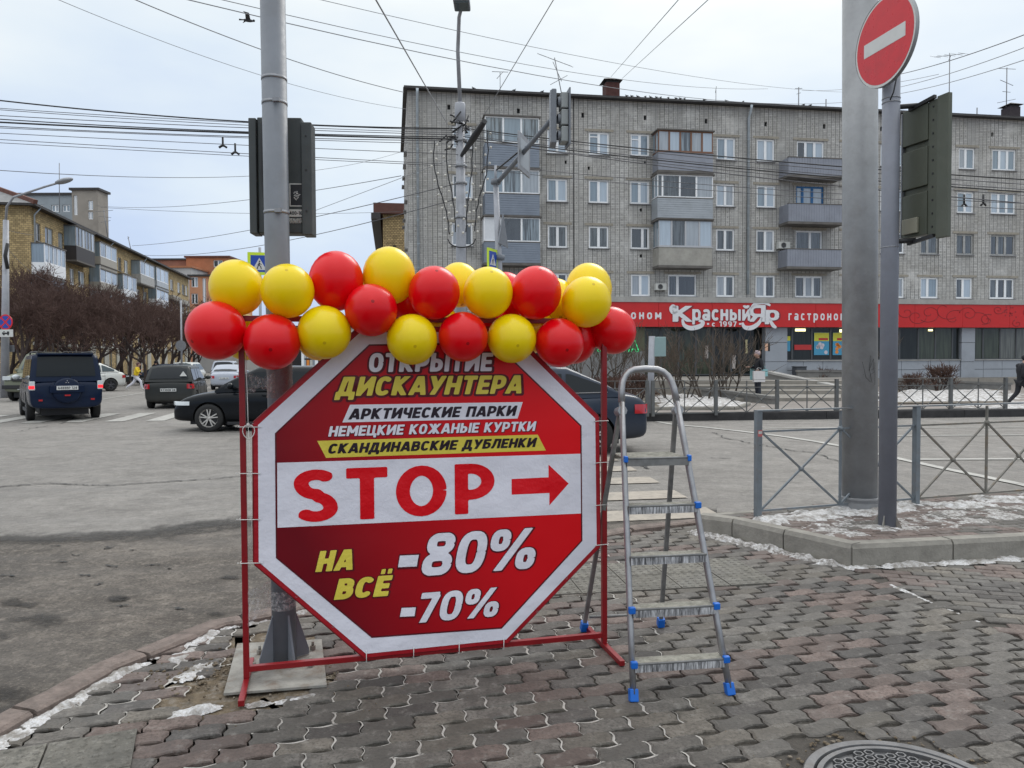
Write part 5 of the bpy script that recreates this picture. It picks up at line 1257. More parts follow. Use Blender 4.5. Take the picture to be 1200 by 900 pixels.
# guard rail and gutter
g = MB(); g.tube([(-.2,-.41,EAVE+.02),(BW+.4,-.41,EAVE+.02)], .04, 8); g.build('gutter', roofM, blk)
pipeM = grimy('zinc_downpipe', (.42,.47,.51), .45, .4, var=.15, scale=4)
for px in (489.5, 877):
    x, _ = BP.L(px, 200, .1); zb = .3 if px < 600 else BP.L(px, 345, .1)[1]; g = MB(); g.tube([(x,-.50,EAVE-.02),(x,-.45,EAVE-.25),(x,-.12,EAVE-.7),(x,-.12,zb)], .075, 10)
    for z in [zb+1.3*q for q in range(1, int((EAVE-zb)/1.3))]: g.lathe([(.088,z),(.088,z+.05)], 10, 0, True, Matrix.Translation((x,-.12,0)), close=False)
    g.build('downpipe', pipeM, blk)
for px in (1136,):
    x, _ = BP.L(px, 200, .0)
# cable on the facade
x, _ = BP.L(672, 200, .0); g = MB(); g.tube([(x,-.03,EAVE),(x,-.03,6)], .018, 5); g.build('facade_cable', M['black_plastic'], blk)
# balconies
sideB = grimy('blue_grey_siding', (.235,.27,.325), .5, .1, var=.08, scale=1.5); sideC = grimy('light_siding', (.40,.43,.46), .5, .1, var=.08, scale=1.5)
concB = grimy('concrete_balcony', (.36,.345,.31), .9, var=.2, scale=2); corB = grimy('corrugated_balcony', (.27,.285,.33), .5, .2, var=.1, scale=1.5)
slabM = grimy('balcony_slab', (.14,.13,.12), .9, var=.3, scale=2)
whiteP = plain('white_cladding', (.68,.70,.73), .5)
def balcony(px0, px1, ytop, ymid, ybot, proj, pm_, fm=None, n=4, gl=None, ribs='h', roof=True, side_white=False, hasglass=True, uneven=None):
    x0, _ = BP.L(px0, ymid, proj); x1, _ = BP.L(px1, ymid, proj); xm = (px0+px1)/2
    zm = BP.L(xm, ymid, proj)[1]; zb = BP.L(xm, ybot, proj)[1]; zt = BP.L(xm, ytop, proj)[1] if ytop else None
    y = -proj; o = thing('balcony', None, None); o.parent = blk; del_ = [o.pop(k, None) for k in ('label', 'category', 'group')]
    g = MB(); g.box(x0-.04,x1+.04,y-.04,0,zb-.14,zb-.005); g.build('slab', slabM, o)
    g = MB(); g.box(x0,x1,y,y+.05,zb,zm); g.box(x0,x0+.05,y+.051,0,zb,zm); g.box(x1-.05,x1,y+.051,0,zb,zm)
    if ribs == 'h':
        k = int((zm-zb)/.115)
        for q in range(k): z = zb+(zm-zb)*(q+.5)/k; g.box(x0+.01,x1-.01,y-.018,y,z-.035,z+.035); g.box(x0-.018,x0,y+.02,-.02,z-.035,z+.035)
    elif ribs == 'v':
        k = int((x1-x0)/.16)
        for q in range(k): x = x0+(x1-x0)*(q+.5)/k; g.box(x-.045,x+.045,y-.016,y,zb+.01,zm-.01)
        for q in range(5): yy = y+.1+q*(proj-.15)/5; g.box(x0-.016,x0,yy,yy+.09,zb+.01,zm-.01)
    g.build('railing_panel', pm_, o)
    g = MB(); g.box(x0-.03,x1+.03,y-.03,y+.08,zm,zm+.05); g.build('rail_cap', fm or slabM if zt else slabM, o)
    if zt:
        f = MB(); fw = .05; z0 = zm+.05
        f.box(x0,x1,y+.01,y+.06,z0,z0+.06); f.box(x0,x1,y+.01,y+.06,zt-.07,zt)
        xs = uneven and [x0+(x1-x0)*u for u in uneven] or [x0+(x1-x0)*q/n for q in range(n+1)]
        for q in xs: f.box(max(x0,q-fw), min(x1,q+fw), y+.005, y+.065, z0+.06, zt-.07)
        for sx in (x0, x1-.05): f.box(sx,sx+.05,y+.07,-.0,z0,z0+.05); f.box(sx,sx+.05,y+.07,0,zt-.06,zt); f.box(sx,sx+.05,-.5*proj,-.5*proj+.05,z0+.05,zt-.06)
        f.build('glazing_frame', fm or pvc, o)
        for i in range(len(xs)-1):
            p = gl[i % len(gl)] if gl else P[1]; q = MB(); q.quad((xs[i]+fw*.6,y+.035,z0+.03),(xs[i+1]-fw*.6,y+.035,z0+.03),(xs[i+1]-fw*.6,y+.035,zt-.03),(xs[i]+fw*.6,y+.035,zt-.03)); q.build('pane', p, o)
        q = MB(); q.quad((x0+.02,-.02,z0),(x0+.02,y+.05,z0),(x0+.02,y+.05,zt),(x0+.02,-.02,zt)); q.quad((x1-.02,y+.05,z0),(x1-.02,-.02,z0),(x1-.02,-.02,zt),(x1-.02,y+.05,zt)); q.build('side_pane', whiteP if side_white else P[1], o)
        q = MB(); q.box(x0-.08,x1+.08,y-.10,0,zt+.001,zt+.07); q.build('canopy', slabM, o)
    return o
lt = pane_mat('loggia_glass', (.13,.16,.18), st=.7)
balcony(568.5,632,137,168.5,195.5,1.0,sideB,n=3,gl=[lt,P[1],lt])
balcony(568.5,632.3,198.5,227.5,252,1.0,sideB,n=3,gl=[P[1],lt,P[2]])
balcony(567.5,633,254.5,284,308,1.0,sideB,n=3,gl=[whiteP,P[0],lt],side_white=True)
balcony(771.5,835.5,153.5,179,200,1.0,corB,fm=brw,n=5,gl=[P[2],P[3],lt],ribs=None)
balcony(770.5,835.5,205,232.5,256,1.0,sideC,n=4,gl=[P[4],P[4],P[0],P[2]],uneven=(0,.09,.4,.70,1))
balcony(772,834.5,257.5,290,311,1.0,concB,fm=plain('grey_alu_frame',(.45,.46,.48),.4),n=4,gl=[P[3],P[4],P[2],P[3]],ribs=None,uneven=(0,.24,.5,.76,1))
for yy in ((185.5,205.5),(239.5,260),(292.5,312.5)): balcony(924 if yy[0] < 290 else 922.5,989 if yy[0] < 290 else 986,None,yy[0],yy[1],1.1,corB,ribs='v')
# clutter seen through the loggia glass would be behind the panes; air conditioners on the wall
def aircon(px0, py0, px1, py1, lab):
    x0, zt = BP.L(px0, py0, .35); x1, zb = BP.L(px1, py1, .35); w = BP.W(x0, -.05, zb)
    o = thing('air_conditioner', lab, 'air conditioner', w, BP.ang); h = zt-zb; L = x1-x0
    MB().box(0,L,-.32,0,0,h).build('casing', plain('ac_white',(.55,.55,.52),.5), o, bevel=.02)
    g = MB(); g.lathe([(h*.38,-.01),(h*.40,.01),(h*.36,.02)], 24, 0, True, Matrix.Translation((L*.42,-.322,h*.5)) @ Matrix.Rotation(R(90),4,'X'), close=False); g.build('fan_ring', plain('ac_grey',(.3,.3,.3),.5), o)
    g = MB(); g.lathe([(.001,0),(h*.36,0)], 24, 0, False, Matrix.Translation((L*.42,-.324,h*.5)) @ Matrix.Rotation(R(90),4,'X'), close=False); g.build('fan_recess', M['ink'], o)
    g = MB()
    for k in range(5): g.tube([(L*.42-h*.36,-.335,h*.5+(k-2)*h*.14),(L*.42+h*.36,-.335,h*.5+(k-2)*h*.14)], .006, 4)
    g.build('grille', bpy.data.materials['ac_grey'], o)
    MB().box(L*.1,L*.16,-.30,.05,-.05,-.001).build('bracket', slabM, o); MB().box(L*.8,L*.86,-.30,.05,-.05,-.001).build('bracket', slabM, o)
aircon(912.5,283,926,291.5,'white air conditioner fixed to the brick wall left of the lowest open balcony')
aircon(768.5,332,781,340,'white air conditioner on the wall left of the second-storey window under the concrete balcony')
# chimneys and aerials on the roof
def roofpt(px, py, off=-3): a, z = BP.L(px, py, off); return a, z
RZ = EAVE+.16
def chimney(px0, px1, pytop, m, lab, off=2.0):
    x0, zt = BP.L(px0, pytop, -off); x1, _ = BP.L(px1, pytop, -off); w = BP.W((x0+x1)/2, off, RZ-.01); L = x1-x0; h = zt-RZ
    o = thing('chimney', lab, 'chimney', w, BP.ang); MB().box(-L*.36,L*.36,-L*.35,L*.35,0,h*.8).build('stack', m, o); g = MB(); g.box(L*.361,L*.75,-L*.3,L*.3,0,h*.35); g.build('lower_block', m, o)
    g = MB(); g.box(-L*.30,L*.30,-L*.3,L*.3,h*.8,h*.87); g.add([(-L*.5,-L*.5,h*.87),(L*.5,-L*.5,h*.87),(L*.5,L*.5,h*.87),(-L*.5,L*.5,h*.87),(0,0,h*1.02)], [(0,1,4),(1,2,4),(2,3,4),(3,0,4),(3,2,1,0)]); g.build('cap', roofM, o)
chimney(705,727,91,grimy('red_chimney_brick',(.09,.035,.03),.9,var=.3,scale=6),'dark red brick chimney with a metal cap on the grey apartment block')
chimney(1176,1193,120,grimy('dark_chimney',(.05,.04,.045),.9,var=.3,scale=6),'blackish chimney block at the right end of the apartment block roof')
wireM = plain('aerial_metal', (.20,.20,.21), .5, .4)
def aerial(px, pyt, elems, lab, off=2.0, r=.028, lean=0, pyb=None):
    x, zt = BP.L(px, pyt, -off); w = BP.W(x, off, RZ-.01); o = thing('tv_aerial', lab, 'aerial', w, BP.ang); h = zt-RZ
    MB().tube([(0,0,0),(lean*h,0,h)], r, 6).build('mast', wireM, o)
    for k, (z, l, ang, el) in enumerate(elems):
        g = MB(); a = R(ang); dx, dy, dz = math.cos(a)*math.cos(R(el)), math.sin(a)*math.cos(R(el)), math.sin(R(el)); c = Vector((lean*h*z, 0, h*z)); g.tube([c-Vector((dx,dy,dz))*l/2, c+Vector((dx,dy,dz))*l/2], .018, 4)
        if l > 1.6:
            for q in range(5): p = c+Vector((dx,dy,dz))*l*(q/4-.5)*.95; g.tube([p-Vector((0,.5,.25)), p+Vector((0,.5,.25))], .012, 4)
        g.build('element', wireM, o)
aerial(661,68,[(.95,2.2,5,-15),(.55,1.2,0,30),(.72,1.2,20,-60)],'tilted bent aerial on the grey block roof left of the red chimney',lean=-.2)
aerial(586,84,[(1,1.0,10,5),(.9,.8,40,45)],'short aerial with one cross bar near the left corner of the roof',r=.02)
aerial(839,104,[(.98,.4,10,80)],'thin rod aerial with a loop above the brown glazed balcony',r=.02)
aerial(936,102,[(.96,.5,5,5),(.8,.3,5,20)],'two-armed wire post on the roof edge above the open balconies',r=.03)
aerial(968,116,[],'plain short post on the roof just left of the big right pole',r=.035)
aerial(1113,62,[(.97,2.6,10,12),(.93,.8,60,0)],'tall roof aerial with a long boom between the no-entry sign and the right edge',r=.028)
aerial(1145,126,[],'short bare post on the roof right of the tall aerial',r=.035)
aerial(1180,79,[(.98,1.5,8,4),(.75,1.3,15,-8),(.6,1.4,30,10),(.45,1.6,8,14)],'aerial with stacked bars on the blackish chimney at the right',r=.03)
# pigeons on the roof edge
birdM = plain('pigeon_grey', (.04,.04,.045), .7)
bg_ = MB(); bg_.ball((0,0,.10),(.13,.065,.07),8,5); bg_.ball((.10,0,.19),(.04,.035,.045),6,4); bg_.tube([(-.08,0,.10),(-.22,0,.07)], .035, 5, r2=.02); bg_.tube([(.13,0,.19),(.17,0,.18)], .012, 4, r2=.003); bg_.tube([(0,.02,0),(0,.02,.05)], .008, 4); bg_.tube([(0,-.02,0),(0,-.02,.05)], .008, 4)
bme = bg_.mesh('pigeon', birdM)
nth = ['first','second','third','fourth','fifth','sixth','seventh','eighth','ninth','tenth','eleventh','twelfth','thirteenth','fourteenth','fifteenth','sixteenth','seventeenth','eighteenth','nineteenth','twentieth']
for k, px in enumerate((555,603,636,735,741,748,757,763,770,775,784,793,798,803,826,852,872,943,951)):
    a, _ = BP.L(px, 110, .35); w = BP.W(a, -.25, EAVE+.16)
    o = inst('pigeon', bme, None, w, (0,0,BP.ang+random.choice((0,math.pi,.6,2.6))), (.62,)*3); tag(o, 'dark pigeon perched on the grey block roof edge, %s from the left' % nth[k], 'pigeon', 'pigeons on the roof edge')

# ================================================================ GROCERY SHOP IN FRONT OF THE GROUND FLOOR
SHO = 3.0
shop = thing('grocery_shop', 'single-storey shop front with long red fascia, grey panels and dark windows below the apartment block', 'shop', (BP.W(0,-SHO,0).x, BP.W(0,-SHO,0).y, 0), BP.ang)
def L3(px, py, off=SHO): return BP.L(px, py, off)
zf1 = L3(850,355.5)[1]; zf0 = L3(850,383.5)[1]; zc1 = L3(850,349.5)[1]; X0 = L3(640,370)[0]; XE = BW
redF = grimy('red_fascia', (.55,.010,.010), .4, var=.08, scale=1.5, dirt=(.3,.05,.05), dirt_amt=.1); greyP = grimy('grey_cladding', (.33,.355,.39), .45, .1, var=.06, scale=1)
greyC = grimy('grey_roof_edge', (.38,.37,.35), .8, var=.2, scale=2)
x = X0; k = 0
while x < XE-.1:                                               # fascia panels butted end to end
    L_ = min(3.05, XE-x); MB().box(x+.008, x+L_-.008, -.45, -.30, zf0, zf1).build('fascia_panel', redF, shop); x += L_; k += 1
MB().box(X0+.02,XE,-.298,.25,zf0+.01,zf1-.01).build('fascia_backing', greyC, shop)
MB().box(X0-.1,XE+.1,-.50,2.9,zf1+.002,zc1).build('roof_edge', greyC, shop)
def panel(px0, px1, z0, z1, y0, y1, m=greyP, name='cladding_panel', g=.012):
    a = L3(px0, 400)[0]; b_ = L3(px1, 400)[0]; return MB().box(a+g,b_-g,y0,y1,z0+g,z1-g).build(name, m, shop)
zw1 = zf0; zw0 = L3(960,423)[1]; zbase = -.1; zmid = L3(960,434)[1]
for a, b_ in ((895.6,921.6),(1125,1141)):
    for z0, z1 in ((L3(a,459)[1], L3(a,424)[1]),(L3(a,424)[1], L3(a,401.5)[1]),(L3(a,401.5)[1], zf0)): panel(a,b_,max(.1,z0),z1,-.12,.3)
ed = [921.6,941,964,1000,1033,1056,1090,1112,1125]; ed2 = [1141,1152,1174,1196,1230,1270,1310]
for E in (ed, ed2):
    for a, b_ in zip(E, E[1:]):
        panel(a,b_,L3(a,448)[1],zmid,-.05,.25); panel(a,b_,zmid,zw0,-.05,.25)
    aa = L3(E[0],400)[0]; bb_ = L3(E[-1],400)[0]; MB().box(aa+.01,bb_-.01,-.12,.0,zw0-.005,zw0+.05).build('window_ledge', greyC, shop)
alM = plain('dark_alu_frame', (.10,.105,.11), .4, .4); shopg = [pane_mat('shop_pane', (.018,.022,.020), st=.2, sp_=.25), pane_mat('shop_pane_green', (.05,.060,.042), st=.25, sp_=.3), pane_mat('shop_pane_pale', (.11,.115,.10), st=.3, sp_=.4)]
for a, b_, g_ in ((921.8,929,0),(929,952,0),(952,974,0),(974,992,0),(992,1033,0),(1033,1055,0),(1055,1077,0),(1077,1097,1),(1097,1117,1),(1117,1124.8,0),(1141.2,1153,1),(1153,1173,1),(1173,1192,2),(1192,1216,2),(1216,1240,1),(1240,1290,0)):
    xa, xb = L3(a,400)[0], L3(b_,400)[0]; window(shop, xa+.003, xb-.003, zw0+.052, zf0-.004, .06, (), alM, shopg[g_], False, .045, 'shop_window')
# posters and lamps behind or on the panes
def rectp(px0, py0, px1, py1, y, m, name='poster', par=None):
    a, zt = L3(px0, py0, SHO-y); b_, zb = L3(px1, py1, SHO-y); return MB().box(a,b_,y,y+.01,zb,zt).build(name, m, par or shop), a, b_, zb, zt
yP = plain('poster_yellow', (.62,.60,.05), .5); bP = plain('poster_blue', (.06,.30,.48), .5); oP = plain('poster_orange', (.75,.25,.03), .5); rP = plain('poster_red', (.5,.03,.03), .5); pinkP = plain('poster_pale', (.6,.55,.6), .5)
for k, (a, b_) in enumerate(((954,971.5),(976,992))):
    o, xa, xb, zb, zt = rectp(a,389.8,b_,416,.045,bP); h = zt-zb; w = xb-xa
    MB().box(xa+.01,xb-.01,.041,.045,zb+h*.62,zt-.01).build('poster_band', yP, o)
    g = MB()
    for q in range(7):
        cx_, cz_ = xa+w*random.uniform(.2,.8), zb+h*random.uniform(.12,.5); g.poly([(cx_+w*.12*math.cos(t), .040, cz_+w*.12*math.sin(t)) for t in [R(45*-i) for i in range(8)]])
    g.build('poster_picture', oP if k else pinkP, o); MB().box(xa+w*.3,xb-w*.08,.0385,.041,zb+h*.66,zb+h*.76).build('poster_caption', rP, o)
o, xa, xb, zb, zt = rectp(922,394,926,411.5,.045,bP); MB().box(xa,xb,.041,.045,zb+.7*(zt-zb),zt).build('poster_band', yP, o)
o, xa, xb, zb, zt = rectp(931,404,951,410,.045,rP)
rectp(896.5,402.5,900,411,-.13,plain('sticker_orange',(.75,.45,.3),.5),'wall_sticker')
o, xa, xb, zb, zt = rectp(900,402,902.3,411.5,-.132,M['ink'],'wall_sticker')
for q in ((932,385.2,944,388.2),(984,386,992.5,389.5),(1088,386,1093,388)): rectp(*q, .045, M['lit_lamp'], 'lamp_tube')
# entrance recess with dark glazing left of the column
for a, b_, g_ in ((840,853,0),(853,862,0),(862,872,0),(872,895.4,0),(800,820,1),(820,840,1),(756,778,1),(778,800,1)):
    xa, xb = L3(a,400)[0], L3(b_,400)[0]; window(shop, xa+.003, xb-.003, .75, zf0-.004, .55, (), alM, shopg[g_], False, .06, 'entrance_window')
for q in ((873.5,398,876,414),): rectp(*q, .52, plain('pale_notice',(.7,.62,.35),.5), 'door_notice')
for q in ((826,405,830,420),(858,416,862,432)): rectp(*q, .52, plain('paper_notice',(.5,.45,.42),.5), 'door_notice')
ol = grimy('olive_fascia', (.10,.105,.06), .6, var=.1, scale=2)
panel(640,755,2.1,zf0,-.1,.3,ol); panel(640,755,.1,2.1,-.1,.3,plain('grey_plinth',(.22,.22,.22),.7))
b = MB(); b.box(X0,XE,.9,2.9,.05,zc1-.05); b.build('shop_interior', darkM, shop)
# neon word АПТЕКА, outline letters
xa, zb_ = L3(668,412,SHO+.15); xb, _ = L3(751.5,412,SHO+.15); _, zt_ = L3(745,399.5,SHO+.15)
def neon_word(word, x0, x1, z0, z1, y):
    g = MB(); W = sum(glyph(c, .2, 2)[0]+.18 for c in word); x = 0; s_ = (x1-x0)/W
    OUT = {'А': [[(0,0),(.25,1),(.45,1),(.70,0),(.5,0),(.45,.22),(.25,.22),(.2,0),(0,0)]], 'П': [[(0,0),(0,1),(.63,1),(.63,0),(.45,0),(.45,.8),(.18,.8),(.18,0),(0,0)]], 'Т': [[(0,1),(.58,1),(.58,.8),(.39,.8),(.39,0),(.19,0),(.19,.8),(0,.8),(0,1)]],
           'Е': [[(0,0),(0,1),(.53,1),(.53,.8),(.2,.8),(.2,.6),(.48,.6),(.48,.4),(.2,.4),(.2,.2),(.53,.2),(.53,0),(0,0)]], 'К': [[(0,0),(0,1),(.2,1),(.2,.62),(.42,1),(.64,1),(.36,.5),(.64,0),(.42,0),(.2,.38),(.2,0),(0,0)]]}
    for c in word:
        for st_ in OUT[c]: g.tube([(x0+(x+a)*s_, y, z0+b*(z1-z0)) for a, b in st_], .022, 5)
        x += glyph(c, .2, 2)[0]+.18
    return g.build('neon_letters', M['neon'], shop)
neon_word('АПТЕКА', xa, xb, zb_, zt_, -.16)
# lettering on the fascia
def fas(txt, p0, p1, y=-.4515, m=None, t=.2, gap=.1, name='fascia_letters', grow=0, cell=.07, pl=2.6, shear=0):
    x0, z0 = L3(p0[0], p0[1], SHO+.45); x1, z1 = L3(p1[0], p1[1], SHO+.45); return text_mb(txt, x0, z0, x1, z1, y, t, pl, shear, gap, grow=grow, cell=cell).build(name, m or letW, shop)
letW = plain('white_letters', (.72,.72,.74), .4); letG = plain('letter_shadow', (.20,.02,.03), .5)
fas('гастроном', (924,375.2), (991,364.3), t=.17, gap=.32); fas('гастроном', (694,373.8), (775,363), t=.17, gap=.32)
lx = [(788,'К',812,358.5,377.0),(811,'расный',879,357.5,375.6),(877,'Я',897,357.5,377.0),(896,'р',913,358.5,375.6)]
for (a, t_, b_, yt, yb) in lx:
    H = yb-yt
    fas(t_, (a+1,yb+.4), (b_+.8,yt+.4), y=-.470, m=letG, t=.17, gap=.10, grow=.03, name='logo_shadow', cell=.05)
    fas(t_, (a,yb), (b_,yt), y=-.478, t=.18, gap=.10, name='logo_letters', cell=.05)
g = MB()
def swash(pts, r0=.09):
    P3 = []
    for q in pts: a, z = L3(q[0], q[1], SHO+.5); P3.append((a,-.478,z))
    o = []; n = len(P3)
    for i in range(n-1):
        for k in range(5):
            t = k/5; p0, p1, p2, p3 = (Vector(P3[max(0,min(n-1,i+d_))]) for d_ in (-1,0,1,2))
            o.append(.5*((2*p1)+(-p0+p2)*t+(2*p0-5*p1+4*p2-p3)*t*t+(-p0+3*p1-3*p2+p3)*t**3))
    o.append(Vector(P3[-1])); r = [r0*(.55+.6*math.sin(math.pi*i/(len(o)-1))) for i in range(len(o))]
    L, Rr = [], []
    for i, p in enumerate(o):
        t = (o[min(i+1,len(o)-1)]-o[max(0,i-1)]).normalized(); nn = Vector((-t.z,0,t.x)); L.append(p+nn*r[i]); Rr.append(p-nn*r[i])
    k = len(o); g.add(L+Rr, [(i,k+i,k+i+1,i+1) for i in range(k-1)])
swash([(793,361),(789,358.5),(786.5,362),(789,366.5),(794,365)]); swash([(800,374),(802,381),(810,384.5),(821,382),(824,377.5),(819,375.5)],.11); swash([(870,378),(873,383.5),(881,384),(889,379),(893,372)],.11); swash([(903,358),(896,354.5),(886,355.5),(880,361)],.09); swash([(902,374),(906,381),(910,384)],.09)
g.build('logo_swash', letW, shop)['kind'] = 'stuff'
fas('с 1997', (834,382.6), (863,376.6), t=.19, gap=.16, y=-.4775)
g = MB()
for px in (829.5,867): a, z = L3(px,379.6,SHO+.45); g.box(a-.06,a+.06,-.478,-.470,z-.05,z+.05)
g.build('logo_dot', letW, shop)
# scroll ornament on the right of the fascia
orn = plain('fascia_ornament', (.30,.006,.01), .5); random.seed(11)
def spiral(cx, cy, r, a0, turns, sgn=1, tail=None):
    g = MB(); pts = []
    for i in range(26):
        t = i/25; a = a0+sgn*turns*2*math.pi*t; rr = r*(1-.85*t); x_, z_ = L3(cx+rr*math.cos(a), cy-rr*math.sin(a)*.8, SHO+.45)
        z_ = max(zf0+.04, min(zf1-.04, z_)); pts.append((x_,-.452,z_))
    g.tube(pts, .028, 4, flat=.3, up=(0,1,0)); g.build('ornament', orn, shop)
for cx, cy, r, a0, tr, sg in ((1062,366,10,2.6,1.1,1),(1074,371,12,0,1.2,-1),(1089,367,14,3.9,1.3,1),(1108,362,17,5.5,.7,-1),(1118,373,13,1,.8,1),(1135,368,11,3,1.3,-1),(1150,378,16,2,.5,-1),(1157,375,9,1,1.2,1),(1170,363,7,0,1.4,-1),(1192,379,6,2,1.2,1),(1205,365,11,1,1.2,-1),(1240,369,14,2,1.2,1),(1270,369,12,0,1.2,-1)): spiral(cx, cy, r, a0, tr, sg)
g = MB()
for k in range(16):
    a, z = L3(1184+random.uniform(-7,7), 366+random.uniform(-6,6), SHO+.45); g.tube([(a,-.4505,z),(a,-.454,z)], .05, 8)
tag(g.build('ornament_berries', orn, shop), kind='stuff')
# steps and podium
graM = grimy('granite_facing', (.19,.185,.175), .85, var=.2, scale=3); concS = grimy('step_concrete', (.27,.25,.22), .9, var=.15, scale=3)
stp = thing('entrance_steps', 'wide low concrete steps leading up to the shop entrance', 'steps', (0,0,0))
def wpoly(pxs, z): return [(G(x, y, z).x, G(x, y, z).y) for x, y in pxs]
for k, (yf, z, xa, xb) in enumerate(((466.5,.26,862,990),(458,.40,850,992),(452,.55,800,996),(446.5,.70,760,1000))):
    f = G(xa, yf, z); f2 = G(xb, yf, z); bk = BP.W(L3(xa,440)[0]-0, -SHO+.4, 0); bk2 = BP.W(L3(xb,440)[0], -SHO+.4, 0)
    MB().prism([(f.x,f.y),(f2.x,f2.y+0.3),(bk2.x,bk2.y),(bk.x,bk.y)], .1+k*.002, z).build('step', concS, stp)
rw = thing('ramp_wall', 'low granite-faced ramp wall sloping down to the right before the shop window', 'wall')
def sloped_wall(par, a, b_, za, zb, th, m, capm, z0=.1):
    a, b_ = Vector(a), Vector(b_); d_ = (b_-a).normalized(); n_ = Vector((-d_.y, d_.x))*th
    def pr(z0a, z0b, z1a, z1b, ex, m, nm):
        A = a-d_*ex-n_*(ex/th if th else 0); Bq = b_+d_*ex-n_*(ex/th); A2 = a-d_*ex+n_*(1+ex/th); B2 = b_+d_*ex+n_*(1+ex/th)
        g = MB(); g.add([(A.x,A.y,z0a),(Bq.x,Bq.y,z0b),(B2.x,B2.y,z0b),(A2.x,A2.y,z0a),(A.x,A.y,z1a),(Bq.x,Bq.y,z1b),(B2.x,B2.y,z1b),(A2.x,A2.y,z1a)], [(0,3,2,1),(4,5,6,7),(0,1,5,4),(1,2,6,5),(2,3,7,6),(3,0,4,7)]); g.build(nm, m, par)
    pr(z0, z0, za, zb, 0, m, 'wall_body'); pr(za+.002, zb+.002, za+.10, zb+.10, .04, capm, 'coping')
pa = D(897,437,36); pb = D(985,456,31); sloped_wall(rw, (pa.x,pa.y), (pb.x,pb.y), pa.z, pb.z, .3, graM, greyC)
rw2 = thing('ramp_wall', 'straight granite plinth wall below the posters, behind the dry shrub', 'wall')
pa = D(935,436,38.5); pb = D(1000,436.5,38.5); sloped_wall(rw2, (pa.x,pa.y), (pb.x,pb.y), pa.z, pb.z, .2, graM, graM)
rw3 = thing('ramp_wall', 'small low curb wall beside the trees in front of the steps', 'wall')
pa = D(822,455,30); pb = D(905,470,25.2); sloped_wall(rw3, (pa.x,pa.y), (pb.x,pb.y), .42, .30, .2, graM, graM)
rw4 = thing('ramp_wall', 'long ramp wall sloping down to the right behind the snowy lawn', 'wall')
pa = D(1040,446,35.5); pb = D(1185,451,36); sloped_wall(rw4, (pa.x,pa.y), (pb.x,pb.y), pa.z, pb.z, .2, graM, graM)
g = thing('waste_bin', 'dark grey box bin standing at the left end of the poster windows', 'bin', BP.W(L3(929,436)[0], -SHO-.7, .55), BP.ang)
MB().box(-.3,.3,-.25,.25,0,.62).build('body', plain('bin_grey',(.05,.055,.065),.5), g, bevel=.02); MB().box(-.32,.32,-.27,.27,.622,.68).build('lid', bpy.data.materials['bin_grey'], g, bevel=.01)
MB().prism([(p.x,p.y) for p in (BP.W(L3(905,400)[0],-SHO-1.5,0),BP.W(L3(1330,400)[0],-SHO-1.5,0),BP.W(L3(1330,400)[0],-SHO+.2,0),BP.W(L3(905,400)[0],-SHO+.2,0))], .1, .52).build('terrace', concS, stp)

# ================================================================ LEFT YELLOW BRICK BUILDING
LP = Plane((-38, 61), (-48.2, 115)); LW = LP.len; EAV2 = 14.0
ybr = mat_brickwall('yellow_brick', (.50,.375,.19), (.22,.17,.10), .30, .16, .016, patch=None, vert=.10, off=.5, face='yz')
yb = thing('apartment_building', 'yellow brick apartment block with dark eaves behind the reddish trees on the left', 'apartment block', (LP.A.x, LP.A.y, 0), LP.ang)
ybrx = mat_brickwall('yellow_brick_front', (.50,.375,.19), (.22,.17,.10), .30, .16, .016, patch=None, vert=.10, off=.5, face='xz')
LWn = []
def Lw(x0,y0,x1,y1,mu=(.5,),fm=None,pm=None): LWn.append((x0,y0,x1,y1,mu,fm,pm))
for q in ((40,257,47.3,275.5),(52.5,263,62,280),(68,270,73.8,285),(80.5,274.5,85.3,291),(111.5,290,115.6,303),(138,301,142,313),(145.3,304,150,317),(153.5,307.5,157,319),(159.5,310,162.3,321),(199.5,328,203,337),(208,332,211,341),(213.3,333.5,216.5,341),
          (40.5,293,47.5,310),(81.5,307,86.8,322),(91.5,310.5,99,325),(103.5,314.5,108,328),(111.3,317.5,116,331.5),(139,327,143,341),(199.5,345,203,353),(168,338,172,350),(176,340,180,351),(191,344,194.5,353),(213,349.5,216,357),
          (43,329,50,345),(81,340,86.5,354),(92,342,99,356),(104,345,108,358),(139,354,143,366),(160,359,163.5,370),(199.5,362,203,370),(213,365,216,373),
          (43,366,50,383),(81,373,86.5,388),(104,376,108,389),(139,381,143,392)): Lw(*q, pm=[random.choice(P), random.choice(P)], fm=random.choice((None,None,oldw)))
lo = []; ll = []
for x0,y0,x1,y1,mu,fm,pmm in LWn:
    a, zt = LP.L(x0, y0); c, zt2 = LP.L(x1, y0); _, zb = LP.L((x0+x1)/2, y1); _, zt = LP.L((x0+x1)/2, y0)
    a, c = min(a, c), max(a, c); r_ = round((zb-3)/2.8); ll.append((a,c,3+2.8*r_+.05,3+2.8*r_+1.5,mu,fm,pmm))
for r_ in range(4):                                            # the regular run of further windows in each storey
    for q_ in range(18): ll.append((1.1+q_*3.05, 2.35+q_*3.05, 3.05+2.8*r_, 4.5+2.8*r_, (.5,), None, [random.choice(P), random.choice(P)]))
bal_ = [(LP.L(a_, b_, 1)[0], LP.L(c_, b_, 1)[0], LP.L((a_+c_)/2, b_, 1)[1]) for a_, c_, b_ in ((89.5,111,290),(118,137,303),(165,181,320),(184,197.5,328),(53,77,308),(118,137.5,330),(145,160.5,338),(53,77,345),(118,137.5,358),(184,197.5,350),(145,160.5,365))]
ll = ll[:len(LWn)] + [w for w in ll[len(LWn):] if not any(w[1] > b_[0]-.1 and w[0] < b_[1]+.1 and abs((w[2]+w[3])/2-b_[2]) < 1.7 for b_ in bal_)]
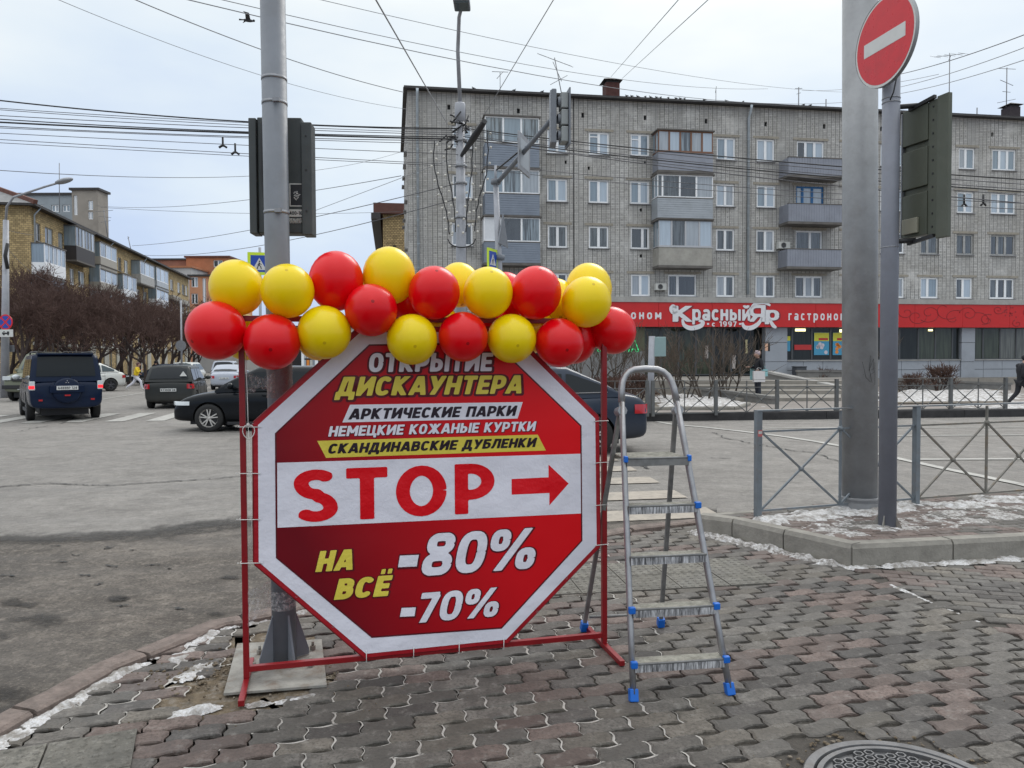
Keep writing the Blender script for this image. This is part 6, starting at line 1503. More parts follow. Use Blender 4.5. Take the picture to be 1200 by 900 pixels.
# drop clashing openings
sel = []
for w in ll:
    if all(w[1] < s[0]-.2 or w[0] > s[1]+.2 or abs(w[2]-s[2]) > 1.8 for s in sel): sel.append(w)
ll = sel
def face_add(mb_, par, name, mats): return mb_.build(name, mats, par)
wall_mb(0, LW, 0, EAV2, [w[:4] for w in ll]).build('street_wall', ybrx, yb)
for a,c,zb,zt,mu,fm,pmm in ll: window(yb, a+.002, c-.002, zb+.002, zt-.002, .08, mu if c-a > .9 else (), fm, pmm, True, .08)
# pale ground floor with pilasters
plast = grimy('pale_plaster', (.42,.42,.38), .85, var=.15, scale=1)
for q in range(14): MB().box(1+q*3.9,2.4+q*3.9,-.12,-.001,.05,3.0).build('pilaster', plast, yb)
MB().box(0,LW,-.16,-.002,3.05,3.3).build('string_course', plast, yb)
# end wall, facing the camera (runs to local -y... world left)
ew = wall_mb(0, 13, 0, EAV2, []); ew.v = [(v[1], v[0], v[2]) for v in ew.v]; ew.f = [tuple(reversed(f)) for f in ew.f]; ew.build('end_wall', ybr, yb)
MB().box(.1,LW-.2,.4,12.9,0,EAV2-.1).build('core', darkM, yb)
g = MB(); e_ = .7; yr = 6.5; zr = EAV2+3.0
brR = grimy('brown_roof', (.13,.05,.035), .7, var=.3, scale=3); slate = grimy('grey_slate', (.24,.24,.24), .85, var=.2, scale=2)
g.add([(-e_,-e_,EAV2+.12),(LW+e_,-e_,EAV2+.12),(LW-4.5,yr,zr),(4.5,yr,zr),(-e_,13+e_,EAV2+.12),(LW+e_,13+e_,EAV2+.12)], [(0,1,2,3),(1,5,2),(5,4,3,2),(4,0,3),(0,4,5,1)]); g.build('roof', slate, yb)
g = MB(); g.tube([(4.5,yr,zr+.05),(LW-4.5,yr,zr+.05)], .28, 4, smooth=False); g.tube([(4.5,yr,zr+.05),(-e_,-e_,EAV2+.2)], .24, 4, smooth=False); g.tube([(4.5,yr,zr+.05),(-e_,13+e_,EAV2+.2)], .24, 4, smooth=False); g.build('ridge_cap', brR, yb)
MB().box(-e_,LW+e_,-e_,-e_+.25,EAV2-.06,EAV2+.10).build('eave_board', roofM, yb); MB().box(-e_,-e_+.25,-e_+.251,13+e_,EAV2-.06,EAV2+.10).build('eave_board', roofM, yb)
MB().box(-e_+.26,LW+e_-.1,-e_+.26,-.002,EAV2-.02,EAV2+.05).build('soffit', roofM, yb)
for px in (41, 127.5, 167): a, _ = LP.L(px, 300, .1); g = MB(); g.tube([(a,-.6,EAV2),(a,-.12,EAV2-.6),(a,-.12,.5)], .07, 8); g.build('downpipe', pipeM, yb)
def lbal(px0, px1, yt, ym, yb_, pm_, fm, n=4, gl=None, glazed=True):
    a, _ = LP.L(px0, ym, 1.0); c, _ = LP.L(px1, ym, 1.0); a, c = min(a,c), max(a,c); xm = (px0+px1)/2
    zb = LP.L(xm, yb_, 1.0)[1]; zm = LP.L(xm, ym, 1.0)[1]; zt = LP.L(xm, yt, 1.0)[1]; o = thing('balcony', None, None); o.parent = yb
    for k in ('label','category','group'): o.pop(k, None)
    MB().box(a-.03,c+.03,-1.03,0,zb-.14,zb).build('slab', slabM, o)
    g = MB(); g.box(a,c,-1,-.95,zb+.002,zm); g.box(c-.05,c,-.949,0,zb+.002,zm); g.box(a,a+.05,-.949,0,zb+.002,zm); g.build('railing_panel', pm_, o)
    if glazed:
        f = MB(); f.box(a,c,-.99,-.93,zt-.07,zt); f.box(a,c,-.99,-.93,zm+.001,zm+.07)
        for q in range(n+1): x = a+(c-a)*q/n; f.box(max(a,x-.045),min(c,x+.045),-.995,-.925,zm+.071,zt-.071)
        f.build('glazing_frame', fm, o)
        for q in range(n): x = a+(c-a)*q/n; x2 = a+(c-a)*(q+1)/n; g = MB(); g.quad((x+.03,-.96,zm),(x2-.03,-.96,zm),(x2-.03,-.96,zt-.02),(x+.03,-.96,zt-.02)); g.build('pane', (gl or P)[q % len(gl or P)], o)
        g = MB(); g.quad((a+.02,0,zm),(a+.02,-.95,zm),(a+.02,-.95,zt),(a+.02,0,zt)); g.build('side_pane', P[1], o); MB().box(a-.05,c+.05,-1.08,0,zt+.001,zt+.08).build('canopy', slabM, o)
dkw = plain('dark_wood', (.035,.03,.03), .6); cream = plain('cream_panel', (.36,.34,.30), .7)
lbal(89.5,111,270,292,308,dkw,oldw,6,[P[0],P[4],P[2]]); lbal(118,137,288,304,317,cream,pvc,3,[lt,P[3],P[1]]); lbal(165,181,309,324,334,oldw,pvc,3,[lt,P[3],P[1]]); lbal(184,197.5,316,331,340,sideC,pvc,3,[P[1],P[3]])
lbal(53,77,290,311,327,pvc,pvc,5,[P[3],P[1],P[2]]); lbal(118,137.5,314,333,344,cream,pvc,3,[P[1],P[3]]); lbal(145,160.5,324,341,350,whiteP,pvc,3,[lt,P[3]]); lbal(53,77,326,348,363,dkw,dkw,4,[P[4],P[0]]); lbal(118,137.5,343,361,371,whiteP,pvc,3,[P[3],P[1]])
lbal(184,197.5,338,352,360,whiteP,pvc,3,[P[3],P[1]]); lbal(203,212,338,347,352,concB,oldw,2,glazed=False); lbal(213,222,345,352,357,concB,oldw,2,glazed=False); lbal(145,160.5,350,366,375,whiteP,pvc,3,[P[1],P[3]])
# dormer and aerials on it
def rooftop_aerial(px, yb_, yt, Y, lab, bars=((.95,2,10),(.85,1.2,20)), lean=0):
    b_ = D(px, yb_, Y); t_ = D(px+lean, yt, Y); o = thing('tv_aerial', lab, 'aerial', b_); MB().tube([(0,0,-.5),(t_.x-b_.x,0,t_.z-b_.z)], .05, 6).build('mast', wireM, o)
    for z, l, a in bars: c = Vector((t_.x-b_.x,0,t_.z-b_.z))*z; d_ = Vector((math.cos(R(a)),0,math.sin(R(a))))*l/2; MB().tube([c-d_,c+d_], .03, 4).build('element', wireM, o)
rooftop_aerial(126,273,246,92,'leaning aerial with short bars rising over the yellow block roof',((.95,2.2,5),(.7,1.5,-8),(.5,1.2,10)),-4.5)
rooftop_aerial(155,296,277,100,'short leaning rod above the far half of the yellow block',((.9,.3,40),),-5)
rooftop_aerial(69.5,245,191,110,'tall thin lightning rod above the grey tower on the left',())
# ---------------------------------------------------------------- distant buildings
def far_block(name, label, pxs, ytop, Y, depth, m, wins, m2=None, roof=None):
    a = D(pxs[0], ytop, Y); c = D(pxs[1], ytop, Y); o = thing(name, label, 'building', (a.x, Y, 0)); W_l = c.x-a.x; H = a.z
    wl = []
    for (x0,y0,x1,y1) in wins:
        q = D(x0, y0, Y); q2 = D(x1, y1, Y); wl.append((q.x-a.x, q2.x-a.x, q2.z, q.z))
    wall_mb(0, W_l, 0, H, wl, rev=.3).build('wall', m, o); g = MB(); g.box(.05,W_l-.05,.32,depth,0,H-.02); g.build('core', m2 or m, o)
    g = MB(); g.quad((W_l,0,0),(W_l,depth,0),(W_l,depth,H),(W_l,0,H)); g.quad((0,depth,0),(0,0,0),(0,0,H),(0,depth,H)); g.build('end_wall', m2 or m, o)
    for w in wl: window(o, w[0]+.01, w[1]-.01, w[2]+.01, w[3]-.01, .15, (.5,), None, [random.choice(P), random.choice(P)], False, .12)
    MB().box(-.3,W_l+.3,-.3,depth+.3,H+.001,H+.35).build('roof', roof or roofM, o); return o
bg1 = grimy('bluegrey_panel', (.30,.34,.37), .8, var=.12, scale=.5); cg = grimy('tan_concrete', (.30,.27,.235), .9, var=.2, scale=.4)
far_block('tower_block','blue-grey panel tower rising behind the yellow brick roof',(20,85),229,122,3,bg1,[(x,y,x+9,y+8) for x in (60,73) for y in (240,262,284)] + [(x,y,x+9,y+8) for x in (25,42) for y in (240,262)])
far_block('tower_block','narrow tan concrete tower beside the blue-grey one, with a dark loggia strip',(84,114.5),223,120,3,cg,[(86,229,91,252),(103,235,109,246),(103,248,109,257),(86,262,91,285),(103,270,109,280)])
orW = grimy('orange_plaster', (.52,.25,.14), .85, var=.1, scale=.4); whW = grimy('white_plaster', (.50,.49,.48), .85, var=.12, scale=.4); obr = grimy('orange_brick', (.42,.17,.085), .85, var=.15, scale=1)
far_block('apartment_building','distant white and orange building beyond the end of the yellow block',(178,224),314,150,16,whW,[(x,y,x+4.5,y+9) for x in (184,193,202,211) for y in (322,338,354)],roof=obr)
far_block('apartment_building','distant orange plaster building left of the yellow balloon, with white window frames',(222,262),324,147,16,orW,[(x,y,x+8,y+12) for x in (224,247) for y in (323.6+1,344,364)] + [(237,326,242,372)])
far_block('building','brick-red attic storey stepping up behind the distant orange building',(218,268),302,158,12,obr,[(250,305,261,313)],roof=brR)
far_block('building','low rust-brown parapet building with white railings far behind the street trees',(176,220),305,160,12,grimy('rust_wall',(.28,.13,.09),.9,var=.2,scale=.5),[])
far_block('building','pale far building seen under the balloons behind the silver cars',(225,420),385,120,10,whW,[(x,y,x+7,y+10) for x in range(232,410,14) for y in (392,408)])
# yellow brick gable beyond the grey block
gb_ = thing('brick_building', 'yellow brick gable with brown roof edge showing left of the grey block corner', 'building', (D(449,300,68).x, 68, 0), BP.ang)
gz = D(452,251,68).z; MB().box(0,12,0,26,0,gz).build('wall', mat_brickwall('yellow_brick_gable', (.46,.34,.17), (.14,.10,.06), .26, .15, .02, vert=.05, off=.5), gb_)
rfx = MB(); rfx.box(-.8,13,-.5,26.5,gz+.001,gz+.9); rfx.build('roof', grimy('brown_fascia',(.11,.045,.035),.8,var=.2,scale=2), gb_); MB().box(-1.0,-.2,-.6,26,gz-.5,gz).build('eave_board', roofM, gb_)
for x_, z_ in ((3.1*.28,gz-3),(2.0*.5,gz-4.4)): MB().box(x_,x_+.25,-.01,.02,z_,z_+.3).build('vent', darkM, gb_)
# ================================================================ RIGHT FOREGROUND POLES, SIGNS, FENCE
random.seed(5)
def leaning_pole(name, label, base, toppx, r0, r1, m, n=40, cat='pole', group=None):
    o = thing(name, label, cat, base); t = D(toppx[0], toppx[1], base.y); MB().tube([(0,0,0),(t.x-base.x,0,t.z-base.z)], r0, n, r2=r1).build('shaft', m, o); return o, Vector((t.x-base.x,0,t.z-base.z))
bb0 = G(1014,597,ZI); bb0.y += .12; bb0.z = ZI-.01
bp_, bt = leaning_pole('lamp_post', 'thick dusty grey steel post with scratched scribble on the corner island', bb0, (1008,-90), .162, .158, M['pole_big'], 56)
g = MB(); g.lathe([(.162,.0),(.188,.0),(.188,.07),(.176,.078),(.176,.10),(.20,.103),(.20,.118),(.162,.12)], 48, 0, False, close=False); g.build('base_collar', M['pole_big'], bp_)
g = MB(); g.lathe([(.21,.0),(.20,.012),(.15,.014)], 40, 0, True, Matrix.Scale(1.1,4,(1,0,0)), close=False); g.build('mortar_ring', M['old_snow'], bp_)
g = MB()
def scr(pts): g.tube([(lambda a: (math.sin(a)*.1645, -math.cos(a)*.1645, z))(x) for x, z in pts], .0022, 4, flat=.5)
zc = 1.33
scr([(-.35,zc+.10),(-.15,zc-.05),(.10,zc-.09)]); scr([(.12,zc+.16),(.05,zc+.02),(.22,zc-.10)]); scr([(.02,zc+.02),(.3,zc+.13),(.35,zc+.0),(.1,zc-.02)]); scr([(-.3,zc-.02),(.38,zc+.04)]); scr([(.4,zc+.1),(.42,zc-.12)])
tag(g.build('scratched_scribble', M['ink'], bp_), kind='stuff')
sb0 = G(1043,617,ZI); sb0.y += .05; sb0.z = ZI-.01
sp_, s_t = leaning_pole('sign_post', 'slim blue-grey post carrying the round red sign and the signal housing', sb0, (1046,-60), .073, .070, M['pole_blue'], 40)
for k in range(4):
    m = Matrix.Rotation(R(45+90*k), 4, 'Z'); q = MB(); q.add([m @ Vector(v) for v in ((.06,-.004,.0),(.125,-.004,.0),(.065,-.004,.12),(.06,.004,.0),(.125,.004,.0),(.065,.004,.12))], [(0,1,2),(5,4,3),(0,3,4,1),(1,4,5,2),(2,5,3,0)]); q.build('gusset', M['rust'], sp_)
def band(par, m_, x, z, r, h=.016): 
    g = MB(); g.lathe([(r+.0005,z-h/2),(r+.003,z-h/2),(r+.003,z+h/2),(r+.0005,z+h/2)], 36, 0, True, Matrix.Translation((x,0,0)), close=False); g.build('clamp_band', m_, par)
for py in (116, 121, 290): w = D(1044, py, sb0.y); z = w.z-sb0.z; band(sp_, M['galv'], s_t.x*z/s_t.z, z, .071, .008)
# no-entry sign
sc0 = D(1037.2, 48, sb0.y-.10); sr = .372; sa = R(-78)
sg = thing('no_entry_sign', 'round red no-entry sign with a white bar, turned edgewise at the top right', 'road sign', sc0, sa)
mRY = Matrix.Rotation(R(90), 4, 'X')
backm = plain('sign_back', (.30,.31,.32), .5, .4); redS = grimy('sign_red', (.62,.010,.020), .3, var=.12, scale=3, dirt=(.2,.02,.02), dirt_amt=.4); whS = grimy('sign_white', (.62,.62,.60), .4, var=.06, scale=4)
def disc(par, r, y0, y1, m, nm, n=56):
    g = MB(); g.xz([(r*math.cos(2*math.pi*k/n), r*math.sin(2*math.pi*k/n)) for k in range(n)], y0, y1); return g.build(nm, m, par)
g = MB(); g.lathe([(sr,-.012),(sr+.002,.0),(sr+.002,.022),(sr-.006,.022)], 56, 0, True, Matrix.Rotation(R(-90),4,'X'), close=False); g.build('rim', backm, sg)
disc(sg, sr-.001, -.008, .006, whS, 'sign_plate'); disc(sg, sr-.022, -.0095, -.008, redS, 'red_field')
g = MB(); rr = .02; g.xz([(-.255,-.058),(.255,-.058),(.255,.058),(-.255,.058)], -.0115, -.0096); g.build('white_bar', whS, sg)
MB().box(-.12,.12,.006,.03,-.02,.02).build('bracket', backm, sg); MB().box(-.12,.12,.006,.03,.18,.22).build('bracket', backm, sg)
g = MB(); g.tube([(.05,.03,-.25),(.10,.035,-.34),(.07,.03,-.45),(.03,.03,-.5)], .006, 6); g.build('cable', M['black_plastic'], sg)
# olive signal housing
hl = D(1060,132,6.75); hr = Vector((3.56, 6.32)); hb = D(1060,281,6.75).z
ha = math.atan2(hr.y-hl.y, hr.x-hl.x); hw_ = math.hypot(hr.x-hl.x, hr.y-hl.y); hh = hl.z-hb
olv = grimy('olive_housing', (.085,.092,.068), .45, .25, var=.1, scale=2.5, dirt=(.2,.19,.15), dirt_amt=.2)
hs = thing('signal_housing', 'olive metal traffic signal housing seen from behind, bracketed right of the slim post', 'traffic signal', (hl.x, hl.y, hb), ha)
def strip(x0,x1,y0,y1,z0,z1,nm,m=olv,bv=.004): return MB().box(x0,x1,y0,y1,z0,z1).build(nm, m, hs, bevel=bv)
w62 = hw_*.62
for z0, z1 in ((.0,hh*.335),(hh*.375,hh*.675),(hh*.715,hh)):
    strip(.012,w62,-.03,.05,z0+.004,z1-.004,'back_panel')
for z0, z1 in ((hh*.335,hh*.375),(hh*.675,hh*.715)): strip(.014,w62-.002,-.006,.05,z0-.004,z1+.004,'groove')
strip(w62+.001,hw_*.86,-.022,.05,-.02,hh+.004,'side_channel'); strip(hw_*.861,hw_+.05,-.045,-.005,-.05,hh+.01,'side_flange'); strip(-.002,.011,-.035,.05,0,hh-.02,'edge_flange', M['galv'])
strip(.035,.20,-.055,-.031,.03,.16,'terminal_box', plain('beige_box',(.27,.26,.20),.5))
for k in range(10): strip(hw_*.72,hw_*.745,-.027,-.022,.05+k*.11,.065+k*.11,'screw', M['ink'], 0)
def arm(z, nm='bracket_arm'):
    wpt = Vector((sb0.x + s_t.x*(z+hb-sb0.z)/s_t.z, sb0.y)); a = Matrix.Rotation(-ha, 2) @ Vector((wpt.x-hl.x, wpt.y-hl.y)); g = MB(); g.tube([(a.x,a.y,z),(hw_*.35,-.02,z+.0)], .022, 8); g.tube([(hw_*.2,-.035,z-.02),(hw_*.8,-.035,z+.01)], .02, 4, smooth=False); g.build(nm, M['black_plastic'], hs)
arm(hh+.01); arm(-.03)
# pedestrian fence on the island
FZ = ZI
def fence(name, label, A, B_, posts, H, m_post, m_rail, pw=.05, cross=True, base=FZ, skip=0, group=None, mp_=None, low=.05, mid=.80, tube_r=.012, end_half=False, mats=None):
    o = thing(name, label, 'fence'); d = (B_-A).normalized(); ang = math.atan2(d.y, d.x)
    o.location = (A.x, A.y, base); o.rotation_euler.z = ang
    for k, x in enumerate(posts): MB().box(x-pw/2,x+pw/2,-pw/2,pw/2,-.02,H+.015).build('post', m_post, o, bevel=.004)
    MB().box(posts[0]-pw*.5,posts[-1]+pw*.5,-.032,.032,H+.0155,H+.028).build('top_rail', mats[0] if mats else m_rail, o)
    for k, (a, b) in enumerate(zip(posts, posts[1:])):
        mr = mats[k % len(mats)] if mats else m_rail
        x0, x1 = a+pw/2, b-pw/2; xc = (a+b)/2; r = tube_r
        MB().tube([(x0,0,H*mid),(x1,0,H*mid)], r, 4, smooth=False).build('middle_rail', mr, o); MB().tube([(x0,0,low),(x1,0,low)], r, 4, smooth=False).build('bottom_rail', mr, o)
        MB().tube([(xc,0,low),(xc,0,H)], r*1.15, 4, smooth=False).build('baluster', mr, o)
        for s0, s1 in ((x0,xc),(xc,x1)):
            MB().tube([(s0,.003,low),(s1,.003,H*mid)], r, 4, smooth=False).build('diagonal', mr, o); MB().tube([(s0,-.003,H*mid),(s1,-.003,low)], r, 4, smooth=False).build('diagonal', mr, o)
            MB().ball(((s0+s1)/2,0,(low+H*mid)/2), r*2.2, 8, 5).build('joint_boss', mr, o)
        MB().ball((xc,0,H*mid), r*2.4, 8, 5).build('joint_boss', mr, o)
    return o
plen = (FB-FA).length
nf = fence('pedestrian_fence', 'near grey steel fence with crossed bars on the island, rusty at its lower rails', FA, FB, [0, plen, plen*2, plen*3, plen*4], .955, M['fence'], M['fence'], .055, mats=[M['fence'], M['fence_rusty']], mid=.82)
g = MB(); g.box(-.024,.024,-.0295,-.0280,.74,.80, ); g.build('sticker', plain('red_sticker',(.45,.12,.12),.5), nf); g = MB(); g.box(-.018,.02,-.0301,-.0296,.765,.79); g.build('sticker_print', stick, nf)
g = MB(); g.lathe([(.0001,0),(.005,0)],8,0,False,Matrix.Translation((0,-.0285,.66)) @ mRY, close=False); g.build('bolt_hole', M['ink'], nf)
FF = [G(px, py, ZP) for px, py in ((745,487.5),(841,484.5),(913,483.2),(982,481.5),(1048,480),(1115,479),(1178,478.5))]
fa_, fb_ = G(765,487.2,ZP), G(1178,480,ZP); fA2, fB2 = Vector((fa_.x,fa_.y)), Vector((fb_.x,fb_.y)); fl = (fB2-fA2).length; npn = 6
f1 = fence('pedestrian_fence', 'far dark steel fence with crossed bars along the kerb opposite, before the shop', fA2, fB2, [fl*k/npn for k in range(npn+1)], .90, M['fence_far'], M['fence_far'], .085, base=ZP, tube_r=.014)
fa3 = fA2 - (fB2-fA2).normalized()*(fl/npn*2) - Vector((.15,0)); f2 = fence('pedestrian_fence', 'short far fence stretch behind the dark sedan, left of the small grey post', fa3, fA2 - Vector((.12,.0)), [0, fl/npn, fl/npn*2], .90, M['fence_far'], M['fence_far'], .085, base=ZP, tube_r=.014)
# small grey post with a green board
q = G(765,486.5,ZP); q.y += .4; o, t_ = leaning_pole('small_post', 'grey post with a small pale green board, behind the ladder hoop', q, (764,394), .09, .085, M['far_pole'], 12)
MB().box(.09,.42,-.05,.05,t_.z-.55,t_.z-.02).build('board', plain('pale_green_board',(.25,.36,.36),.5), o, bevel=.01)
# ================================================================ LAMP POST WITH GARLANDS AND TRAFFIC MAST
b0 = G(541,478,ZP); b0.y = 20.5; b0 = Vector((D(541.5,478,20.5).x, 20.5, ZP)); t0 = D(537,12,20.5); mt1 = D(539.3,124,20.5)
lpst = thing('street_lamp', 'tall grey street lamp post hung with cables and light garlands by the grey block', 'street lamp', b0)
def rel(p, o): return Vector(p) - o.location
MB().tube([(0,0,0), rel(mt1,lpst)], .155, 16, r2=.115).build('lower_shaft', M['far_pole'], lpst)
MB().tube([rel(mt1,lpst), rel(D(536.5,60,20.3),lpst), rel(D(538,20,19.8),lpst), rel(D(541,8,19.5),lpst)], .055, 10, r2=.045).build('upper_shaft', M['far_pole'], lpst)
hd = rel(D(541.5,5,19.3),lpst); MB().box(hd.x-.20,hd.x+.20,hd.y-.42,hd.y+.2,hd.z-.10,hd.z+.06).build('lamp_head', M['pole_grey'], lpst, bevel=.03); MB().box(hd.x-.16,hd.x+.16,hd.y-.38,hd.y+.1,hd.z-.13,hd.z-.101).build('lamp_glass', M['car_glass_light'], lpst)
MB().lathe([(.125,-.25),(.14,-.24),(.14,.22),(.12,.25)], 16, 0, True, Matrix.Translation(rel(D(539.2,132,20.5),lpst))).build('sleeve', M['far_pole'], lpst)
for py in (165, 195, 215, 255): band_p = rel(D(540.5,py,20.5),lpst); g = MB(); g.lathe([(.14,-.03),(.16,-.03),(.16,.03),(.14,.03)], 14, 0, True, Matrix.Translation(band_p), close=False); g.build('clamp_band', M['galv'], lpst)
g = MB(); 
for k in range(26):
    a = rel(D(random.gauss(538,4), random.uniform(138,172), 20.5+random.uniform(-.25,.25)), lpst); g.tube([a, a+Vector((random.uniform(-.2,.2), random.uniform(-.1,.1), random.uniform(-.18,.18))), a+Vector((random.uniform(-.25,.25),0,random.uniform(-.2,.2)))], .022, 5)
tag(g.build('insulators_and_clamps', M['black_plastic'], lpst), kind='stuff')
MB().tube([rel(D(541,182,20.4),lpst), rel(D(556,160,19.6),lpst), rel(D(568,142,19.0),lpst)], [.05,.10,.07], 6).build('cable_outrigger', M['black_plastic'], lpst)
gl = 'string of small white bulbs hanging beside the garlanded lamp post, '
for (x0,y0,pts), nm in ((((509,165),0,[(509,165),(508,190),(513,215),(521,240),(525,258),(527,278)]),'outermost on the left'), (((523,168),0,[(523,166),(524,200),(530,228),(533,252),(534,276)]),'second from the left'), (((554,170),0,[(554,168),(553,200),(549,230),(547,252),(546,276)]),'second from the right'), (((571,160),0,[(571,152),(572,176),(570,205),(562,230),(558,250),(556,275)]),'outermost on the right')):
    P3 = [D(x, y, 20.3) for x, y in pts]; o = thing('light_garland', gl + nm, 'light garland', P3[0], 0, 'garlands on the lamp post')
    sm = []
    for i in range(len(P3)-1):
        for k in range(6): sm.append(P3[i].lerp(P3[i+1], k/6) - P3[0] + Vector((.008*math.sin((i*6+k)*1.3),0,0)))
    MB().tube(sm, .017, 6).build('cord', M['black_plastic'], o); g = MB()
    for i in range(1, len(sm), 2): s_ = 1 if i % 4 == 1 else -1; g.ball(sm[i]+Vector((s_*.07,-.02,-.02)), .035, 6, 4)
    tag(g.build('bulbs', plain('bulb_white',(.6,.58,.52),.3), o), kind='stuff')
g = thing('wire_loop', 'thin wire arc looped round the foot of the light garlands below the lamp post middle', 'wire loop', D(541,280,20.3)); MB().tube([(x*.36, 0, .0-.22*math.sqrt(max(0,1-x*x))) for x in [k/8-1 for k in range(17)]], .018, 5).build('loop', M['black_plastic'], g)
# traffic mast
m0 = Vector((D(585,490,17).x, 17, ZP)); tm = thing('traffic_mast', 'grey traffic mast whose slanting arm carries a signal and a sign over the road', 'traffic mast', m0)
T1 = D(581,214,17); T2 = D(580.5,194,17)
MB().tube([(0,0,0), rel(D(585,320,17),tm), rel(T1,tm)], [.085,.075,.06], 14).build('shaft', M['far_pole'], tm); MB().tube([rel(T1,tm), rel(T2,tm)], .028, 8).build('top_stub', M['far_pole'], tm)
for py, r_ in ((213,.11),(302,.12)): c = rel(D(581 if py < 250 else 585,py,17),tm); MB().lathe([(r_*.7,-.06),(r_,-.05),(r_,.05),(r_*.7,.06)], 12, 0, True, Matrix.Translation(c)).build('joint', M['pole_grey'], tm)
A1 = D(584,213,17); A2 = D(649,137,13.6); MB().tube([rel(A1,tm), rel(A2,tm)], .052, 10, r2=.042).build('arm', M['pole_grey'], tm); MB().tube([rel(D(582,199,17),tm), rel(D(615,172,15.4),tm)], .018, 6).build('stay', M['black_plastic'], tm)
s1_ = D(648.5,108,13.6); s2_ = D(650.5,171,13.6); o = thing('signal_backplate', 'narrow signal seen nearly edge-on at the end of the mast arm, left one of two', 'traffic signal', s1_)
MB().box(-.045,.045,-.20,.20,(s2_-s1_).z,0).build('housing', M['pole_grey'], o, bevel=.02); MB().box(-.065,-.046,-.17,.17,(s2_-s1_).z+.02,-.02).build('lens_strip', M['galv'], o)
o = thing('traffic_signal', 'three-part traffic signal at the end of the mast arm, its lens hoods facing right', 'traffic signal', D(661,110,13.5), R(8)); hz = (D(661,169,13.5)-D(661,110,13.5)).z
for k in range(3): MB().box(-.07,.05,-.14,.14,hz*(k+1)/3+.012,hz*k/3-.012).build('lamp_section', grimy('mast_signal_grey',(.28,.30,.30),.5,var=.1,scale=3), o, bevel=.015)
MB().box(.052,.075,-.2,.2,hz-.05,.05).build('back_plate', M['pole_grey'], o)
for k in range(3): MB().lathe([(.085,0),(.085,.05),(.07,.05),(.07,0)], 14, 0, True, Matrix.Translation((-.07,0,hz*(k+.5)/3)) @ Matrix.Rotation(R(-90),4,'Y'), close=False).build('hood', M['pole_grey'], o)
s3 = D(614,181,15.4); o = thing('road_sign', 'square grey-backed sign hanging turned away on the slanting mast arm', 'road sign', s3, R(74)); MB().box(-.42,.42,-.015,.015,-.38,.36).build('panel', M['galv'], o, bevel=.003)
for z in (-.2,.2): MB().box(-.4,.4,.016,.03,z-.02,z+.02).build('bracket', M['pole_grey'], o)
MB().box(-.32,.32,-.0175,-.0155,-.28,.26).build('sign_face', plain('faded_sign_face',(.34,.37,.40),.5), o)
s4_ = D(589.5,270,17); o = thing('warning_sign', 'triangular sign seen edge-on on the traffic mast shaft, above the yellow-green one', 'road sign', s4_, R(75)); g = MB(); g.xz([(-.4,-.33),(.4,-.33),(0,.37)], -.012, .012); g.build('panel', M['pole_grey'], o); MB().box(-.03,.03,.013,.16,-.05,.05).build('bracket', M['galv'], o)
# crossing signs: yellow-green square with blue field, white triangle and walker
ygm = plain('fluorescent_border', (.62,.80,.03), .45); bls = plain('sign_blue', (.01,.06,.38), .4)
def crossing_sign(px, py, Y, s, ang, label, pole=None):
    c = D(px, py, Y); o = thing('crossing_sign', label, 'road sign', c, ang); MB().box(-s/2,s/2,-.012,.012,-s/2,s/2).build('border_plate', ygm, o)
    MB().box(-s*.37,s*.37,-.0145,-.0122,-s*.37,s*.37).build('blue_field', bls, o)
    g = MB(); g.xz([(-s*.30,-s*.28),(s*.30,-s*.28),(0,s*.26)], -.0165, -.0147); g.build('white_triangle', whS, o)
    k = s*.5; g = MB()
    def lim(pts, w): g.tube([(x*k, -.0168, z*k) for x, z in pts], w*k, 5, flat=.15, up=(0,1,0), smooth=False)
    lim([(0,.10),(-.02,-.12)],.07); lim([(-.02,-.1),(-.14,-.3),(-.2,-.48)],.045); lim([(-.02,-.1),(.12,-.28),(.16,-.48)],.045); lim([(0,.06),(.13,-.06),(.2,-.1)],.03); lim([(0,.06),(-.1,-.08),(-.16,-.16)],.03); g.ball((0.02*k,-.0168,.2*k),(.07*k,.002,.07*k),8,6); g.build('walker_symbol', M['ink'], o); return o
crossing_sign(304, 309, 24, .70, R(14), 'yellow-green bordered blue crossing sign peeking out left of the near grey pole')
q = Vector((D(305,470,24).x,24.06,ZR)); leaning_pole('sign_pole', 'thin far pole holding the crossing sign hidden by the near grey pole', q, (304.5,290), .045, .045, M['far_pole'], 8)
crossing_sign(577, 304, 16.75, .46, R(64), 'yellow-green bordered blue crossing sign on the traffic mast above the balloons')
# ================================================================ LEFT STREET FURNITURE
l0 = Vector((D(5,440,36).x, 36, ZR)); lt_ = D(7,258,36)
sl2 = thing('street_lamp', 'old street lamp at the left edge with a long curved arm over the road', 'street lamp', l0)
MB().tube([(0,0,0), rel(lt_,sl2)], .19, 12, r2=.12).build('shaft', M['far_pole'], sl2)
armp = [rel(D(x,y,Y),sl2) for x,y,Y in ((6.5,262,36),(8,242,35.8),(16,231,35.4),(34,225,35),(52,219,34.6),(66,215,34.3))]; MB().tube(armp, .055, 8, r2=.045).build('arm', M['far_pole'], sl2)
hdp = rel(D(75,212,34.1),sl2); g = MB(); g.ball(hdp, (.42,.17,.12), 14, 8, 0, Matrix.Rotation(R(-14),4,'Y')); g.build('lamp_head', M['galv'], sl2)
g = MB(); g.tube([rel(D(9,285,35.8),sl2), rel(D(6,300,35.8),sl2), rel(D(9,315,35.8),sl2)], .08, 6); g.build('cable_joint', M['black_plastic'], sl2)
g = thing('no_stopping_sign', 'round blue no-stopping sign with red rim and cross on the left lamp post', 'road sign', D(6.5,377.5,35.5), R(-6))
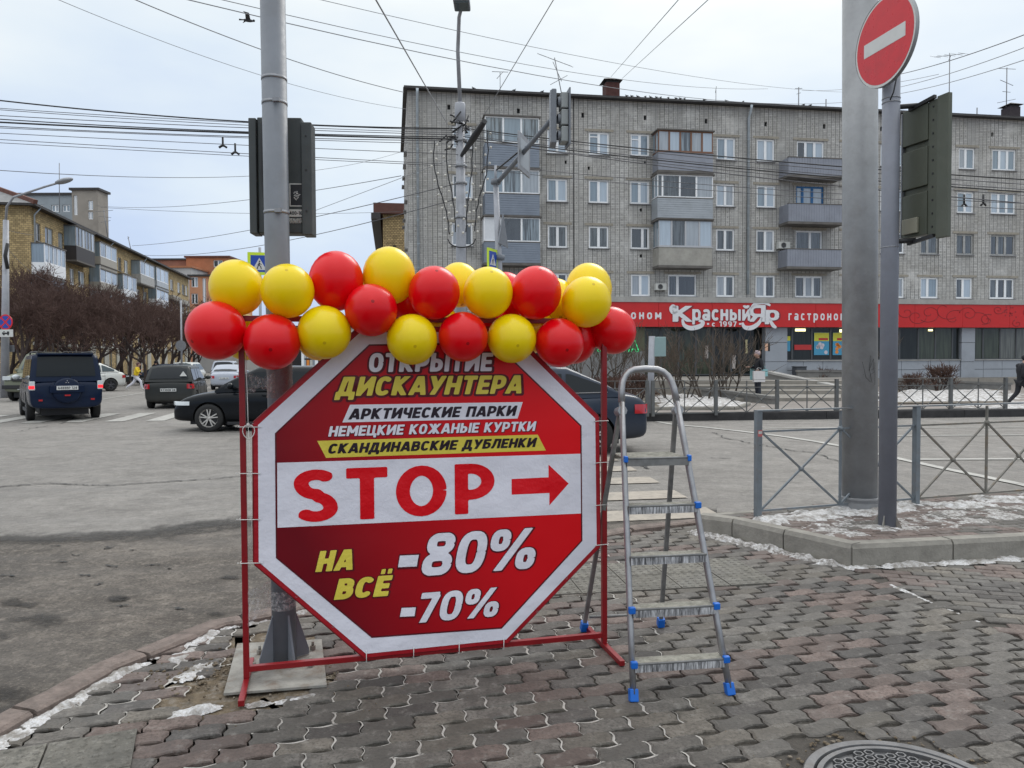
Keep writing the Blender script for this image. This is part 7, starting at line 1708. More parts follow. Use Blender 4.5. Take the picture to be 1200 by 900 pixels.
disc(g, .355, -.01, .01, M['lamp_red'] if 0 else redS, 'rim_disc', 32); disc(g, .29, -.0135, -.0102, bls, 'blue_field', 32)
for a in (45,-45): q = MB(); m = Matrix.Rotation(R(a),4,'Y'); q.box(-.29,.29,-.0165 if a > 0 else -.0155,-.0137,-.036,.036, mat=m); q.build('red_bar', redS, g)
g = thing('plate_sign', 'white tow-away plate with a truck pictogram below the no-stopping sign', 'road sign', D(4,390.5,35.5), R(-6)); MB().box(-.48,.48,-.01,.01,-.17,.17).build('plate', whS, g)
q = MB(); q.box(-.05,.30,-.0125,-.0102,-.05,.02); q.box(.18,.30,-.0127,-.0103,.02,.08); q.tube([(-.05,-.012,.0),(.05,-.012,.09),(.1,-.012,.03)], .015, 4); q.build('truck_symbol', M['ink'], g)
q = MB(); 
for x in (.03,.24): q.xz([(x+.045*math.cos(t), -.06+.045*math.sin(t)) for t in [k*math.pi/4 for k in range(8)]], -.013, -.0128)
q.xz([(-.38,-.02),(-.2,-.02),(-.17,-.06),(-.4,-.06)], -.0125, -.0102); q.xz([(-.34,-.02),(-.24,-.02),(-.26,.02),(-.32,.02)], -.0126, -.0103); q.build('car_symbol', M['ink'], g)
g = thing('plate_sign', 'grey plate turned away on the left lamp post below the tow-away plate', 'road sign', D(13,408.5,36.2), R(-6)); MB().box(-.16,.16,-.01,.01,-.16,.16).build('plate', M['galv'], g)
q0 = Vector((D(213,438,55).x, 55, ZR)); o, t_ = leaning_pole('sign_pole', 'thin grey pole with a round sign back among the street trees', q0, (212,352), .07, .06, M['far_pole'], 10); disc(o, .38, -.09, -.07, M['galv'], 'sign_back', 20).location.z = D(213,405,55).z - q0.z
# kiosk with posters behind the black sedan
k0 = Vector((D(330,440,34).x,34,ZR)); ks = thing('kiosk', 'white-framed kiosk covered with posters, seen between pole and banner corner', 'kiosk', k0, R(6)); kw = D(372,440,34).x-k0.x
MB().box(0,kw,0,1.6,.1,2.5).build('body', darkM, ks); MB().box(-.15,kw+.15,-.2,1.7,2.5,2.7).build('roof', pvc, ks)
for x in (0, kw*.55, kw-.12): MB().box(x,x+.12,-.06,-.001,.1,2.5).build('post', pvc, ks)
pcs = [oP, P[3], rP, stick, P[2], pinkP, stick]
for i in range(4):
    for j in range(4): x = kw*.60+i*kw*.09; z = 1.1+j*.34; MB().box(x,x+kw*.075,-.03,-.002,z,z+.27).build('poster', random.choice(pcs), ks)
# ================================================================ OVERHEAD WIRES
wm = plain('wire_grey', (.10,.10,.11), .6); wmk = plain('wire_black', (.02,.02,.022), .6); wth = plain('wire_pale', (.30,.31,.33), .6)
def wire(p0, Y0_, p1, Y1_, label, sag=.0, r=.012, m=None, mid=None):
    a = D(p0[0], p0[1], Y0_); b = D(p1[0], p1[1], Y1_); n = 18; pts = []
    for i in range(n+1):
        t = i/n; p = a.lerp(b, t); p.z -= 4*sag*t*(1-t); pts.append(p - a)
    o = MB().tube(pts, r, 5, caps=False).build('overhead_wire', m or wm); o.location = a
    return tag(o, label, 'cable', 'overhead cables')
ll_ = [(116,150.5,1,.030,'topmost, with twisted strands'),(127,153,.4,.014,'second from the top'),(128.5,155.5,.5,.014,'third from the top'),(136,158,.3,.016,'fourth from the top'),(140,160.5,.5,.022,'fifth from the top'),(144,163,.3,.036,'thickest one, in the middle'),(149,165,.4,.018,'just below the thickest one'),(151,169,.2,.014,'second below the thickest one'),(157,181,.1,.014,'third below the thickest one'),(164,193,.1,.014,'fourth below the thickest one'),(168,195,.1,.013,'lowest, splitting off before the grey block')]
for y0, y1, sg_, r_, nm in ll_:
    wire((-40,y0-3), 19.5, (537,y1), 20.4, 'cable crossing the left sky in the dark bundle, ' + nm, .18*sg_, r_*.62, wmk if r_ > .02 else wm)
rl_ = [((543,150),(1260,214),.022,'upper cable'),((543,152),(1260,220),.014,'second cable'),((543,158),(1260,226),.014,'third cable'),((543,160),(1260,229),.022,'fourth cable'),((543,163),(1260,233),.014,'fifth cable'),((570,166),(1260,243),.018,'sixth cable'),((543,190),(1260,241),.012,'seventh cable'),((543,196),(1260,248),.012,'lowest cable')]
for p0, p1, r_, nm in rl_: wire(p0, 20.3, p1, 15.0, nm + ' of the bundle sagging across the grey block to the right edge', .12, r_*.62, wmk if r_ > .02 else wm)
sk = [((150,-4),14,(473,108),21,'thin wire slanting from the top left down to the roof corner',.15,.010),((55,-6),14,(478,128),24,'faint wire slanting from far top left behind the pole',.3,.006),((205,-4),14,(1010,118),40,'long thin wire from the top left across to the big right pole',.8,.010),
      ((236,-6),14,(900,104),38,'second long thin wire falling right across the upper sky',.5,.008),((360,-4),16,(990,108),40,'faint wire crossing the sky above the grey roof',.4,.007),((436,-8),9,(528,152),20.2,'dark taut wire from the top edge down to the garlanded lamp post',0,.011),
      ((652,-6),12,(568,134),19,'thin wire from the top centre down to the cable outrigger',.0,.008),((800,-6),15,(716,90),44,'left one of two thin wires running down to the red chimney',0,.010),((836,-6),15,(729,92),44,'right one of two thin wires running down to the red chimney',0,.010),
      ((1040,90),30,(1210,37),18,'upper wire rising to the right behind the no-entry sign',.1,.012),((1040,105),30,(1210,52),18,'middle wire rising to the right behind the no-entry sign',.1,.010),((1040,112),30,(1210,67),18,'lower wire rising to the right behind the no-entry sign',.1,.010),
      ((-10,199),24,(470,178),60,'single wire curving gently across the left sky above the tower',.9,.012),((112,241),60,(470,206),26,'wire rising right from the grey tower, upper of two',.5,.012),((118,243),60,(470,248),60,'nearly level faint wire behind the signal box',.3,.014),((155,288),50,(540,214),20.4,'wire climbing from the yellow block roof to the lamp post',.3,.012),((168,299),50,(540,232),20.4,'lowest wire climbing from the yellow block to the lamp post',.5,.012),
      ((366,248),24,(530,186),20.4,'short steep wire right of the signal box, rising to the lamp post',.0,.008),((600,118),44,(1200,146),47,'faint wire just above the grey roof edge',-.5,.012),((940,106),46,(1100,87),30,'thin wire leaving the two-armed roof post',.2,.010),((-10,262),40,(50,275),50,'short wire at the left edge from lamp post to yellow block',.2,.012),((10,293),36,(60,330),55,'thin wire from the left lamp post to the yellow block balcony',.3,.012)]
for p0, Y0_, p1, Y1_, lab, sg_, r_ in sk: wire(p0, Y0_, p1, Y1_, lab, sg_, r_, wth if r_ < .012 else wm)
for k, (px, pt, pb) in enumerate(((261,161,173),(275.5,168,181))):
    a = D(px, pt, 20); b = D(px, pb, 20); o = thing('wire_weight', ('left' if k == 0 else 'right') + ' one of two small trolley-wire hangers left of the signal box', 'hanger', a); h = b.z-a.z
    MB().tube([(0,0,0),(0,0,h*.85)], .025, 6).build('rod', M['ink'], o); MB().tube([(-.10,0,h),(-.03,0,h*.82),(.03,0,h*.82),(.10,0,h)], .03, 6).build('clip', M['ink'], o)
for k, (px, pt, pb) in enumerate(((1130,228,242),(1152.5,228,241))):
    a = D(px, pt, 17); b = D(px, pb, 17); o = thing('wire_weight', ('left' if k == 0 else 'right') + ' one of two small trolley-wire hangers near the right edge', 'hanger', a); h = b.z-a.z
    MB().tube([(0,0,0),(0,0,h*.85)], .022, 6).build('rod', M['ink'], o); MB().tube([(-.06,0,h),(-.02,0,h*.82),(.02,0,h*.82),(.06,0,h)], .022, 6).build('clip', M['ink'], o)
# flying bird
fb = thing('flying_bird', 'small dark bird flying in the sky left of the near grey pole', 'bird', D(291,24,30), R(20)); g = MB(); g.ball((0,0,0),(.20,.07,.06),10,6); g.ball((.2,0,.02),.05,8,5); g.tube([(-.18,0,0),(-.34,0,-.01)],.05,5,r2=.08,flat=.2); g.build('body', birdM, fb)
for s_ in (-1,1): g = MB(); g.add([(.08,s_*.05,.02),(-.10,s_*.05,.02),(-.12,s_*.3,.14),(-.2,s_*.55,.10),(.02,s_*.32,.16)],[(0,1,2,4),(4,2,3)]); g.add([(.08,s_*.05,.01),(-.10,s_*.05,.01),(-.12,s_*.3,.125),(-.2,s_*.55,.09),(.02,s_*.32,.145)],[(4,2,1,0),(3,2,4)]); g.build('wing', birdM, fb)
# ================================================================ VEHICLES
def eval_mesh(o):
    dg = bpy.context.evaluated_depsgraph_get(); dg.update(); me = bpy.data.meshes.new_from_object(o.evaluated_get(dg)); return me
SH = {
 'sedan': dict(st=[(-.500,.34,.72,.26),(-.493,.56,.84,.20),(-.480,.66,.90,.165),(-.43,.70,.95,.15),(-.35,.71,.985,.14),(-.2,.655,1,.13),(.0,.645,1,.13),(.2,.635,1,.13),(.27,.635,.99,.13),(.36,.60,.97,.14),(.43,.545,.92,.15),(.475,.47,.85,.16),(.494,.38,.76,.18),(.500,.28,.66,.20)],
       cab=(-.40,-.21,.06,.275), zb=(.695,.64), roofw=.76, arch=(-.30,.305)),
 'hatch': dict(st=[(-.500,.34,.80,.24),(-.495,.52,.88,.19),(-.488,.62,.93,.16),(-.45,.645,.97,.145),(-.35,.65,.99,.14),(-.2,.645,1,.13),(.0,.64,1,.13),(.2,.63,1,.13),(.27,.63,.99,.13),(.36,.60,.97,.14),(.43,.55,.92,.15),(.475,.47,.85,.16),(.494,.38,.76,.18),(.500,.28,.66,.20)],
       cab=(-.485,-.40,.07,.29), zb=(.63,.63), roofw=.78, arch=(-.30,.31)),
 'suv': dict(st=[(-.500,.36,.86,.24),(-.497,.54,.92,.20),(-.49,.60,.95,.19),(-.45,.605,.98,.185),(-.35,.60,.99,.18),(-.2,.595,1,.18),(.0,.59,1,.18),(.2,.59,1,.18),(.27,.59,.99,.18),(.36,.575,.98,.18),(.43,.55,.95,.18),(.478,.50,.90,.19),(.495,.40,.84,.20),(.500,.30,.76,.21)],
       cab=(-.492,-.46,.10,.24), zb=(.595,.59), roofw=.84, arch=(-.28,.31)),
}
_wheel = {}
def wheel_meshes(r, w, rimm, spokes=5):
    k = (round(r, 3), rimm.name, spokes)
    if k in _wheel: return _wheel[k]
    mt = Matrix.Rotation(R(90), 4, 'X')                      # axis along y, outer side at -y
    t = MB(); t.lathe([(r*.66,-w/2),(r*.80,-w/2-.004),(r*.95,-w/2+.008),(r,-w/2+.03),(r,w/2-.03),(r*.95,w/2-.005),(r*.66,w/2)], 32, 0, True, mt @ Matrix.Scale(-1,4,(0,0,1)), close=False); t.f = [tuple(reversed(f)) for f in t.f]
    m = MB(); m.lathe([(r*.67,w/2-.005),(r*.64,w/2-.03),(r*.60,w/2-.06)], 28, 0, True, mt, close=False); m.lathe([(r*.05,w/2-.01),(r*.16,w/2-.02),(r*.16,w/2-.06)], 16, 0, True, mt, close=True)
    for s in range(spokes):
        a = 2*math.pi*s/spokes + .3
        for da in (-.11,.11):
            c1 = Vector((math.cos(a+da*1.6)*r*.14, -w/2+.02, math.sin(a+da*1.6)*r*.14)); c2 = Vector((math.cos(a+da*1.8)*r*.64, -w/2+.018, math.sin(a+da*1.8)*r*.64)); m.tube([c1, c2], r*.055, 4, smooth=False)
    b = MB(); b.lathe([(.001,w/2-.062),(r*.66,w/2-.062)], 24, 0, False, mt, close=False)
    _wheel[k] = (t.mesh('tyre', M['tyre']), m.mesh('rim', rimm), b.mesh('brake_disc', M['black_plastic'])); return _wheel[k]
def car(name, label, kind, pos, yaw, L, W, H, pm_, wr=.32, rimm=None, glass=None, detail=2, lights_on=False, group=None, bumper=None, name_cat='car', rack=False, spare=False, plate=None, plastic_lower=False):
    S = SH[kind]; o = thing(name, label, name_cat, (pos[0], pos[1], ZR), yaw, group); hw = W/2; glass = glass or M['car_glass']; rimm = rimm or M['rim']
    vs = []; fs = []; n = len(S['st'])
    def sec(xn, zt, wn, zb):
        x, w, t, b = xn*L, hw*wn, zt*H, zb*H; h = t-b
        hp = [(w*.70,b),(w*.93,b+.06*h),(w*.985,b+.28*h),(w*.975,b+.50*h),(w*1.0,b+.66*h),(w*.965,b+.90*h),(w*.90,b+.975*h),(w*.60,t+.012*h),(0,t+.03*h)]
        return [(x,-y,z) for y, z in hp] + [(x,y,z) for y, z in hp[-2::-1]]
    for s in S['st']: vs += sec(*s)
    k = 17
    for i in range(n-1):
        for j in range(k-1): fs.append((i*k+j, (i+1)*k+j, (i+1)*k+j+1, i*k+j+1))
        fs.append((i*k+k-1, (i+1)*k+k-1, (i+1)*k, i*k))
    fs.append(tuple(range(k))); fs.append(tuple((n-1)*k+k-1-j for j in range(k)))
    b = MB(); b.add(vs, fs, 0, True); bo = b.build('body', [pm_, M['black_plastic']], None)
    bm0 = bmesh.new(); bm0.from_mesh(bo.data); bmesh.ops.recalc_face_normals(bm0, faces=bm0.faces); bm0.to_mesh(bo.data); bm0.free()
    if detail > 1: ss = bo.modifiers.new('s', 'SUBSURF'); ss.levels = 1
    cut = MB(); ax = [S['arch'][0]*L, S['arch'][1]*L]
    for x in ax:
        for s in (-1, 1): cut.lathe([(wr*1.16,-hw*.32),(wr*1.16,hw*.32)], 24, 0, False, Matrix.Translation((x, s*hw*.95, wr)) @ Matrix.Rotation(R(90),4,'X'))
    co = cut.build('cut', M['black_plastic'], None); bl = bo.modifiers.new('b', 'BOOLEAN'); bl.object = co; bl.operation = 'DIFFERENCE'; bl.solver = 'EXACT'; bl.material_mode = 'TRANSFER' if hasattr(bl, 'material_mode') else 'INDEX'
    me = eval_mesh(bo); bo.modifiers.clear(); bo.data = me; me.name = 'body'; bpy.data.objects.remove(co)
    if len(me.materials) == 0: me.materials.append(pm_)
    for p in me.polygons: p.use_smooth = True
    me.set_sharp_from_angle(angle=R(38)) if hasattr(me, 'set_sharp_from_angle') else None
    bo.parent = o
    # cabin: a closed shell, then glass panels standing a few mm proud
    c0, c1, c2, c3 = [q*L for q in S['cab']]; zr_, zf_ = S['zb'][0]*H, S['zb'][1]*H; wb = hw*.925; wt = hw*S['roofw']; top = H
    def side(x, f, zbase):                                     # f 0 at belt, 1 at roof edge
        return (x, wb+(wt-wb)*f - .0, zbase+(top-.055-zbase)*f)
    def cl(x): # belt z at x
        return zr_+(zf_-zr_)*(x-c0)/(c3-c0)
    prof_ = []
    N1 = 5
    for i in range(N1+1): t = i/N1; prof_.append((c0+(c1-c0)*t**(1.0), t**.80))
    for i in range(1, 7): t = i/6; prof_.append((c1+(c2-c1)*t, 1+.0*t))
    for i in range(1, N1+1): t = i/N1; prof_.append((c2+(c3-c2)*t, (1-t)**.80 if i < N1 else 0))
    cv_ = []; cf = []
    for (x, f) in prof_:
        zb_ = cl(x)-.05; r_ = [(wb, zb_), (wb+(wt-wb)*f*.5, zb_+.05+(top-.05-zb_-.05)*f*.5), (wb+(wt-wb)*f, zb_+.05+(top-.055-zb_-.05)*f), ((wb+(wt-wb)*f)*.86, zb_+.05+(top-.012-zb_-.05)*f+.0), ((wb+(wt-wb)*f)*.5, zb_+.05+(top+.004-zb_-.05)*f), (0, zb_+.05+(top+.012-zb_-.05)*f)]
        bulge = .02*math.sin(math.pi*min(1,max(0,(x-c0)/(c3-c0))))
        r_ = [(y, z+(bulge if i > 2 else 0)) for i, (y, z) in enumerate(r_)]
        cv_ += [(x,-y,z) for y, z in r_] + [(x,y,z) for y, z in r_[-2::-1]]
    kk = 11
    for i in range(len(prof_)-1):
        for j in range(kk-1): cf.append((i*kk+j, (i+1)*kk+j, (i+1)*kk+j+1, i*kk+j+1))
    c = MB(); c.add(cv_, cf, 0, True); c.build('cabin', pm_, o)
    pr = .010
    def fprof(x):
        if x < c1: return ((x-c0)/(c1-c0))**.80
        if x > c2: return max(0,(1-(x-c2)/(c3-c2)))**.80
        return 1
    def sidewin(xa, xb, fa=.10, ft=.88, nm='side_window'):
        for s in (-1, 1):
            m = 8; B_, T_ = [], []
            for i in range(m+1):
                x = xa+(xb-xa)*i/m; F = fprof(x); zb_ = cl(x); y0 = wb+(wt-wb)*F; 
                lo_ = fa; hi_ = max(lo_+.001, min(ft, ft if F >= .999 else F*.93-.02))
                if hi_ <= lo_+.03: continue
                for arr, q in ((B_, lo_), (T_, hi_)):
                    y = wb+(wt-wb)*q; z = zb_+(top-.055-zb_)*q; arr.append((x, s*(y+pr), z))
            if len(B_) < 2: continue
            q = len(B_); g = MB(); g.add(B_+T_, [(i,i+1,q+i+1,q+i) if s < 0 else (i,q+i,q+i+1,i+1) for i in range(q-1)], 0, True)
            w_ = g.build(nm, glass, o)
            if detail > 1: MB().tube(B_, .010, 4, smooth=False).build('window_trim', M['chrome'] if pm_ in (M['p_bluegrey'],) else M['black_plastic'], w_)
    mid = (c1+c2)/2*.6+.02*L
    sidewin(mid+.04, c3-.10*L*.5); sidewin(c1+.02*L if kind == 'sedan' else c1+.20*L, mid-.04)
    if kind == 'sedan': sidewin(c0+.10*L*.5, c1+.005*L, nm='quarter_window')
    else: sidewin(c1-.0*L, c1+.18*L, nm='quarter_window')
    def screen(xa, fa_, xb, fb_, nm, sgn_):
        def rowp(x, F):
            zb_ = cl(x); z = zb_+(top-.045-zb_)*F; y = (wb+(wt-wb)*F)*.84; return x, y, z
        g = MB(); m = 6; V = []
        for i in range(m+1):
            t = i/m; x = xa+(xb-xa)*t; F = fprof(x); X, y, z = rowp(x, F)
            for j in range(7): yy = (j/6*2-1)*y; V.append((X+sgn_*.018*(1.0), yy, z+.010+.028*(1-abs(j/3-1)**2)*F))
        F_ = [(i*7+j, (i+1)*7+j, (i+1)*7+j+1, i*7+j+1) for i in range(m) for j in range(6)]
        if sgn_ < 0: F_ = [tuple(reversed(f)) for f in F_]
        g.add(V, F_, 0, True); return g.build(nm, glass, o)
    screen(c0+(c1-c0)*.12, 0, c0+(c1-c0)*.92, 1, 'rear_window', -1); screen(c2+(c3-c2)*.06, 1, c2+(c3-c2)*.90, 0, 'windscreen', 1)
    # wheels
    t_, r_, d_ = wheel_meshes(wr, .21, rimm)
    for x in ax:
        for s in (-1, 1):
            w_ = inst('wheel', d_, o, (x, s*(hw-.125), wr), (0,0,0 if s < 0 else math.pi)); inst('tyre', t_, w_); inst('rim', r_, w_)
    # lamps, plates, trim
    def top_at(xn):
        for a, b2 in zip(S['st'], S['st'][1:]):
            if a[0] <= xn <= b2[0]: u = (xn-a[0])/(b2[0]-a[0]); return a[1]+(b2[1]-a[1])*u
        return .5
    zl = {'sedan': (.575,.45), 'hatch': (.58,.45), 'suv': (.565,.43)}[kind]
    def outl(xn):
        for a, b2 in zip(S['st'], S['st'][1:]):
            if a[0] <= xn <= b2[0]: u = (xn-a[0])/(b2[0]-a[0]); return a[2]+(b2[2]-a[2])*u
        return .9
    def shell(x, z, off=.008):                                  # y of body side at x,z
        xn = x/L; zt = top_at(xn)*H; 
        for a, b2 in zip(S['st'], S['st'][1:]):
            if a[0] <= xn <= b2[0]: u = (xn-a[0])/(b2[0]-a[0]); zb_ = (a[3]+(b2[3]-a[3])*u)*H
        h = zt-zb_; q = (z-zb_)/h; P_ = [(0,.70),(.06,.93),(.28,.985),(.5,.975),(.66,1.0),(.90,.965),(.975,.90)]
        for (p0, w0), (p1, w1) in zip(P_, P_[1:]):
            if p0 <= q <= p1: return hw*outl(xn)*(w0+(w1-w0)*(q-p0)/(p1-p0))+off
        return hw*outl(xn)*.9
    def lamp(front, m, z0, z1, len_side, inner, nm):
        e = .494 if front else -.494
        for s in (-1, 1):
            g = MB(); V = []; xs_ = []
            path = []
            xe = L*e
            nseg = 4
            for i in range(nseg+1): t = i/nseg; x = xe*(1-0) - (xe/abs(xe))*len_side*(1-t); path.append((x, 's'))
            rows_ = []
            for zz in (z0, (z0+z1)/2, z1):
                rr_ = []
                for x, _ in path: rr_.append((x, s*shell(x, zz*H, .012), zz*H))
                xend = xe + (.012 if front else -.012) 
                rr_.append((L*(e*(.998 if front else 1.008)), s*hw*(inner+.12), zz*H)); rr_.append((L*(e*(1.0 if front else 1.014)), s*hw*inner, zz*H)); rows_.append(rr_)
            q = len(rows_[0]); V = [p for rr_ in rows_ for p in rr_]
            F_ = [(a*q+i, a*q+i+1, (a+1)*q+i+1, (a+1)*q+i) for a in range(2) for i in range(q-1)]
            g.add(V, F_, 0, True); g.build(nm, m, o)
    if kind == 'suv':
        for s in (-1, 1):
            xr = -L*.5; g = MB(); g.box(xr-.012,xr+.20,s*hw*.80 if s > 0 else -hw*.945,hw*.945 if s > 0 else -hw*.80,.47*H,.60*H)
            tl = g.build('taillight', M['lamp_white'], o, bevel=.015); g = MB(); g.box(xr-.018,xr+.16,s*hw*.815 if s > 0 else -hw*.950,hw*.950 if s > 0 else -hw*.815,.49*H,.535*H); g.build('brake_lens', M['brake'], tl)
            g = MB(); g.box(xr-.02,xr+.01,s*hw*.62 if s > 0 else -hw*.72,hw*.72 if s > 0 else -hw*.62,.31*H,.335*H); g.build('reflector', M['lamp_red'], o)
            g = MB(); g.box(L*.485,L*.500,s*hw*.55 if s > 0 else -hw*.88,hw*.88 if s > 0 else -hw*.55,.44*H,.52*H); g.build('headlight', M['lamp_white'], o, bevel=.01)
        MB().box(L*.487,L*.503,-hw*.5,hw*.5,.42*H,.50*H).build('grille', M['black_plastic'], o); MB().box(L*.487,L*.508,-hw*.90,hw*.90,.26*H,.34*H).build('bumper_front', M['black_plastic'], o, bevel=.02)
    else:
        lamp(False, M['lamp_red'], zl[1]+.02, zl[0], .24, .62 if kind == 'sedan' else .72, 'taillight'); lamp(True, M['lamp_white'], .415, .475, .42, .62, 'headlight')
        g = MB(); g.box(L*.485,L*.505,-hw*.42,hw*.42,.24*H,.33*H); g.build('grille', M['black_plastic'], o, bevel=.01)
    zp = {'sedan': .47, 'hatch': .44, 'suv': .50}[kind]; xr = -L*.500-.016
    pl = MB().box(xr-.008,xr+.02,-.26,.26,zp*H-.055,zp*H+.055).build('number_plate', M['plate_white'], o, bevel=.004)
    if plate:
        g = MB()
        a_, b_ = .245, -.245
        mbt = text_mb(plate, -.23, zp*H-.035, .23, zp*H+.035, 0, .17, 2.6, 0, .14, cell=.09); mbt.v = [(xr-.0095, -v[0], v[2]) for v in mbt.v]; mbt.build('plate_characters', M['ink'], pl)
    MB().box(L*.500,L*.500+.016,-.26,.26,.27*H-.055,.27*H+.055).build('number_plate', M['plate_white'], o)
    if detail > 1:
        for s in (-1, 1):
            for x in (mid, c3-.16*L, c1-.02*L if kind == 'sedan' else c1+.18*L):     # door shut lines
                pts = [(x, s*(shell(x, z*H, .001)), z*H) for z in (.20,.30,.42,.52,.60)]; MB().tube(pts, .0065, 4, smooth=False).build('door_gap', M['ink'], o)
            for x in (mid+.10, mid-.95 if kind != 'suv' else mid-1.0): MB().tube([(x+.0, s*shell(x,.565*H,.02), .565*H),(x+.17, s*shell(x+.1,.565*H,.02), .565*H)], .016, 6).build('door_handle', M['black_plastic'] if pm_ is M['p_grey'] else pm_, o)
            mx_ = c3-.05*L-.18; g = MB(); g.ball((mx_, s*(hw+.10), cl(mx_)+.10), (.07,.11,.075), 12, 8); g.tube([(mx_,s*(hw*.92),cl(mx_)+.05),(mx_,s*(hw+.05),cl(mx_)+.07)], .025, 6); g.build('mirror', pm_ if not spare else M['lamp_white'], o)
            MB().box(ax[0]+wr*1.25,ax[1]-wr*1.25,s*hw*.90-.03,s*hw*.90+.03,.105*H,.155*H).build('side_sill', M['black_plastic'], o, bevel=.01)
        g = MB(); g.box(-L*.492,-L*.46,-hw*.62,hw*.62,.19*H,.25*H); g.build('rear_bumper_lower', M['black_plastic'] if not bumper else bumper, o, bevel=.02)
        x = c0+.02; MB().tube([(xr-.02,-.0,0)]*2, .001, 3)
    MB().box(-L*.40,L*.42,-hw*.62,hw*.62,.16,.24*H).build('underbody', M['black_plastic'], o)
    if rack:
        for s in (-1, 1): MB().tube([(c1+.1,s*wt*.86,H+.0),(c1+.2,s*wt*.86,H+.07),(c2-.2,s*wt*.86,H+.07),(c2,s*wt*.86,H+.0)], .02, 6).build('roof_rail', M['black_plastic'], o)
    if spare:
        zc_ = .46*H; g = MB(); g.lathe([(.001,0),(.30,.005),(.345,-.02),(.36,-.07),(.35,-.12)], 32, 0, True, Matrix.Translation((xr-.115,0,zc_)) @ Matrix.Rotation(R(-90),4,'Y'), close=False); g.build('spare_wheel_cover', pm_, o)
        g = MB(); g.box(xr-.145,xr-.02,-.42,.42,zc_-.07,zc_+.16); q = g.build('plate_panel', pm_, o, bevel=.03); pl.location.x = -.155; pl.location.z = .0
        g = MB(); g.box(xr-.165,xr-.14,-.07,.07,zc_-.15,zc_-.11); g.build('fog_lamp', M['lamp_red'], o)
        g = MB()
        for a in (90,210,330): p0 = Vector((0,math.cos(R(a))*.012,math.sin(R(a))*.012)); d0 = Vector((0,math.cos(R(a)),math.sin(R(a)))); e0 = Vector((0,-d0.z,d0.y)); cc_ = Vector((xr-.132,0,zc_+.24)); g.poly([cc_+p0, cc_+p0+d0*.022+e0*.013, cc_+p0+d0*.044, cc_+p0+d0*.022-e0*.013])
        g.build('badge', M['chrome'], o)
        g = MB(); g.tube([(c0-.01,-.05,cl(c0)+.06),(c0+.06,-.22,cl(c0)+.32)], .012, 4); g.build('rear_wiper', M['black_plastic'], o)
        MB().box(c1-.14,c1+.12,-wt*.86,wt*.86,H-.02,H+.03).build('roof_spoiler', pm_, o, bevel=.01)
    return o
def yaw_of(fx, fy): return math.atan2(fy, fx)
def along_fwd(px, py, fx, fy, d): n = math.hypot(fx, fy); return px+fx/n*d, py+fy/n*d
# dark blue off-roader seen from behind
p = along_fwd(-12.95, 22.2, -.6, .8, 1.36)
car('parked_car', 'dark navy off-road car seen from behind with lit brake lamps and a spare wheel cover', 'suv', p, yaw_of(-.58,.815), 4.85, 1.88, 1.87, M['p_navy'], .39, M['rim_dark'], rack=True, spare=True, plate='А488ВР 124')
p = along_fwd(-20.6, 32.6, .12, -1, -2.2)
car('parked_car', 'olive green boxy off-road car facing us at the left edge with a roof rack', 'suv', p, yaw_of(.10,-1), 4.7, 1.95, 2.06, M['p_olive'], .38, rack=True, glass=M['car_glass_light'])
car('parked_car', 'white coupe-backed car showing its right side beyond the navy off-roader', 'sedan', (-24.4,43.2), yaw_of(-.62,-.78), 4.6, 1.85, 1.60, M['p_white'], .36, M['rim_dark'], glass=M['car_glass_light'])
p = along_fwd(-12.2, 27.6, -.24, .97, 1.15)
gh = car('parked_car', 'dusty dark grey hatchback seen from behind with a white triangle sticker', 'hatch', p, yaw_of(-.24,.97), 3.95, 1.68, 1.50, M['p_grey'], .30, M['rim_dark'], plate='К730ЕВ 24')
st_ = MB(); c_ = Vector((-3.95*.485+.10-.03, -.45, 1.17)); st_.add([(-1.905,-.36,1.14),(-1.905,-.60,1.14),(-1.875,-.48,1.32)], [(0,2,1)]); st_.build('triangle_sticker', whS, gh)
car('parked_car', 'silver sedan seen from behind, partly under the red balloon on the left', 'sedan', (-17.3,47), yaw_of(-.22,.97), 4.5, 1.72, 1.46, M['p_silver'], .31, plate='Т152ОК 24')
car('parked_car', 'white estate car roof showing between the grey hatchback and the silver sedan', 'hatch', (-25.2,60), yaw_of(-.15,.98), 4.5, 1.75, 1.62, M['p_white'], .32, glass=M['car_glass_light'], detail=1)
car('parked_car', 'beige-roofed car just behind the silver sedan', 'hatch', (-20.8,56), yaw_of(-.25,.97), 4.4, 1.75, 1.70, M['p_silver'], .32, detail=1)
car('parked_car', 'dark blue saloon parked sideways behind the running woman', 'sedan', (-25.2,56), yaw_of(-1,-.1), 4.5, 1.75, 1.50, M['p_bluegrey'], .32, detail=1)
car('parked_car', 'dark hatchback parked end-on under the trees right of the white coupe', 'hatch', (-28.6,53), yaw_of(.35,.94), 4.2, 1.7, 1.5, M['p_grey'], .32, detail=1)
car('parked_car', 'small silver car far up the street under the big red balloon', 'sedan', (-21.5,80), yaw_of(.2,-.98), 4.5, 1.75, 1.5, M['p_silver'], .32, detail=1)
# sedans crossing the junction
car('parked_car', 'black sedan driving left across the junction behind the near grey pole', 'sedan', (-5.72,18.75), yaw_of(-.995,-.06), 4.55, 1.76, 1.50, M['p_black'], .325, glass=M['car_glass'])
car('parked_car', 'dark blue-grey sedan whose tail shows between the banner and the ladder', 'sedan', (-.12,13.9), yaw_of(-.995,-.06), 4.9, 1.82, 1.50, M['p_bluegrey'], .335, plate='М613АТ 124')

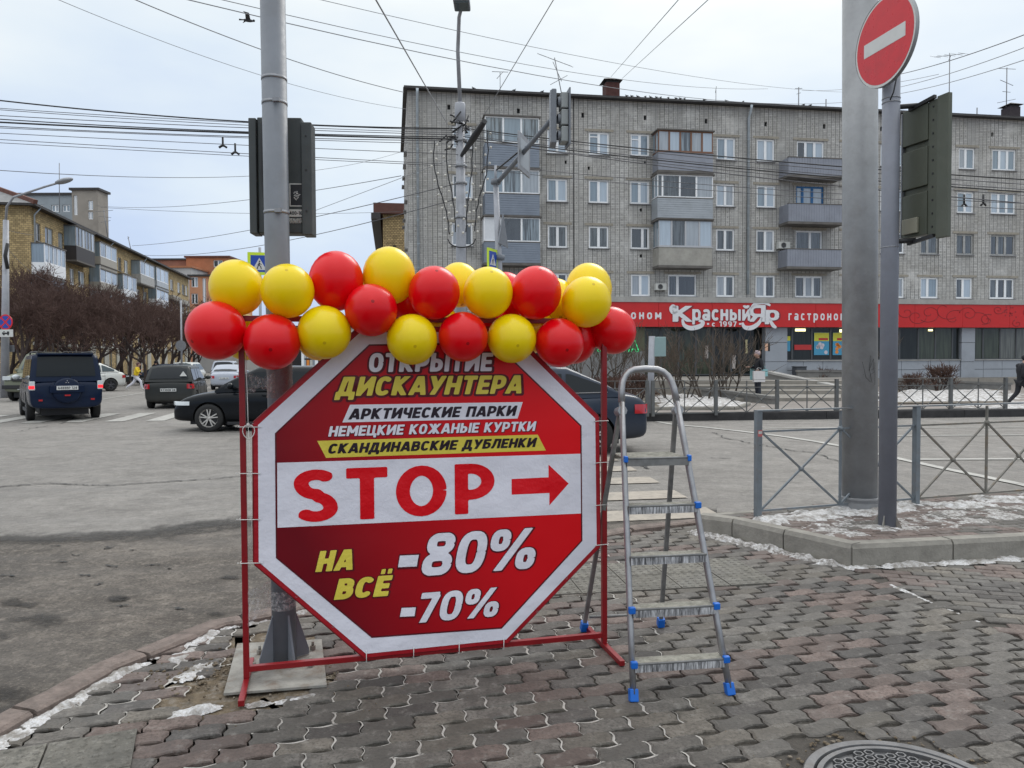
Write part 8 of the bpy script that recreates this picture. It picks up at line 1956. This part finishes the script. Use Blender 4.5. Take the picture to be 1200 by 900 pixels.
# ================================================================ PEOPLE
skinM = plain('skin', (.45,.27,.20), .6); hairM = plain('dark_hair', (.05,.03,.02), .6)
def skin_obj(name, nodes, edges, m, parent, sub=2, root=0, flat=None):
    """nodes: (x,y,z,r); one connected skeleton per surface"""
    me = bpy.data.meshes.new(name); me.from_pydata([n[:3] for n in nodes], edges, []); o = bpy.data.objects.new(name, me); col.objects.link(o)
    sk_ = o.modifiers.new('skin', 'SKIN'); sk_.use_smooth_shade = True
    for i, n in enumerate(nodes): v = me.skin_vertices[0].data[i]; v.radius = (n[3], n[4] if len(n) > 4 else n[3]); v.use_root = (i == root)
    s = o.modifiers.new('s', 'SUBSURF'); s.levels = sub
    e = eval_mesh(o); o.modifiers.clear(); e.materials.clear(); e.materials.append(m); o.data = e; e.name = name
    for p in e.polygons: p.use_smooth = True
    o.parent = parent; return o
def fingers(nodes, edges, wrist, direction, thumbdir, scale=1.0):
    d = Vector(direction).normalized(); t = Vector(thumbdir).normalized(); w = Vector(nodes[wrist][:3]); base = len(nodes)
    palm = w + d*.055*scale; nodes.append((*palm, .030*scale, .016*scale)); edges.append((wrist, base)); kn = w + d*.085*scale; nodes.append((*kn, .034*scale, .014*scale)); edges.append((base, base+1))
    n_ = d.cross(t)
    for k, (off, ln) in enumerate(((.028,.068),(.010,.076),(-.010,.070),(-.028,.055))):
        a = kn + t*off*scale + d*.012; b = a + d*ln*.5*scale + n_*.008; c = b + d*ln*.5*scale + n_*.022; i0 = len(nodes); nodes += [(*a,.0085*scale),(*b,.0078*scale),(*c,.006*scale)]; edges += [(base+1,i0),(i0,i0+1),(i0+1,i0+2)]
    a = w + d*.03*scale + t*.035*scale; b = a + (d+t*.7).normalized()*.04*scale; i0 = len(nodes); nodes += [(*a,.011*scale),(*b,.008*scale)]; edges += [(base,i0),(i0,i0+1)]
def person(label, pos, yaw, H, J, cloth, name='person', hat=None, hair=None, skirt=False):
    """J: joints in a 1.0-high frame, x right, y forward, z up"""
    o = thing(name, label, 'person', pos, yaw); S = H; V = lambda k: Vector(J[k])*S
    P_ = lambda k, r, r2=None: (*V(k), r*S, (r2 or r)*S)
    body = [P_('pelvis',.075,.06), P_('chest',.085,.06), P_('neck',.030), P_('head0',.045,.05), P_('head1',.052,.060), P_('head2',.045,.052),
            P_('shL',.034), P_('elL',.026), P_('wrL',.018), P_('shR',.034), P_('elR',.026), P_('wrR',.018), P_('hipL',.052), P_('knL',.036), P_('anL',.024), P_('toL',.022), P_('hipR',.052), P_('knR',.036), P_('anR',.024), P_('toR',.022)]
    ed = [(0,1),(1,2),(2,3),(3,4),(4,5),(1,6),(6,7),(7,8),(1,9),(9,10),(10,11),(0,12),(12,13),(13,14),(14,15),(0,16),(16,17),(17,18),(18,19)]
    hd_ = (V('head1')-V('head0')).normalized(); fw_ = Vector(J['face']).normalized(); h1 = V('head1'); rt = fw_.cross(Vector((0,0,1)))
    nb_ = h1 + fw_*.060*S; body.append((*nb_, .010*S)); ed.append((4, len(body)-1)); i0 = len(body); body += [(*(h1+rt*.056*S), .009*S), (*(h1-rt*.056*S), .009*S)]; ed += [(4,i0),(4,i0+1)]
    for w_, e_ in (('wrL','elL'),('wrR','elR')): fingers(body, ed, 8 if w_ == 'wrL' else 11, V(w_)-V(e_), (0,1,.2), S/1.7*1.05)
    b_ = skin_obj('body', body, ed, skinM, o)
    for s in (-1, 1): MB().ball(h1+fw_*.052*S+rt*s*.020*S+Vector((0,0,.008*S)), .006*S, 8, 6).build('eye', M['ink'], b_)
    MB().ball(h1+fw_*.052*S-Vector((0,0,.028*S)), (.012*S,.006*S,.004*S), 8, 6).build('mouth', plain('lips',(.35,.12,.10),.5), b_)
    g = 1.28; lean_ = cloth
    jn = [P_('pelvis',.088*1.1,.075*1.1), P_('chest',.098,.078), P_('neck',.042), P_('shL',.046), P_('elL',.040), P_('wrL',.030), P_('shR',.046), P_('elR',.040), P_('wrR',.030)]
    if cloth.get('long'): jn.append((*(V('pelvis')*.5+(V('knL')+V('knR'))*.25), .105*S, .09*S))
    je = [(0,1),(1,2),(1,3),(3,4),(4,5),(1,6),(6,7),(7,8)] + ([(0,9)] if cloth.get('long') else [])
    skin_obj('jacket', jn, je, cloth['jacket'], o)
    tn = [P_('pelvis',.080,.068), P_('hipL',.062), P_('knL',.046), P_('anL',.034), P_('hipR',.062), P_('knR',.046), P_('anR',.034)]
    skin_obj('trousers', tn, [(0,1),(1,2),(2,3),(0,4),(4,5),(5,6)], cloth['trousers'], o)
    for a, t in (('anL','toL'),('anR','toR')): A_ = V(a); T_ = V(t); skin_obj('shoe', [(*(A_+Vector((0,0,.035*S))), .034*S), (*A_, .034*S), (*(A_.lerp(T_,.6)), .032*S, .028*S), (*T_, .026*S, .020*S)], [(0,1),(1,2),(2,3)], cloth['shoes'], o, 1)
    if hat:
        q = MB(); q.ball(V('head2')-hd_*.005*S-fw_*.006*S, (.066*S,.070*S,.062*S), 14, 10); q.ball(V('head2')+hd_*.055*S, .02*S, 8, 6); q.build('hat', hat, o)
    if hair:
        q = MB(); q.ball(V('head2')-fw_*.018*S-hd_*.010*S, (.060*S,.066*S,.062*S), 14, 10); q.ball(V('head1')-fw_*.035*S-hd_*.03*S, (.045*S,.035*S,.06*S), 12, 8); q.build('hair', hair, o)
    return o, S
stand = dict(pelvis=(0,0,.53), chest=(0,.005,.72), neck=(0,.01,.84), head0=(0,.02,.885), head1=(0,.03,.925), head2=(0,.025,.955), shL=(-.105,0,.80), elL=(-.125,-.02,.62), wrL=(-.12,.06,.50), shR=(.105,0,.80), elR=(.125,-.02,.62), wrR=(.12,.06,.50),
             hipL=(-.05,0,.49), knL=(-.05,.01,.28), anL=(-.05,-.01,.045), toL=(-.06,.09,.02), hipR=(.05,0,.49), knR=(.05,.02,.28), anR=(.055,.0,.045), toR=(.065,.10,.02), face=(0,1,-.05))
# woman waiting with shopping bags, facing left
blackC = plain('black_coat', (.012,.013,.018), .8); dkj = plain('dark_jeans', (.03,.035,.05), .8); bootM = plain('black_boots', (.012,.012,.012), .5)
J = dict(stand); J.update(elR=(.13,-.01,.64), wrR=(.10,.16,.645), elL=(-.13,-.03,.62), wrL=(-.12,.06,.58), toL=(-.06,.10,.02), head1=(0,.045,.922), face=(0,1,-.25))
wpos = G(888.5,463,.30); wpos.z = .26
fut = math.pi/2 + R(8)
o, S = person('person in a black coat and pale knitted hat holding shopping bags by the shrubs', wpos, math.pi/2 + R(10), 1.66, J, dict(jacket=blackC, trousers=dkj, shoes=bootM, long=True), hat=plain('pale_pink_hat',(.42,.34,.36),.9), hair=plain('fair_hair',(.16,.09,.05),.6))
wrr = Vector(J['elR'])*S; wrl2 = Vector(J['wrL'])*S
def bag(par_loc, yawb, w, h, d, m, label, top=.12):
    b = thing('shopping_bag', label, 'shopping bag', par_loc, yawb); g = MB(); g.add([(-w/2,-d/2,-h),(w/2,-d/2,-h),(w/2,d/2,-h),(-w/2,d/2,-h),(-w*.52,-d*.3,0),(w*.52,-d*.3,0),(w*.52,d*.3,0),(-w*.52,d*.3,0)], [(3,2,1,0),(0,1,5,4),(1,2,6,5),(2,3,7,6),(3,0,4,7)]); g.build('sack', m, b)
    for s in (-1,1): MB().tube([(-w*.22,s*d*.3,0),(-w*.15,s*d*.2,top*.8),(0,0,top),(w*.15,s*d*.2,top*.8),(w*.22,s*d*.3,0)], .006, 5).build('handle', m, b)
    return b
mw = Matrix.Translation(wpos) @ Matrix.Rotation(math.pi/2+R(10), 4, 'Z')
whb = plain('white_bag', (.62,.60,.60), .6); teb = plain('teal_bag', (.25,.48,.50), .6)
bag(mw @ (wrl2+Vector((-.03,.0,-.03))), R(8), .42, .40, .14, whb, 'white shopping bag hanging from the near hand of the person in the pale hat')
bag(mw @ (wrr+Vector((.05,.05,-.05))), R(8), .26, .42, .12, teb, 'pale turquoise bag in front of the person in the pale hat')
bag(mw @ (wrl2+Vector((.05,-.24,.03))), R(8), .26, .26, .10, teb, 'small pale turquoise bag sticking out behind the person in the pale hat')
# hooded walker at the right edge
J = dict(stand); J.update(pelvis=(0,0,.51), chest=(0,.03,.71), neck=(0,.06,.83), head0=(0,.08,.87), head1=(0,.10,.905), head2=(0,.09,.935), hipL=(-.05,0,.47), knL=(-.05,-.03,.27), anL=(-.05,-.20,.09), toL=(-.05,-.16,.0), knR=(.05,.13,.29), anR=(.05,.14,.05), toR=(.05,.23,.03), elL=(-.13,.10,.62), wrL=(-.11,.19,.56), elR=(.13,-.05,.60), wrR=(.12,.06,.52), hipR=(.05,.02,.47))
q = G(1196,476.5,ZP); q.z = ZP
o, S = person('person in a long black hooded coat walking at the right edge beyond the fence', q, -math.pi/2, 1.60, J, dict(jacket=blackC, trousers=blackC, shoes=bootM, long=True), hat=blackC)
# running woman in yellow
J = dict(stand); J.update(pelvis=(0,0,.50), chest=(0,.05,.70), neck=(0,.075,.81), head0=(0,.09,.86), head1=(0,.11,.90), head2=(0,.105,.93), shL=(-.10,.05,.78), elL=(-.13,-.07,.66), wrL=(-.12,.06,.60), shR=(.10,.05,.78), elR=(.13,.10,.63), wrR=(.10,.18,.70),
    hipL=(-.05,.01,.46), knL=(-.05,-.10,.27), anL=(-.05,-.30,.13), toL=(-.05,-.33,.04), hipR=(.05,.02,.46), knR=(.05,.17,.33), anR=(.05,.20,.09), toR=(.05,.28,.05))
q = G(159.5,458,ZR); q.z = ZR
person('person in a yellow jacket and white trousers running across the street on the left', q, -math.pi/2 + R(12), 1.68, J, dict(jacket=plain('yellow_jacket',(.78,.55,.01),.6), trousers=plain('white_trousers',(.66,.66,.72),.7), shoes=plain('white_shoes',(.6,.6,.6),.6)), hair=plain('reddish_hair',(.09,.035,.03),.6))
q = G(158,452,ZR); q.z = ZR
person('person in dark clothes standing behind the runner in yellow', q + Vector((.1,3,0)), R(20), 1.75, stand, dict(jacket=blackC, trousers=blackC, shoes=bootM), hat=blackC)

# ================================================================ TREES AND SHRUBS
barkM = grimy('red_brown_bark', (.055,.038,.034), .9, var=.35, scale=6, dirt=(.10,.09,.08), dirt_amt=.3); twigM = plain('reddish_twigs', (.092,.052,.042), .9); twig2 = plain('grey_brown_twigs', (.10,.075,.055), .9); barkG = grimy('grey_brown_bark', (.075,.06,.048), .9, var=.3, scale=6)
def tree_meshes(seed, h, spread, stems=1, lev=5, dens=3, up=.35, thick=.10, tw=.012, split=.27, tm=barkM, wm_=twigM, droop=0):
    rnd = random.Random(seed); T = MB(); C = MB()
    def grow(p, d, L, r, k):
        n = 3 if k < 3 else 2; pts = [p.copy()]; q = p.copy(); dd = d.copy()
        for i in range(n):
            dd = (dd + Vector((rnd.gauss(0,.14),rnd.gauss(0,.14),rnd.gauss(0,.10)+.04-droop*k*.02))).normalized(); q = q + dd*L/n; pts.append(q.copy())
        (T if k < 2 else C).tube(pts, r, 6 if k < 2 else (4 if k < 4 else 3), r2=r*.62, caps=False, smooth=True)
        if k >= lev: return
        nb__ = dens + (1 if k in (1,2) else 0)
        for i in range(nb__):
            t = .45+.55*(i+rnd.random())/nb__; idx = min(n-1, int(t*n)); b0_ = pts[idx].lerp(pts[idx+1], t*n-idx)
            a = rnd.uniform(0, 2*math.pi); ax_ = dd.orthogonal().normalized(); ax_.rotate(Matrix.Rotation(a, 3, dd)); ang = rnd.uniform(.35,.95)*spread
            nd = (dd*math.cos(ang)+ax_*math.sin(ang)); nd.z += up*.25; nd.normalize(); grow(b0_, nd, L*rnd.uniform(.58,.82), max(tw, r*.55), k+1)
    for s in range(stems):
        a = 2*math.pi*s/stems + rnd.random(); d = Vector((math.cos(a)*.35,math.sin(a)*.35,1)) if stems > 1 else Vector((rnd.gauss(0,.12),rnd.gauss(0,.12),1))
        grow(Vector((math.cos(a)*.12*(stems > 1), math.sin(a)*.12*(stems > 1), -.1)), d.normalized(), h*split, thick, 0)
    return T.mesh('trunk', tm), C.mesh('crown', wm_)
TV = [tree_meshes(s, 9.4, 1.0, 1, 6, 3, .6, .15, .014, .30) for s in (3, 8, 14)]
def plant(name, label, cat, variants, k, pos, rz, sc_, group=None):
    o = thing(name, label, cat, pos, rz, group); inst('trunk', variants[k % len(variants)][0], o, scale=(sc_,)*3); inst('crown', variants[k % len(variants)][1], o, scale=(sc_,)*3); return o
tl = [(-4,47,1.0,'at the left edge just right of the lamp post'),(22,45,.95,'behind the olive off-roader roof'),(45,52,1.05,'left of the navy car roof'),(66,47,.9,'right above the navy car roof'),(88,53,1.0,'above the right shoulder of the navy car'),(104,60,1.05,'behind the white coupe'),(120,55,.95,'right of the white coupe roof'),(136,63,1.05,'left of the runner'),(150,57,.95,'just left of the yellow jacket'),(163,66,1.0,'leaning over the runner'),(176,60,.9,'right of the runner'),(186,72,1.0,'left of the grey hatchback roof'),(197,66,.92,'above the grey hatchback'),(206,80,1.0,'left of the far sign pole'),(214,74,.85,'at the far sign pole'),(222,88,.95,'farthest right beside the big red balloon'),(233,96,.9,'under the first yellow balloon'),(30,60,1.15,'in the back row against the yellow end wall'),(58,66,1.1,'in the back row under the white balcony'),(82,70,1.05,'in the back row under the dark balcony')]
tl += [(12,50,.95,'low down between the lamp post and the navy car'),(75,58,1.1,'in the back row behind the navy car'),(112,66,1.15,'deep between the white coupe and the building'),(144,72,1.2,'in the back row behind the runner'),(170,50,.75,'small one behind the dark saloon'),(192,58,.85,'small one above the grey hatchback rear window'),(95,50,.9,'small one over the white coupe bonnet')]
for k, (px, Y, s_, where) in enumerate(tl):
    b_ = D(px, 440, Y); plant('bare_tree', 'bare reddish-brown street tree ' + where, 'tree', TV, k, (b_.x, Y, ZR), k*1.9, s_*(1.02 + .14*((k*7) % 5)/4), 'bare trees along the left street')
BV = [tree_meshes(s, 3.5, .62, 4, 4, 2, .9, .038, .007, .36, barkG, twig2) for s in (31, 37)]
for k, (px, py, s_, where) in enumerate(((783,470,1.0,'just right of the small grey post'),(803,470,.85,'second from the small grey post'),(829,471,1.05,'in the middle of the snowy lawn'),(846,468,.9,'left of the waiting person'),(858,466,1.0,'nearest to the waiting person'))):
    b_ = G(px, py, ZP); plant('bare_shrub', 'tall many-stemmed leafless shrub ' + where, 'shrub', BV, k, b_, k*2.3, s_, 'bare shrubs before the shop entrance')
for k, (px, py, s_, where) in enumerate(((668,470,.95,'behind the dark sedan roof, left one'),(690,468,1.1,'behind the dark sedan, beside the red post'),(712,468,.9,'right of the red post above the sedan boot'),(738,468,.85,'inside the ladder hoop'),(757,466,.8,'left of the small grey post'))):
    b_ = G(px, py, ZP); plant('bare_shrub', 'tangled leafless shrub ' + where, 'shrub', BV, k+1, b_, k*1.3+1, s_, 'bare shrubs behind the sedan')
SV = [tree_meshes(51, 1.5, 1.0, 9, 3, 3, .3, .022, .010, .38, barkM, plain('dry_brown_twigs',(.085,.045,.032),.9))]
for k, (px, py, s_, lab) in enumerate(((1102,459,1.15,'dense dark brown dry bush on the snowy lawn before the right windows'),(967,455,.95,'dry bush with clustered dark twigs in front of the poster windows'),(1070,461,.8,'low straw-coloured dry bush beside the dense brown one'),(700,474,.9,'low dry hedge plant behind the boot of the dark sedan'),(745,474,1.0,'low dry hedge plant seen through the ladder hoop'),(725,475,.9,'low dry hedge plant between red post and ladder'))):
    b_ = G(px, py, ZP); b_.z = ZP+.02; plant('dry_bush', lab, 'bush', SV, k, b_, k*2.0, s_)
TT = [tree_meshes(61, 3.2, .6, 1, 4, 3, .9, .035, .010, .36, barkG, twig2)]
plant('young_tree', 'thin young leafless tree just right of the slim blue-grey post, against the shop windows', 'tree', TT, 0, G(1056,461,ZP), 0, 1.0)
